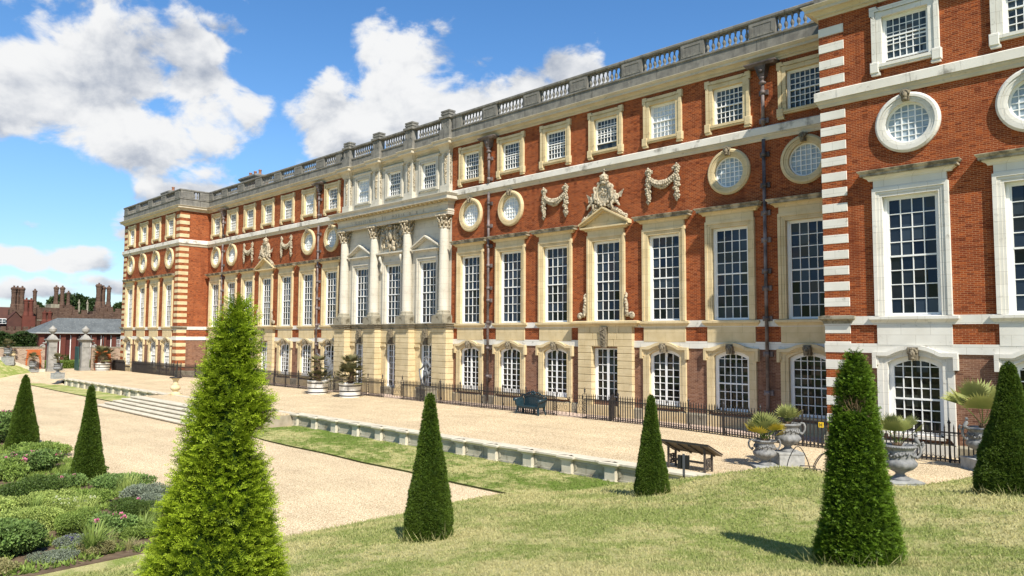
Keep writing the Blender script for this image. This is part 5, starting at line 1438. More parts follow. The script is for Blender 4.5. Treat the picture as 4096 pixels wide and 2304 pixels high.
zg = float(EAST(30.3, -14.8))
t = thing('post_sign', 'small black box sign on a short grey post in the grass beside the notice board', 'sign', (30.27, -14.75, zg), .45)
a = MB(); a.bbox(-.19, .17, .02, .10, .30, .72, .01); a.build('box', BLACKM, t)
a = MB(); a.box(-.035, .035, -.04, .02, .12, .77); a.build('post', M('grey_post', (.06, .063, .066), None, rough=.5), t)
a = MB(); a.box(-.03, .03, -.035, .025, -.03, .12); a.build('foot', BLACKM, t)

def hoop(x0, y0, x1, y1, h, label):
    z0, z1 = float(EAST(x0, y0)), float(EAST(x1, y1)); t = thing('wire_hoop', label, 'hoop', (x0, y0, z0), 0, 'wire hoops edging the grass bank')
    a = MB(); pts = []
    for k in range(17):
        s = k / 16; sh = math.sin(PI * s) ** .62
        pts.append(((x1 - x0) * (s * .8 + .1 + .1 * (2 * s - 1) ** 3), (y1 - y0) * (s * .8 + .1 + .1 * (2 * s - 1) ** 3), (z1 - z0) * s - .03 + h * sh))
    a.tube(pts, .0135, 6); a.build('hoop', IRON, t)
    return t
hoop(33.28, -14.2, 33.76, -13.72, .66, 'black wire hoop at the crest of the bank, leftmost and tallest of the three')
hoop(33.80, -13.70, 34.35, -13.25, .58, 'black wire hoop in the middle, close to the tall yew with the brown patch')
hoop(34.12, -14.4, 34.75, -13.95, .62, 'black wire hoop half hidden by the tall yew with the brown patch')
for x, y, rz in ((33.8, -14.0, .6), (34.2, -14.6, .6)):
    z = float(EAST(x, y)); t = thing('ground_staple', 'low black iron staple pushed into the grass between the hoops' if y > -14.3 else 'low black iron staple in the grass beside the tall yew', 'staple', (x, y, z), rz)
    a = MB(); a.tube([(-.22, 0, -.04), (-.20, 0, .10), (.20, 0, .10), (.24, 0, -.04)], .014, 5); a.build('staple', IRON, t)

# ------------------------------------------------------------------ urns, tubs, palms
def urn_parts(t, R, H, handles=True, figures=False):
    s = R / .36; f = H / 1.0
    a = MB(); fl = lambda q, z: (.035 * math.cos(14 * q) if .30 * f < z < .56 * f else 0)
    a.lathe([(.22 * s, 0), (.23 * s, .04 * f), (.21 * s, .07 * f), (.13 * s, .12 * f), (.10 * s, .17 * f), (.12 * s, .21 * f), (.19 * s, .25 * f), (.30 * s, .32 * f), (.375 * s, .41 * f), (.385 * s, .50 * f), (.34 * s, .57 * f),
             (.31 * s, .60 * f), (.315 * s, .64 * f), (.32 * s, .82 * f), (.315 * s, .85 * f), (.35 * s, .90 * f), (.375 * s, .93 * f), (.375 * s, .97 * f), (.34 * s, 1.0 * f), (.32 * s, .98 * f), (.30 * s, .90 * f)], (0, 0, 0), 56, fl)
    r = a
    for k in range(28):
        q = 2 * PI * k / 28; z = (.73 + .05 * math.sin(3 * q)) * f
        r.blob((.32 * s * math.cos(q), .32 * s * math.sin(q), z), (.04 * s, .04 * s, .045 * f), 6, 4, .25)
        if k % 2: r.tube([(.34 * s * math.cos(q), .34 * s * math.sin(q), .68 * f), (.36 * s * math.cos(q + .1), .36 * s * math.sin(q + .1), .74 * f), (.34 * s * math.cos(q + .2), .34 * s * math.sin(q + .2), .79 * f)], .018 * s, 5)
    for k in range(40):
        q = 2 * PI * k / 40; r.blob((.372 * s * math.cos(q), .372 * s * math.sin(q), .95 * f), (.03 * s, .03 * s, .022 * f), 5, 4)
    a.build('bowl', LEADST, t)
    if handles:
        for sx in (-1, 1):
            h = MB()
            h.tube([(sx * x * s, 0, z * f) for x, z in [(.36, .92), (.43, 1.0), (.50, .98), (.54, .88), (.535, .76), (.49, .66), (.42, .60), (.39, .64), (.41, .69)]], [.03 * s, .035 * s, .036 * s, .034 * s, .032 * s, .03 * s, .03 * s, .028 * s, .02 * s], 7)
            h.blob((sx * .43 * s, 0, .62 * f), .05 * s, 7, 5, .2)
            if figures:
                h.tube([(sx * .50 * s, 0, .96 * f), (sx * .47 * s, 0, 1.05 * f), (sx * .42 * s, 0, 1.14 * f), (sx * .41 * s, 0, 1.2 * f)], [.045 * s, .05 * s, .055 * s, .03 * s], 7); h.blob((sx * .41 * s, 0, 1.26 * f), (.045 * s, .045 * s, .055 * f), 8, 6)
                h.tube([(sx * .42 * s, .05, 1.13 * f), (sx * .46 * s, .09, 1.06 * f)], .018 * s, 5)
                h.tube([(sx * .54 * s, 0, .88 * f), (sx * .62 * s, 0, .98 * f), (sx * .60 * s, 0, 1.06 * f), (sx * .55 * s, 0, 1.03 * f)], [.03 * s, .03 * s, .024 * s, .015 * s], 6)
            h.build('handle', LEADST, t)
def urn(loc, R, H, ped, label, rz=0.0, figures=False, group='lead urns on the terrace'):
    t = thing('garden_urn', label, 'urn', loc, rz, group)
    w, h = ped
    p = MB(); p.box(-w / 2, w / 2, -w / 2, w / 2, -.05, h - .05); p.box(-w / 2 - .02, w / 2 + .02, -w / 2 - .02, w / 2 + .02, h - .05, h)
    o = p.build('pedestal', M('urn_pedestal', (.38, .38, .355), (.24, .24, .225), 5, .5, .9, .3, 20, stain=((.16, .16, .15), 5, .58, .72)), t)
    k0 = set(t.children)
    urn_parts(t, R, H, True, figures)
    for c in t.children:
        if c not in k0: c.location.z += h
    return t

def fan_leaf(vl, base, direction, length, n=22, spread=2.2, mat=None, curl=.25, width=.034):
    """one fan palm leaf: stiff pleated blades radiating from the end of a stalk"""
    d = np.array(direction, float); d /= np.linalg.norm(d); up = np.array([0, 0, 1.0])
    side = np.cross(d, up); side /= max(1e-6, np.linalg.norm(side)); nup = np.cross(side, d)
    for k in range(n):
        a = -spread / 2 + spread * k / (n - 1)
        dv = d * math.cos(a) + side * math.sin(a) + nup * (.10 * math.cos(a * 2)); dv /= np.linalg.norm(dv)
        L = length * (.82 + .18 * math.cos(a)) * rng.uniform(.92, 1.06)
        w = width * L / .5; sd = np.cross(dv, nup); sd /= max(1e-6, np.linalg.norm(sd))
        mid = base + dv * L * .5 + nup * .0; tip = base + dv * L - up * curl * L * .5 * rng.uniform(.3, 1.2)
        vl.append(((base, mid + sd * w, tip, mid - sd * w), (0.0, .5, 1.0, .5)))
def palm(loc, label, n, stalk, blade, mat, trunk=None, elev=(.2, 1.3), rz=0.0, extra=None, group=None, nb=15):
    t = thing('fan_palm', label, 'palm', loc, rz, group)
    vl = []; st = MB(); h = trunk[1] if trunk else .05
    if trunk:
        b = MB(); b.tube([(0, 0, -.05), (.01, 0, h * .5), (0, 0, h)], [trunk[0] * .9, trunk[0] * 1.05, trunk[0] * .8], 10)
        for k in range(int(h * 160)):
            a = random.random() * 2 * PI; z = random.uniform(.02, h); b.tube([(trunk[0] * .9 * math.cos(a), trunk[0] * .9 * math.sin(a), z), (trunk[0] * 1.35 * math.cos(a), trunk[0] * 1.35 * math.sin(a), z + .07)], [.018, .006], 4)
        b.build('trunk', PALMST, t)
    else:
        b = MB(); b.blob((0, 0, .04), (.13, .13, .13), 9, 6, .15)
        for k in range(30):
            a = random.random() * 2 * PI; b.tube([(.10 * math.cos(a), .10 * math.sin(a), .03), (.17 * math.cos(a), .17 * math.sin(a), .16)], [.012, .004], 4)
        b.build('trunk', PALMST, t)
    vy = []
    for k in range(n):
        a = 2 * PI * (k * .381966 + .03 * random.random()); e = elev[0] + (elev[1] - elev[0]) * ((k + .5) / n)
        d = np.array([math.cos(a) * math.cos(e), math.sin(a) * math.cos(e), math.sin(e)]); s = stalk * random.uniform(.8, 1.15)
        b0 = np.array([0, 0, h]) + d * .04; b1 = b0 + d * s - np.array([0, 0, .06 * s])
        st.tube([tuple(b0), tuple(b0 + d * s * .5), tuple(b1)], [.014, .011, .009], 4)
        tgt = vy if (extra and e < extra) else vl
        fan_leaf(tgt, b1, d - np.array([0, 0, .03]), blade * random.uniform(.85, 1.1), nb, random.uniform(1.7, 2.7), None, random.uniform(.0, .25))
    if len(st.v): st.build('leaf_stalks', mat, t, fix=False)
    for lst, m in ((vl, mat), (vy, PALMY)):
        if lst:
            v = np.array([p for q, _ in lst for p in q]); tt = np.array([x for _, q in lst for x in q]); link('fronds', quads_mesh('fronds', v, tt, m), t)
    return t
urn((30.72, -10.3, 0), .36, .86, (.80, .09), 'grey lead urn with scroll handles on a low plinth holding the yellow-tipped palm', .75)
urn((31.05, -9.2, 0), .41, 1.0, (.86, .46), 'larger grey lead urn on a square stone block behind the wire hoops', .75)
urn((34.92, -9.85, 0), .45, 1.08, (.95, .10), 'big grey lead urn with figure handles beside the tall yew with the brown patch', .8, True)
urn((36.15, -4.0 + -1.35, 0), .45, 1.05, (.95, .40), 'big dark lead urn with figure handles half hidden behind the rightmost yew', .8, True)
palm((30.72, -10.3, .84), 'bright palm with yellow lower fronds in the left urn of the pair', 24, .52, .52, PALM, elev=(.55, 1.5), extra=.8, nb=13)
palm((31.05, -9.2, 1.36), 'compact green palm in the larger urn of the pair', 15, .27, .46, PALM, elev=(.8, 1.5), nb=12)
palm((34.86, -9.85, 1.08), 'small palm with three wide fans in the big urn right of the tall yew', 8, .58, .54, PALM, elev=(.75, 1.35), nb=18)
palm((36.2, -5.35, 1.42), 'tall palm with a few large stiff fans in the urn behind the rightmost yew', 9, .95, .85, PALM, elev=(.55, 1.35), nb=22)
for (x, y, z, ph, lab, pl) in ((-43.0, -13.9, 0, .55, 'far lead urn on a stone block at the end of the terrace wall', 'palm in the far urn at the end of the terrace wall'),
                               (-57.6, -12.9, .1, .2, 'far lead urn on the ramp kerb beside the orange niche left of the gate', 'spreading palm in front of the left orange niche'),
                               (-57.7, -15.4, .95, .9, 'far lead urn on the tall block higher up the ramp at the far left', 'thin palm in the highest far urn at the left')):
    urn((x, y, z), .40, .95, (.9, ph), lab, .3, False, 'far lead urns by the gate')
    palm((x, y, z + ph + .92), pl, 14, .42, .46, PALMD, trunk=(.1, .35), elev=(-.1, 1.3))
def tub(loc, R, H, label):
    t = thing('planter_tub', label, 'planter', loc, 0, 'white painted tubs'); a = MB()
    a.lathe([(R * .90, 0), (R * .92, .05), (R, H - .04), (R * 1.03, H - .02), (R * 1.03, H), (R * .93, H), (R * .92, H - .12)], (0, 0, 0), 28, lambda q, z: .006 * math.cos(22 * q)); a.build('staves', PAINT, t)
    for z in (.08, .40, .78):
        b = MB(); r = R * (.915 + .085 * z) * 1.012; b.lathe([(r, 0), (r + .008, .085)], (0, 0, H * z), 28); b.build('hoop_band', IRON, t)
    b = MB(); b.lathe([(R * .9, 0), (.01, .02)], (0, 0, H - .10), 20); b.build('earth', SOIL, t)
    for sx in (-1, 1):
        b = MB(); b.tube([(sx * R * .75 - .06, -R * .70, H * .8), (sx * R * .75 - .06, -R * .73, H * .5), (sx * R * .75 + .06, -R * .68, H * .5), (sx * R * .75 + .06, -R * .66, H * .8)], .012, 4); b.build('handle', IRON, t)
tub((-8.05, -4.85, 0), .80, 1.02, 'white round wooden tub with black hoops, left of the two by the railings')
tub((-3.75, -4.75, 0), .80, 1.02, 'white round wooden tub with black hoops, right of the two by the railings')
tub((-57.3, -5.6, 0), .85, .9, 'far white tub with black hoops in front of the right orange niche')
palm((-8.05, -4.85, .95), 'tall brown-trunked palm in the left white tub with drooping dull fronds at its foot', 18, .45, .5, PALMD, trunk=(.2, 1.35), elev=(-.6, 1.0))
palm((-8.0, -4.75, .95), 'low brownish palm shoots round the trunk in the left white tub', 20, .7, .55, PALMD, elev=(-.1, .9))
palm((-3.75, -4.75, .95), 'bushy dark green palm filling the right white tub', 32, .78, .6, PALMD, trunk=(.16, .4), elev=(-.3, 1.35))
palm((-3.55, -4.75, 1.0), 'upper crown of dark palm rising from the right white tub', 18, .5, .55, PALMD, trunk=(.14, 1.3), elev=(-.3, 1.2))
palm((-57.3, -5.6, .85), 'shaggy palm in the far white tub in front of the right orange niche', 26, .8, .75, PALMD, trunk=(.2, .9), elev=(-.4, 1.2))

# ------------------------------------------------------------------ statues
BE = [('pelvis', 'waist'), ('waist', 'chest'), ('chest', 'neck'), ('neck', 'head'), ('head', 'crown'), ('chest', 'shl'), ('shl', 'ell'), ('ell', 'wrl'), ('wrl', 'hal'), ('chest', 'shr'), ('shr', 'elr'), ('elr', 'wrr'), ('wrr', 'har'),
      ('pelvis', 'hil'), ('hil', 'knl'), ('knl', 'anl'), ('anl', 'tol'), ('pelvis', 'hir'), ('hir', 'knr'), ('knr', 'anr'), ('anr', 'tor')]
def face(t, hp, yaw=0.0, s=1.0):
    """brow, nose, mouth and beard on a head facing -y, turned by yaw"""
    a = MB(); c, sn = math.cos(yaw), math.sin(yaw)
    def q(x, y, z): return (hp[0] + (x * c - y * sn) * s, hp[1] + (x * sn + y * c) * s, hp[2] + z * s)
    a.blob(q(0, -.125, .0), (.02 * s, .03 * s, .035 * s), 6, 5); a.blob(q(0, -.115, -.06), (.035 * s, .018 * s, .012 * s), 6, 4)
    for sx in (-1, 1): a.blob(q(sx * .045, -.105, .035), (.03 * s, .02 * s, .012 * s), 6, 4); a.blob(q(sx * .115, .0, .0), (.015 * s, .03 * s, .04 * s), 6, 4)
    a.blob(q(0, -.09, -.11), (.06 * s, .04 * s, .06 * s), 8, 6, .15)
    return a
def hand(a, p, d, r=.017):
    """palm with four curled fingers and a thumb"""
    p = Vector(p); d = Vector(d).normalized(); s = d.cross(Vector((0, 0, 1))).normalized() if abs(d.z) < .9 else Vector((1, 0, 0)); n = s.cross(d)
    a.blob(p + d * .04, (.05, .045, .05), 7, 5)
    for k in range(4):
        b = p + d * .075 + s * (.03 - .02 * k); l = (.075, .09, .085, .065)[k]
        a.tube([b, b + d * l * .6 + n * .0, b + d * l * .85 - n * .035], [r, r * .9, r * .7], 5)
    a.tube([p + s * .045 + d * .02, p + s * .08 + d * .06, p + s * .07 + d * .10 - n * .02], [r * 1.05, r, r * .75], 5)
# hero leaning on a club, cloth round the hips
t = thing('statue', 'grey lead statue of a bare-chested man in a loincloth leaning on a club', 'statue', (1.35, -1.75, 0), -.25)
p = MB(); p.box(-.75, .75, -.45, .45, -.1, .72); p.box(-.82, .82, -.52, .52, -.1, .14); p.box(-.80, .80, -.50, .50, .72, .82); p.box(-.55, .5, -.36, .36, .82, .9); p.build('pedestal', TERRST, t)
J = {'pelvis': (0, 0, 1.12, (.155, .12)), 'waist': (.02, -.01, 1.32, (.14, .115)), 'chest': (.0, -.01, 1.62, (.20, .145)), 'neck': (-.04, -.02, 1.83, .075), 'head': (-.06, -.05, 1.98, .10), 'crown': (-.06, -.03, 2.10, .095),
     'shl': (-.25, -.02, 1.68, .10), 'ell': (-.40, -.10, 1.38, .068), 'wrl': (-.62, -.20, 1.22, .048), 'hal': (-.72, -.23, 1.18, .05), 'shr': (.24, 0, 1.68, .10), 'elr': (.50, .05, 1.42, .068), 'wrr': (.30, -.05, 1.22, .048), 'har': (.21, -.06, 1.20, .05),
     'hil': (-.11, 0, 1.02, .125), 'knl': (-.22, -.16, .55, .085), 'anl': (-.26, -.02, .10, .052), 'tol': (-.30, -.16, .05, .045), 'hir': (.11, 0, 1.02, .13), 'knr': (.10, -.03, .55, .09), 'anr': (.08, .03, .10, .055), 'tor': (.10, -.12, .05, .045)}
bo = body('figure', J, BE, STATUE, t, (0, 0, .86))
a = face(t, (-.06, -.05, 2.86), -.5); 
for k in range(26):
    q = random.random() * 2 * PI; h = random.uniform(.02, .14); a.blob((-.06 + .11 * math.cos(q) * (1 - h * 2), -.03 + .11 * math.sin(q) * (1 - h * 2), 2.90 + h), .035, 6, 4, .2)
a.build('head_detail', STATUE, bo, (0, 0, -.86))
for pp, dd in (((-.70, -.23, 2.05), (-.4, -.2, -.8)), ((.23, -.06, 2.06), (-.6, -.3, -.1))):
    a = MB(); hand(a, pp, dd); a.build('hand', STATUE, bo, (0, 0, -.86))
a = MB()
for k in range(16):
    q = 2 * PI * k / 16; r = .20 + .02 * math.sin(q * 3); a.tube([(r * math.cos(q), r * .8 * math.sin(q), 2.06), (r * 1.15 * math.cos(q + .25), r * .95 * math.sin(q + .25), 1.86), (r * 1.2 * math.cos(q + .3), r * math.sin(q + .3), 1.62 + .1 * math.sin(q * 2))], [.05, .055, .04], 6)
a.tube([(-.22, -.12, 2.0), (.05, -.24, 1.94), (.24, -.12, 2.05)], .06, 7); a.tube([(.24, -.1, 2.05), (.30, -.04, 1.8), (.27, 0, 1.5)], [.07, .08, .03], 7); a.build('loincloth', STATUE, bo, (0, 0, -.86))
a = MB(); a.tube([(-.72, -.24, 2.12), (-.66, -.22, 1.7), (-.52, -.18, 1.25), (-.42, -.15, .90)], [.04, .05, .08, .10], 8); a.build('club', STATUE, t)
# helmeted soldier with a raised arm and a cloak
t = thing('statue', 'grey lead statue of a helmeted soldier with raised arm and cloak', 'statue', (-11.9, -1.75, 0), .35)
p = MB(); p.box(-.75, .75, -.45, .45, -.1, .72); p.box(-.82, .82, -.52, .52, -.1, .14); p.box(-.80, .80, -.50, .50, .72, .82); p.box(-.55, .5, -.36, .36, .82, .9); p.build('pedestal', TERRST, t)
J = {'pelvis': (0, 0, 1.12, (.17, .14)), 'waist': (.0, -.01, 1.32, (.15, .125)), 'chest': (-.02, -.01, 1.62, (.20, .15)), 'neck': (-.06, -.02, 1.83, .075), 'head': (-.10, -.05, 1.98, .10), 'crown': (-.10, -.03, 2.10, .10),
     'shl': (-.26, -.02, 1.70, .10), 'ell': (-.52, -.12, 1.78, .07), 'wrl': (-.74, -.22, 1.98, .048), 'hal': (-.82, -.26, 2.05, .05), 'shr': (.24, 0, 1.68, .10), 'elr': (.38, .04, 1.38, .07), 'wrr': (.30, -.12, 1.14, .05), 'har': (.27, -.15, 1.06, .05),
     'hil': (-.11, 0, 1.02, .13), 'knl': (-.16, -.10, .55, .095), 'anl': (-.20, .02, .10, .065), 'tol': (-.24, -.12, .05, .05), 'hir': (.11, 0, 1.02, .13), 'knr': (.16, -.12, .56, .095), 'anr': (.18, .02, .10, .065), 'tor': (.22, -.12, .05, .05)}
bo = body('figure', J, BE, STATUE, t, (0, 0, .86))
a = face(t, (-.10, -.05, 2.86), -.7); a.build('face', STATUE, bo, (0, 0, -.86))
for pp, dd in (((-.80, -.25, 2.90), (-.7, -.3, .5)), ((.28, -.14, 1.96), (-.1, -.4, -.8))):
    a = MB(); hand(a, pp, dd); a.build('hand', STATUE, bo, (0, 0, -.86))
a = MB(); a.lathe([(.135, 0), (.14, .06), (.12, .14), (.06, .19)], (-.10, -.03, 2.90), 14); a.tube([(-.22, -.10, 3.05), (-.17, -.07, 3.14), (-.08, -.03, 3.17), (.02, .03, 3.10), (.06, .06, 2.95)], [.03, .05, .055, .05, .03], 6); a.tube([(-.25, -.12, 2.94), (-.2, -.14, 2.96), (-.1, -.16, 2.94)], .03, 5); a.build('helmet', STATUE, bo, (0, 0, -.86))
a = MB()
for k in range(14):
    q = -2.6 + 3.0 * k / 13; r = .25
    a.tube([(r * math.cos(q) * .95, r * math.sin(q) * .8 + .05, 2.56), (r * 1.25 * math.cos(q + .1), .12 + r * 1.1 * math.sin(q + .1), 2.25), (.1 + r * 1.35 * math.cos(q + .2), .16 + r * 1.0 * math.sin(q), 1.7), (.12 + r * 1.3 * math.cos(q), .16 + r * math.sin(q), 1.1)], [.05, .06, .06, .03], 6)
for k in range(16):
    q = 2 * PI * k / 16; a.tube([(.19 * math.cos(q), .16 * math.sin(q), 2.0), (.24 * math.cos(q), .21 * math.sin(q), 1.62)], [.045, .05], 6)
a.build('cloak', STATUE, bo, (0, 0, -.86))
a = MB(); a.tube([(-.86, -.30, 3.3), (-.66, -.36, 2.0), (-.45, -.42, .9)], .018, 6); a.build('spear', STATUE, t)

# ------------------------------------------------------------------ garden wall with gate piers at the far end
GX = -58.7
t = thing('garden_wall', 'old brick garden wall with two orange niches beside the stone gate piers', 'wall', (GX, -9, 0)); O = Vector(t.location)
def ybox(a, y0, y1, z0, z1, x0=-.45, x1=0.0): a.box(GX + x0, GX + x1, y0, y1, z0, z1)
a = MB(); ybox(a, -6.5, YP, -.2, 2.78); ybox(a, -16.6, -11.5, -.2, 2.85)
for k in range(9):
    ybox(a, -16.6 - (k + 1) * 1.0, -16.6 - k * 1.0, -.2, 2.95 + .14 * k)
a.build('brickwork', WALLBRICK, t, -O)
a = MB(); ybox(a, -6.5, YP, 2.78, 2.88, -.5, .06); ybox(a, -16.6, -11.5, 2.85, 2.95, -.5, .06)
for k in range(9): ybox(a, -16.6 - (k + 1) * 1.0, -16.6 - k * 1.0, 2.95 + .14 * k, 3.05 + .14 * k, -.5, .06)
a.build('coping', TERRST, t, -O)
for (y0, y1) in ((-6.15, -4.25), (-13.45, -11.85)):
    a = MB(); c = (y0 + y1) / 2; w = .62
    hole = [(c - w, 0), (c - w, 1.35)] + [(c + w * math.cos(q), 1.35 + w * math.sin(q)) for q in [PI - PI * k / 10 for k in range(1, 10)]] + [(c + w, 1.35), (c + w, 0)]
    outr = [(y0, 0), (y0, 1.35)] + [(y0 + (y1 - y0) * k / 10, 2.62) for k in range(1, 10)] + [(y1, 1.35), (y1, 0)]
    n = len(hole)
    X1 = GX + .05
    a.add([(X1, y, z) for y, z in outr] + [(X1, y, z) for y, z in hole] + [(GX - .35, y, z) for y, z in hole], [(i, i + 1, n + i + 1, n + i) for i in range(n - 1)] + [(n + i, n + i + 1, 2 * n + i + 1, 2 * n + i) for i in range(n - 1)])
    a.add([(GX - .30, y, z) for y, z in hole], [tuple(range(n))])
    a.box(GX - .3, GX + .03, y0, y1, 2.5, 2.63)
    a.build('niche', ORANGE, t, -O)
# the wall behind a niche is cut back: fill pieces keep the niche visible
a = MB(); ybox(a, -15.5, -14.5, .25, 2.5, 0, .06); ybox(a, -15.4, -14.6, 1.2, 1.5, 0, .10); a.build('stone_tablet', CREAM, t, -O)
for yc, bend in ((-7.2, 1), (-10.75, -1)):
    p = MB(); X = GX - .2
    p.box(X - .56, X + .56, yc - .56, yc + .56, -.1, .35); p.box(X - .44, X + .44, yc - .44, yc + .44, .35, 3.55)
    p.box(X + .44, X + .47, yc - .32, yc + .32, .55, 2.7); p.box(X + .44, X + .49, yc - .32, yc + .32, 2.85, 3.05)
    p.mould([(X - .44, yc + .44), (X - .44, yc - .44), (X + .44, yc - .44), (X + .44, yc + .44)], [(-.1, 3.4), (.02, 3.45), (.08, 3.6), (.14, 3.62), (.28, 3.78), (.28, 3.86), (-.44, 3.95)], closed=True)
    p.hexa([(X - .5, yc - .5, 3.9), (X + .5, yc - .5, 3.9), (X + .5, yc + .5, 3.9), (X - .5, yc + .5, 3.9), (X - .26, yc - .26, 4.3), (X + .26, yc - .26, 4.3), (X + .26, yc + .26, 4.3), (X - .26, yc + .26, 4.3)])
    o = p.build('gate_pier', M('pier_stone', (.33, .315, .28), (.22, .21, .185), 2, .5, .9, .2, 20, stain=((.2, .19, .16), 3, .58, .75)), t, -O)
    u = MB(); u.lathe([(.26, 0), (.2, .08), (.12, .16), (.12, .24), (.24, .34), (.40, .50), (.44, .62), (.40, .68), (.46, .74), (.44, .80), (.30, .90), (.22, 1.02), (.12, 1.10), (.08, 1.2)], (X, yc, 4.28), 16, lambda q, z: .05 * math.cos(8 * q) if .3 < z < .6 else 0); u.build('urn_finial', MATS['pier_stone'], o)
    s = MB(); sp = [(X + .1, yc + bend * (.95 + .30 * math.exp(-.13 * k) * math.cos(k * .6)), 2.95 + .30 * math.exp(-.13 * k) * math.sin(k * .6)) for k in range(18)]
    s.tube(sp, .10, 6); s.tube([(X + .1, yc + bend * .62, 3.6), (X + .1, yc + bend * .7, 3.4), (X + .1, yc + bend * 1.0, 3.38)], .10, 6); s.build('scroll_bracket', MATS['pier_stone'], o)
t = thing('gate', 'dark green solid gate leaf standing open against the right stone pier', 'gate', (GX - .2, -7.85, 0)); a = MB()
a.box(-1.5, 0, -.05, .02, .05, 2.95)
for z in (.3, 1.5, 2.7): a.box(-1.5, 0, -.08, -.05, z, z + .14)
a.build('leaf', GATEG, t)
t = thing('ramp_kerb', 'pale stone kerb climbing the grass slope in front of the garden wall', 'kerb', (GX + .5, -12.2, 0)); O = Vector(t.location)
a = MB()
ks = [(-57.9, -11.6), (-58.1, -12.6), (-58.15, -14), (-58.2, -16), (-58.25, -18.5), (-58.3, -22)]
for (xa, ya), (xb, yb) in zip(ks, ks[1:]):
    za, zb = max(.02, float(WEST(xa, ya - .0))), max(.02, float(WEST(xb, yb)))
    a.hexa([(xa - .3, ya, -.3), (xa + .12, ya, -.3), (xb + .12, yb, -.3), (xb - .3, yb, -.3), (xa - .3, ya, za + .32), (xa + .12, ya, za + .32), (xb + .12, yb, zb + .32), (xb - .3, yb, zb + .32)])
a.build('kerb', COPING, t, -O)

# ------------------------------------------------------------------ long greenhouse wing behind the gate
t = thing('orangery', 'low long dark red orangery with a grey slate roof behind the garden wall', 'orangery', (-86, 5, 0)); O = Vector(t.location)
X = -85; y0, y1 = -6.3, 30
a = MB(); a.box(X - 9, X - .55, y0 + .3, y1, -.3, 4.62)
for k in range(26):
    yy = y0 + .05 + k * 1.42; a.box(X - .55, X, yy, yy + .62, -.2, 4.5)
a.box(X - .5, X - .02, y0, y1, -.3, .55); a.box(X - .5, X + .02, y0, y1, 4.35, 4.62)
a.build('wall', REDOLD, t, -O)
for k in range(25):
    yy = y0 + .67 + k * 1.42
    if yy > 8: break
    w = MB(); w.box(X - .38, X - .32, yy, yy + .80, .55, 4.35); o = w.build('glazed_bay', M('dark_red_recess', (.085, .022, .017), (.05, .015, .012), 1, .5, .5), t, -O)
    w = MB(); w.box(X - .30, X - .22, yy + .66, yy + .76, .55, 4.3)
    if k in (7, 8): 
        for q in range(5): w.box(X - .3, X - .25, yy + .1, yy + .7, 1.2 + .6 * q, 1.24 + .6 * q)
        for q in (.1, .3, .5): w.box(X - .3, X - .25, yy + q, yy + q + .04, 1.0, 4.1)
    w.build('white_post', PAINT, o)
for yy in (-4.2, -1.0, 2.4): 
    w = MB(); w.tube([(X + .1, yy, .2), (X + .1, yy, 4.6)], .07, 6); w.build('drain_pipe', IRON, t, -O)
a = MB(); e = .5
ev = [(X + e, y0 - e, 4.62), (X + e, y1, 4.62), (X - 9 - e, y1, 4.62), (X - 9 - e, y0 - e, 4.62)]
rg = [(X - 4.7, y0 + 3.4, 7.0), (X - 4.7, y1, 7.0)]
a.add(ev + rg, [(0, 1, 5, 4), (3, 0, 4), (2, 3, 4, 5)])
a.build('roof', SLATE, t, -O)
a = MB(); a.mould([(X - 9, y0), (X, y0), (X, y1)][::1], [(0, 4.5), (.35, 4.52), (.5, 4.56), (.5, 4.68), (.35, 4.7)]); a.build('gutter', M('grey_gutter', (.36, .37, .35), None), t, -O)

# ------------------------------------------------------------------ old palace with brick chimneys beyond
t = thing('old_palace', 'rambling old brown brick palace with battlements and clustered tall chimneys', 'palace', (-112, 3, 0)); O = Vector(t.location)
X = -110
a = MB(); a.box(X - 6, X, -1.2, 4.4, -.3, 9.2); a.box(X - 6.5, X + .3, 4.2, 7.9, -.3, 8.2); a.box(X - 6, X + .1, 7.7, 26, -.3, 8.75); a.box(X - 8, X - 2, 3.0, 5.2, 8, 9.6)
a.box(X - 5, X - .4, -1.3, 4.6, -.3, 7.0)
def merlons(a, x, ya, yb, z, w=.62, g=.42, h=.55, d=.4):
    y = ya
    while y + w <= yb: a.box(x - d, x, y, y + w, z, z + h); y += w + g
merlons(a, X + .3, 4.3, 7.9, 8.2, .95, .5, .75); merlons(a, X + .1, 8.9, 26, 8.75, .95, .4, .6)
for k in range(4): a.box(X - 3.6 + .05 * k, X - .2, 2.4 + .32 * k, 4.3, 8.6 + .3 * k, 8.9 + .3 * k)
a.build('wall', OLDBRICK, t, -O)
a = MB(); a.box(X - .05, X + .08, -1.2, 3.6, 6.85, 7.0); a.box(X - 4, X - .3, .9, 2.3, 9.2, 9.9); a.build('stone_trim', TERRST, t, -O)
a = MB(); a.box(X + 3.2, X + 3.9, -9.5, -1.0, -.3, 5.1); merlons(a, X + 3.9, -9.4, -1.0, 5.1, .72, .36, .62, .7); a.build('battlement_wall', OLDBRICK, t, -O)
a = MB()
a.add([(X, -9.5, 5.6), (X, -1.2, 5.6), (X - 3.5, -1.2, 9.2), (X - 3.5, -9.5, 9.2), (X - 7, -9.5, 5.6), (X - 7, -1.2, 5.6)], [(0, 1, 2, 3), (3, 2, 5, 4), (1, 5, 2)])
a.add([(X + 1.6, -6.0, 5.2), (X + 1.6, -3.4, 5.2), (X + 1.6, -3.4, 6.6), (X + 1.6, -4.75, 8.2), (X + 1.6, -6.0, 6.7)], [(0, 1, 2, 3, 4)])
a.add([(X + 1.7, -6.15, 6.7), (X + 1.7, -4.75, 8.35), (X - 3, -4.75, 8.35), (X - 3, -6.15, 6.7)], [(0, 1, 2, 3)]); a.add([(X + 1.7, -3.25, 6.6), (X + 1.7, -4.75, 8.35), (X - 3, -4.75, 8.35), (X - 3, -3.25, 6.6)], [(0, 1, 2, 3)])
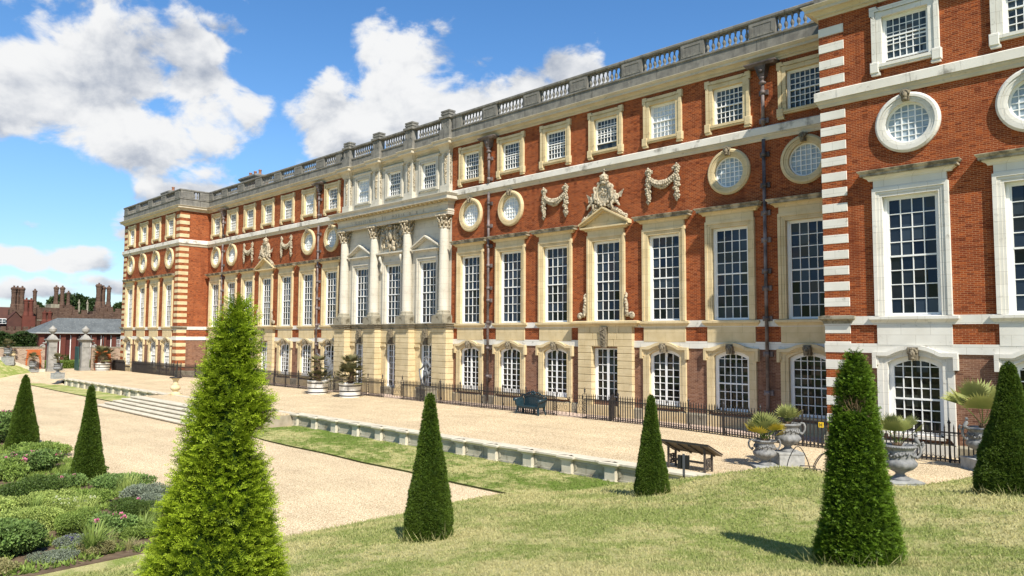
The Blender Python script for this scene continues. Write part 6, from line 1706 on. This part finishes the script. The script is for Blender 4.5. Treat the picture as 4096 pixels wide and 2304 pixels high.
a.build('tiled_roof', TILE, t, -O)
a = MB(); a.box(X + .2, X + 1.2, -7.2, -6.0, 6.2, 7.1); o = a.build('dormer_window', PAINT, t, -O)
a = MB()
for iy in range(2):
    for iz in range(2): a.box(X + 1.2, X + 1.22, -7.12 + .56 * iy, -6.64 + .56 * iy, 6.28 + .4 * iz, 6.60 + .4 * iz)
a.build('pane', GL_AT, o)
def stack(yc, zb, zt, shafts, r=.42, mat=OLDBRICK, xo=0.0, plinth=None, red=False):
    """tudor stack: square plinth, octagonal moulded base, twisted shafts, flared cap"""
    a = MB(); n = len(shafts); ys = [yc + s for s in shafts]
    pb = plinth or (min(ys) - .62, max(ys) + .62); h = zt - zb
    a.box(X + xo - 1.3, X + xo, pb[0], pb[1], zb - 3, zb + .12 * h); o = a.build('chimney', mat, t, -O)
    for i, y in enumerate(ys):
        s = MB(); x = X + xo - .62 - (.5 if i % 2 and n > 2 else 0)
        z1 = zb + .12 * h; H = zt - z1
        tw = (lambda q, z: .07 * math.cos(6 * q + z * 3.0))
        s.lathe([(r * 1.45, 0), (r * 1.45, H * .10), (r * 1.25, H * .14), (r * 1.3, H * .22), (r * 1.05, H * .26)], (x, y, z1), 8)
        s.lathe([(r, H * .25 + H * .5 * k / 8) for k in range(9)], (x, y, z1), 20, tw)
        s.lathe([(r, H * .74), (r * 1.2, H * .80), (r * 1.05, H * .83), (r * 1.25, H * .88), (r * 1.45, H * .93), (r * 1.35, H * .96), (r * 1.1, H * .97), (r * 1.1, H)], (x, y, z1), 8)
        s.lathe([(.14, 0), (.16, .25), (.12, .28)], (x, y, zt), 8)
        s.build('shaft', mat, o)
stack(-4.0, 8.2, 12.7, (-.62, .0, .62), .36, OLDBRICK, -.6)
stack(-2.85, 7.2, 10.5, (-.36, .36), .32, REDOLD, 2.0)
stack(-1.35, 9.3, 12.3, (0,), .29, OLDBRICK, -1)
stack(2.5, 9.0, 13.1, (-.5, .5), .34, OLDBRICK, -1)
stack(4.0, 9.2, 12.2, (0,), .28, OLDBRICK, -1)
stack(8.85, 8.9, 13.9, (0,), .45, OLDBRICK, -.2)
stack(10.2, 9.2, 13.5, (-.45, .5), .34, OLDBRICK, -.6)
stack(.35, 6.4, 8.4, (-.4, .4), .33, REDOLD, .6)
for y in (5.6, 7.0):
    a = MB(); a.box(X - 1, X - .7, y - .12, y + .12, 8.5, 10.2); a.lathe([(.2, 0), (.26, .15), (.1, .4), (.05, .8)], (X - .85, y, 10.1), 8); a.build('stone_beast_post', TERRST, t, -O)

# ------------------------------------------------------------------ trees and hedges behind
def ball_points(n, lobes):
    w = np.array([l[3] * l[4] * l[5] for l in lobes]) ** (2 / 3); idx = rng.choice(len(lobes), n, p=w / w.sum())
    d = nrm(rng.normal(size=(n, 3))); L = np.array(lobes)[idx]
    rr = (.62 + .42 * rng.uniform(size=(n, 1)) ** .6)
    return L[:, :3] + d * L[:, 3:6] * rr, d
def tree(name, label, loc, h, w, nleaf, lsize, mat, group, lob=11):
    t = thing(name, label, 'tree', loc, random.random() * 6, group)
    tr = MB(); tr.tube([(0, 0, -.3), (.05 * h * .1, 0, h * .25), (0, .03 * h, h * .55), (0, 0, h * .9)], [.045 * h * .6, .035 * h * .6, .02 * h, .004 * h], 8)
    lobes = []
    for k in range(lob):
        a = 2 * PI * k * .382; q = (k + .5) / lob; z = h * (.42 + .46 * q); r = w * .5 * math.sqrt(max(.08, 1 - (1.9 * q - .75) ** 2)) * random.uniform(.55, .9)
        c = (r * math.cos(a), r * math.sin(a), z); s = w * random.uniform(.17, .27); lobes.append((*c, s, s, s * .8))
        tr.tube([(0, 0, h * (.2 + .3 * q)), (c[0] * .6, c[1] * .6, z - s * .4), c], [.015 * h, .009 * h, .003 * h], 5)
    tr.build('trunk', BARK, t)
    lobes.append((0, 0, h * .72, w * .3, w * .3, h * .22))
    p, d = ball_points(nleaf, lobes)
    v, tt = leaf_arrays(p, d, 2, lsize, lsize * .55, .8, droop=.15)
    link('crown', quads_mesh('crown', v, tt, mat), t)
    return t
for i, (x, y, h, w, lab) in enumerate(((-150, 12.5, 14.2, 7, 'round dark tree behind the pair of twin chimneys'), (-152, 16.5, 14.2, 8, 'broad dark tree right of the twin chimneys'), (-154, 20.0, 13.8, 7, 'dark tree just left of the rightmost chimneys'),
                                       (-156, 8.2, 12.6, 6, 'thin tree top between the single chimney and the twin chimneys'), (-156, 5.0, 11.6, 4, 'small tree top left of the single chimney'), (-150, 24.8, 12.8, 5, 'small tree right of the rightmost chimneys'))):
    tree('deciduous_tree', lab, (x, y, 0), h, w, 5200, .55, LF_TREE, 'trees behind the old palace')
def hedge(name, label, x0, x1, y0, y1, z0, z1, n, ls, mat, bulge=.25):
    t = thing(name, label, 'hedge', ((x0 + x1) / 2, (y0 + y1) / 2, z0)); O = np.array(t.location)
    c = MB(); c.box(x0 + .2, x1 - .2, y0 + .2, y1 - .2, z0, z1 - .2); c.build('stems', YCORE, t, -Vector(t.location))
    p = np.stack([rng.uniform(x0, x1, n), rng.uniform(y0, y1, n), rng.uniform(z0, z1, n)], 1); f = rng.integers(0, 3, n)
    p[f == 0, 0] = x1 - rng.uniform(0, .2, (f == 0).sum()); p[f == 1, 2] = z1 - rng.uniform(0, .2, (f == 1).sum()) + bulge * np.sin(p[f == 1, 1] * 2.3) * .5
    d = np.zeros((n, 3)); d[f == 0, 0] = 1; d[f == 1, 2] = 1; d[f == 2, 1] = -1; p[f == 2, 1] = y0 + .1
    v, tt = leaf_arrays(p - O, d, 2, ls, ls * .6, .7); link('foliage', quads_mesh('foliage', v, tt, mat), t)
hedge('ivy_hedge', 'dark ivy-covered wall on the left below the battlements', -77, -74.6, -22, -8.8, 0, 4.4, 9000, .3, LF_IVY, .5)
hedge('clipped_hedge', 'low clipped green hedge seen through the open gate', -70, -66, -10.8, -4.0, 0, .95, 7000, .14, LF_MID, .05)

# ------------------------------------------------------------------ clipped yews
def yew(label, loc, prof, n, nb, length, width, mat, rough=.02, notch=None, twigs=None, group='clipped cone yews', shag=.35, seed=1, cull=None, spray=None):
    """cone of short needle sprays on a dark core; prof is (z, radius) from the ground up"""
    t = thing('clipped_yew', label, 'yew', loc, 0, group)
    tr = MB(); H = prof[-1][0]; tr.tube([(0, 0, -.15), (.02, 0, H * .5), (0, 0, H * .9)], [prof[0][1] * .16, prof[0][1] * .10, .01], 8)
    for k in range(12):
        a = k * 2.4; z = H * (.1 + .06 * k); r = np.interp(z, [q[0] for q in prof], [q[1] for q in prof]); tr.tube([(0, 0, z), (r * .8 * math.cos(a), r * .8 * math.sin(a), z + r * .3)], [.02, .006], 5)
    tr.build('trunk', BARK, t)
    zs = np.array([q[0] for q in prof]); rs = np.array([q[1] for q in prof])
    # inside mass
    c = MB(); c.smooth = True; sg = 28
    rings = 26; vs = []; fs = []
    def rad(z, a):
        r = np.interp(z, zs, rs)
        r = r * (1 + .035 * math.sin(3 * a + z * 3 + seed) + .03 * math.sin(7 * a - z * 5 + seed * 2) + .02 * math.sin(z * 14 + seed))
        if notch:
            for (na, nz, nw, nh, dep) in notch:
                da = math.atan2(math.sin(a - na), math.cos(a - na)); q = (da / nw) ** 2 + ((z - nz) / nh) ** 2
                if q < 1: r *= 1 - dep * (1 - q)
        return r
    for i in range(rings + 1):
        z = H * .985 * i / rings
        for k in range(sg):
            a = 2 * PI * k / sg; r = max(.004, rad(z, a) - length * (.42 if spray else .5)); vs.append((r * math.cos(a), r * math.sin(a), z))
    for i in range(rings):
        for k in range(sg): fs.append((i * sg + k, i * sg + (k + 1) % sg, (i + 1) * sg + (k + 1) % sg, (i + 1) * sg + k))
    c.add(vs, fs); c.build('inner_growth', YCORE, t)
    z = rng.uniform(0, H, n * 3); pr = np.interp(z, zs, rs) / rs.max(); keep = rng.uniform(size=n * 3) < pr + .04; z = z[keep][:n]; N = len(z)
    a = rng.uniform(0, 2 * PI, N)
    if cull is not None:
        k2 = np.cos(a - cull) > -.35; z = z[k2]; a = a[k2]; N = len(z)
    r = np.array([rad(zz, aa) for zz, aa in zip(z, a)])
    r = r * (1 + rough * rng.normal(size=N)) - length * rng.uniform(.3, .8, N)
    r = np.maximum(r, .003)
    ok = np.ones(N, bool)
    if notch:
        for (na, nz, nw, nh, dep) in notch:
            da = np.arctan2(np.sin(a - na), np.cos(a - na)); q = (da / nw) ** 2 + ((z - nz) / nh) ** 2; ok &= ~((q < .5) & (dep > 0) & (rng.uniform(size=N) < .9))
    z, a, r = z[ok], a[ok], r[ok]
    p = np.stack([r * np.cos(a), r * np.sin(a), z], 1)
    sl = .35
    d = nrm(np.stack([np.cos(a), np.sin(a), np.full(len(a), sl)], 1) + shag * rng.normal(size=(len(a), 3)))
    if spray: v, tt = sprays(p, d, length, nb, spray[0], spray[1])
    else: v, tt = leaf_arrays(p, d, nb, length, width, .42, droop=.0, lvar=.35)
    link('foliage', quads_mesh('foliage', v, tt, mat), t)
    if twigs:
        b = MB()
        for (na, nz, nw, nh, cnt) in twigs:
            for k in range(cnt):
                a = na + random.uniform(-nw, nw); z = nz + random.uniform(-nh, nh); r = rad(z, a) * random.uniform(.55, .95); L = random.uniform(.08, .22)
                b.tube([(r * math.cos(a), r * math.sin(a), z), ((r + L * .35) * math.cos(a + random.uniform(-.2, .2)), (r + L * .35) * math.sin(a), z + L * random.uniform(-.2, 1))], [.006, .002], 4)
        b.build('bare_twigs', TWIGM, t, fix=False)
    return t
def camang(x, y): return math.atan2(CAMP.y - y, CAMP.x - x)
def right_of(x, y): return camang(x, y) + PI / 2      # the side seen on the right from the walk
# foreground, light green new growth
ax, ay = 36.84, -32.26
ra = right_of(ax, ay)
za = float(EAST(ax, ay))
ya = yew('big foreground yew, bright yellow-green with loose new shoots and a gap in one side', (ax, ay, za),
    [(0, .565), (.35, .545), (.66, .495), (1.0, .42), (1.3, .355), (1.55, .305), (1.70, .275), (1.85, .285), (2.0, .255), (2.2, .22), (2.4, .18), (2.56, .15), (2.70, .12), (2.80, .09), (2.86, .045)], 13500, 9, .125, .0085, YEW_A, .035,
    notch=[(ra + .1, 1.72, .9, .16, .75), (ra - .1, 1.97, .9, .16, -.28)], twigs=[(ra + .1, 1.76, .6, .12, 60)], shag=.42, seed=3, cull=camang(ax, ay), spray=(.036, .0075))
ya.rotation_euler = Matrix.Rotation(math.radians(3.2), 3, Vector((CAMP.x - ax, CAMP.y - ay, 0)).normalized() * -1).to_euler()
dx, dy = 38.86, -24.22; zd = float(EAST(dx, dy)); ca = camang(dx, dy)
yew('tall green clipped yew on the bank with a brown bare patch near its top', (dx, dy, zd - .03),
    [(0, .53), (.3, .52), (.7, .435), (1.1, .375), (1.5, .34), (1.85, .30), (2.1, .26), (2.2, .225), (2.35, .235), (2.55, .205), (2.75, .14), (2.86, .08), (2.90, .03)], 15000, 6, .085, .0085, YEW, .03,
    notch=[(ca - .1, 2.19, .75, .15, .28)], twigs=[(ca - .1, 2.17, .75, .12, 130)], shag=.42, seed=5, cull=ca, spray=(.034, .010))
bx, by = 31.95, -26.1; yew('slim dark green clipped yew at the foot of the bank, middle of the lawn', (bx, by, float(EAST(bx, by)) - .03),
    [(0, .43), (.25, .44), (.7, .385), (1.2, .30), (1.7, .215), (2.1, .15), (2.4, .105), (2.6, .08), (2.66, .02)], 13000, 7, .044, .010, YEW_D, .02, shag=.4, seed=8, cull=camang(bx, by))
cx_, cy_ = 31.3, -18.0; yew('slim clipped yew with a shaggy pointed top, left of the notice board', (cx_, cy_, float(EAST(cx_, cy_)) - .03),
    [(0, .44), (.2, .45), (.7, .385), (1.2, .30), (1.7, .22), (2.1, .16), (2.4, .12), (2.6, .09), (2.68, .02)], 12000, 7, .046, .011, YEW_D, .02, shag=.4, seed=11, cull=camang(cx_, cy_))
ex, ey = 39.05, -15.9; yew('dense dark green clipped yew at the right edge of the view', (ex, ey, float(EAST(ex, ey)) - .03),
    [(0, .69), (.3, .70), (.8, .60), (1.3, .47), (1.8, .335), (2.2, .235), (2.5, .18), (2.75, .12), (2.86, .03)], 15000, 7, .054, .012, YEW_D, .02, shag=.4, seed=14, cull=camang(ex, ey))
gx, gy = 13.5, -26.6; yew('dark clipped yew standing in the flower bed, right of the two there', (gx, gy, -.66),
    [(0, .52), (.3, .525), (.9, .43), (1.6, .325), (2.2, .235), (2.8, .15), (3.2, .10), (3.32, .03)], 12000, 5, .055, .02, YEW_D, .02, shag=.4, seed=17, cull=camang(gx, gy))
fx_, fy_ = 3.5, -26.5; yew('dark clipped yew standing in the flower bed, further left', (fx_, fy_, -.66),
    [(0, .62), (.3, .63), (.9, .52), (1.6, .40), (2.2, .29), (2.7, .20), (3.1, .13), (3.28, .03)], 11000, 5, .06, .024, YEW_D, .02, shag=.4, seed=20, cull=camang(fx_, fy_))
for y, lab in ((-7.15, 'small cone yew behind the gate, left of the two'), (-6.7, 'small cone yew behind the gate, right of the two')):
    yew(lab, (-67.5 if y < -7 else -68, y, .3), [(0, .28), (.8, .2), (1.5, .03)], 1500, 3, .06, .04, YEW_D, .02, seed=23)
# long grass round the feet of the yews
def tussock(x, y, r, n, name):
    a = rng.uniform(0, 2 * PI, n); q = r + rng.uniform(-.06, .14, n); px, py = x + q * np.cos(a), y + q * np.sin(a)
    p = np.stack([px, py, EAST(px, py) - .01], 1); d = nrm(np.stack([rng.normal(size=n) * .3 + .35 * np.cos(a), rng.normal(size=n) * .3 + .35 * np.sin(a), np.ones(n)], 1))
    return leaf_arrays(p, d, 1, rng.uniform(.08, .30, n) ** 1.0, .009, .2, droop=.2)
vv = cat([tussock(dx, dy, .56, 240, 0), tussock(bx, by, .42, 220, 0), tussock(cx_, cy_, .44, 160, 0), tussock(ex, ey, .68, 240, 0)])
o = link('long_grass', quads_mesh('long_grass', vv[0], vv[1], BLADE)); o['kind'] = 'stuff'

# ------------------------------------------------------------------ flower bed
BZ = -.66
def bush(name, label, loc, r, h, n, ls, mat, flowers=None, group=None, stems=6, nb=2, spread=.8, open_=.0, cat_='shrub'):
    """leafy mound: stems, leaves in uneven lobes, and any flowers as separate parts"""
    t = thing(name, label, cat_, loc, random.random() * 6, group)
    s = MB(); lobes = []
    for k in range(7):
        a = k * 2.4 + random.random(); q = random.uniform(.25, .62) * r; z = h * random.uniform(.38, .72); w = r * random.uniform(.38, .55)
        lobes.append((q * math.cos(a), q * math.sin(a), z, w, w, min(h - z, h * .36) * random.uniform(.8, 1.15)))
    for k in range(stems):
        l = lobes[k % 7]; s.tube([(l[0] * .15, l[1] * .15, -.03), (l[0] * .6, l[1] * .6, l[2] * .5), (l[0], l[1], l[2])], [.018, .012, .004], 5)
    s.build('stems', BARK, t, fix=False)
    lobes.append((0, 0, h * .42, r * .7, r * .7, h * .40))
    p, d = ball_points(n, lobes); p[:, 2] = np.maximum(p[:, 2], .02)
    d[:, 2] += .3; d = nrm(d)
    v, tt = leaf_arrays(p, d, nb, ls, ls * .55, spread, droop=.1)
    link('foliage', quads_mesh('foliage', v, tt, mat), t)
    if flowers:
        m, cnt, fs = flowers
        for k in range(cnt):
            i = random.randrange(len(p)); c = p[i]
            for _ in range(30):
                j = random.randrange(len(p))
                if p[j][2] > h * .55 and d[j][2] > .1: c = p[j]; break
            q = nrm(rng.normal(size=(26, 3)) + np.array([0, 0, .5])); f, ft = leaf_arrays(np.repeat(np.array([[c[0], c[1], c[2] + .02]]), 26, 0) + q * fs * .2, q, 1, fs * .8, fs * .75, .3)
            link('flower', quads_mesh('flower', f, ft, m), t)
    return t
def blade_plant(name, label, loc, n, h, w, lean, mat, cat_='plant', r=.15, group=None):
    """sword leaves that arch over from the base"""
    t = thing(name, label, cat_, loc, 0, group); V = []; T = []
    for k in range(n):
        a = random.random() * 2 * PI; le = random.uniform(.1, 1) * lean; L = h * random.uniform(.6, 1.1); b = np.array([r * random.random() * math.cos(a), r * random.random() * math.sin(a), 0.0])
        pts = []
        for q in range(5):
            s = q / 4; pts.append(b + np.array([math.cos(a) * le * L * s ** 1.7, math.sin(a) * le * L * s ** 1.7, L * (s - .35 * le * s * s * (1 + s))]))
        sd = np.array([-math.sin(a + .5), math.cos(a + .5), 0.0])
        for q in range(4):
            w0 = w * (1 - (q / 4) ** 2) ; w1 = w * (1 - ((q + 1) / 4) ** 2)
            V += [pts[q] - sd * w0, pts[q] + sd * w0, pts[q + 1] + sd * w1, pts[q + 1] - sd * w1]; T += [q / 4, q / 4, (q + 1) / 4, (q + 1) / 4]
    link('leaves', quads_mesh('leaves', np.array(V), np.array(T), mat), t)
    s = MB(); s.blob((0, 0, 0), (r, r, .06), 7, 5, .2); s.build('root_crown', BARK, t)
    return t
RB = 'rose bushes in the flower bed'
bush('rose_bush', 'tall rose bush with pink blooms at the far left edge of the bed', (.2, -27.2, BZ), 1.72, 1.39, 5400, 0.137, LF_ROSE, (PETAL, 18, .13), RB)
bush('rose_bush', 'airy rose bush with a dozen pink blooms beside the left bed yew', (10.2, -27.6, BZ), 1.09, 0.77, 3900, 0.095, LF_ROSE, (PETAL, 13, .12), RB)
bush('box_bush', 'low square-topped green clump right of the left bed yew', (6.6, -26.5, BZ), 1.32, 0.55, 4200, 0.105, LF_MID)
bush('shrub', 'dense green shrub at the left edge below the pink roses', (11.0, -29.0, BZ), 1.15, 0.69, 4500, 0.089, LF_MID)
bush('shrub', 'dark dense dome-shaped bush left of the right bed yew', (16.0, -28.9, BZ), 1.15, 0.72, 7800, 0.053, LF_DARK)
bush('shrub', 'pale green leafy shrub at the left edge of the view', (17.4, -30.2, BZ), 0.92, 0.55, 4800, 0.074, LF_PALE)
bush('rose_bush', 'big leafy dark green rose bush without flowers at the bottom left', (22.0, -30.55, BZ), 0.83, 0.81, 6300, 0.079, LF_ROSE, None, RB)
bush('shrub', 'yellow-green shrub behind the big flowerless rose', (19.9, -29.75, BZ), 0.92, 0.61, 6900, 0.053, LF_PALE)
bush('flowering_shrub', 'pale shrub dotted with small cream flowers', (18.7, -28.5, BZ), 0.69, 0.48, 3600, 0.053, LF_PALE, (PETALW, 26, .05))
bush('shrub', 'soft rounded mid-green bush in the middle of the bed', (21.0, -28.9, BZ), 0.71, 0.54, 6900, 0.042, LF_MID)
bush('rose_bush', 'rose bush with five large pink blooms in front of the round green bush', (21.9, -28.3, BZ), 0.63, 0.52, 2250, 0.079, LF_ROSE, (PETAL, 6, .085), RB)
bush('shrub', 'dark pine-like low bush right of the middle of the bed', (20.2, -27.25, BZ), 0.67, 0.50, 7800, 0.037, LF_DARK)
bush('lavender', 'grey-green lavender clump beside the big foreground yew', (20.0, -26.4, BZ), 0.71, 0.48, 4500, 0.053, LF_GREY, (PETAL, 3, .07), None)
bush('lavender', 'grey lavender with violet flowers on the bare soil', (22.35, -29.3, BZ), 0.57, 0.23, 3900, 0.037, LF_GREY, (PETALV, 18, .035))
bush('shrub', 'low leafy edging plant on the gravel side of the right bed yew', (15.6, -26.2, BZ), 1.09, 0.40, 4800, 0.074, LF_ROSE)
bush('rose_bush', 'small rose with pale pink blooms at the foot of the right bed yew', (14.4, -27.6, BZ), 0.74, 0.40, 2400, 0.074, LF_ROSE, (PETAL, 5, .085), RB)
bush('shrub', 'loose grey-green shrub along the gravel edge near the big yew', (18.2, -26.2, BZ), 0.80, 0.44, 3900, 0.058, LF_GREY)
bush('shrub', 'brownish low dry shrub near the bottom of the bed', (23.25, -29.05, BZ), 0.48, 0.29, 3900, 0.037, LF_DRY)
bush('shrub', 'small creeping grey-green mat along the bottom edge of the bed', (23.3, -30.0, BZ), 0.57, 0.18, 3900, 0.032, LF_GREY)
bush('shrub', 'dry straw-coloured tuft at the bottom left corner', (23.3, -31.1, BZ), 0.46, 0.23, 3300, 0.042, LF_DRY)
bush('shrub', 'low green spreading plant close to the big foreground yew', (22.6, -28.0, BZ), 0.57, 0.31, 3900, 0.042, LF_MID)
bush('shrub', 'mid-green perennial clump behind the cream-flowered shrub', (17.6, -27.8, BZ), 0.80, 0.37, 3900, 0.063, LF_MID)
bush('shrub', 'feathery green plant right of the dark dome-shaped bush', (17.2, -28.6, BZ), 0.69, 0.44, 3300, 0.063, LF_PALE)
bush('shrub', 'small dark clump at the gravel corner of the bed', (12.4, -26.2, BZ), 0.69, 0.29, 2400, 0.063, LF_DARK)
blade_plant('iris', 'large clump of sword-shaped yellow-green iris leaves in front of the rose with five blooms', (23.35, -29.55 + .35, BZ), 170, .95, .014, .9, LF_IRIS)
blade_plant('iris', 'upright spiky iris leaves at the left behind the pale shrub', (18.6, -29.35, BZ), 90, .85, .016, .6, LF_IRIS)
blade_plant('daylily', 'arching strap-leaved daylily on the right of the bed', (22.3, -27.75, BZ), 110, .7, .011, 1.1, LF_IRIS)
blade_plant('daylily', 'dark strap-leaved clump left of the foot of the right bed yew', (14.9, -28.0, BZ), 70, .6, .016, 1.0, LF_MID)
blade_plant('daylily', 'strap-leaved clump on the right of the foot of the right bed yew', (15.3, -26.75, BZ), 70, .6, .016, 1.0, LF_MID)
blade_plant('sedge', 'dry pale sedge with thin leaves by the bed edge', (23.7, -28.5, BZ), 120, .42, .006, 1.0, LF_DRY)
for i, (x, y, h, m, lab) in enumerate(((9.2, -28.6, .9, LF_IRIS, 'tall loose grassy stems at the far left of the bed'), (12.9, -27.2, .85, LF_MID, 'thin leafy stems beside the foot of the right bed yew'), (17.0, -26.4, .9, LF_PALE, 'wispy pale stems on the gravel side of the bed'),
        (19.4, -28.4, .75, LF_PALE, 'loose yellow-green stems amid the cream-flowered shrub'), (21.5, -27.2, .8, LF_IRIS, 'pale upright stems beside the pine-like bush'), (22.9, -28.9, .5, LF_DRY, 'straw-coloured stems among the iris leaves'), (21.3, -29.9, .6, LF_PALE, 'fresh green shoots at the foot of the flowerless rose'))):
    blade_plant('perennial', lab, (x, y, BZ), 110, h, .007, .55, m, 'plant', .35)
n = 26000; x = rng.uniform(2, 24.0, n); y = rng.uniform(-33, -25.8, n); cl = np.sin(x * 2.1 + 1) * np.cos(y * 2.7) + .5 * np.sin(x * 5 + y * 4); k = cl > -.25; x, y = x[k], y[k]
p = np.stack([x, y, np.full(len(x), BZ)], 1); v, tt = leaf_arrays(p, np.tile([[0, 0, 1.0]], (len(x), 1)), 3, .16, .035, .8, droop=.1)
o = link('undergrowth', quads_mesh('undergrowth', v, tt, LF_MID)); o['kind'] = 'stuff'
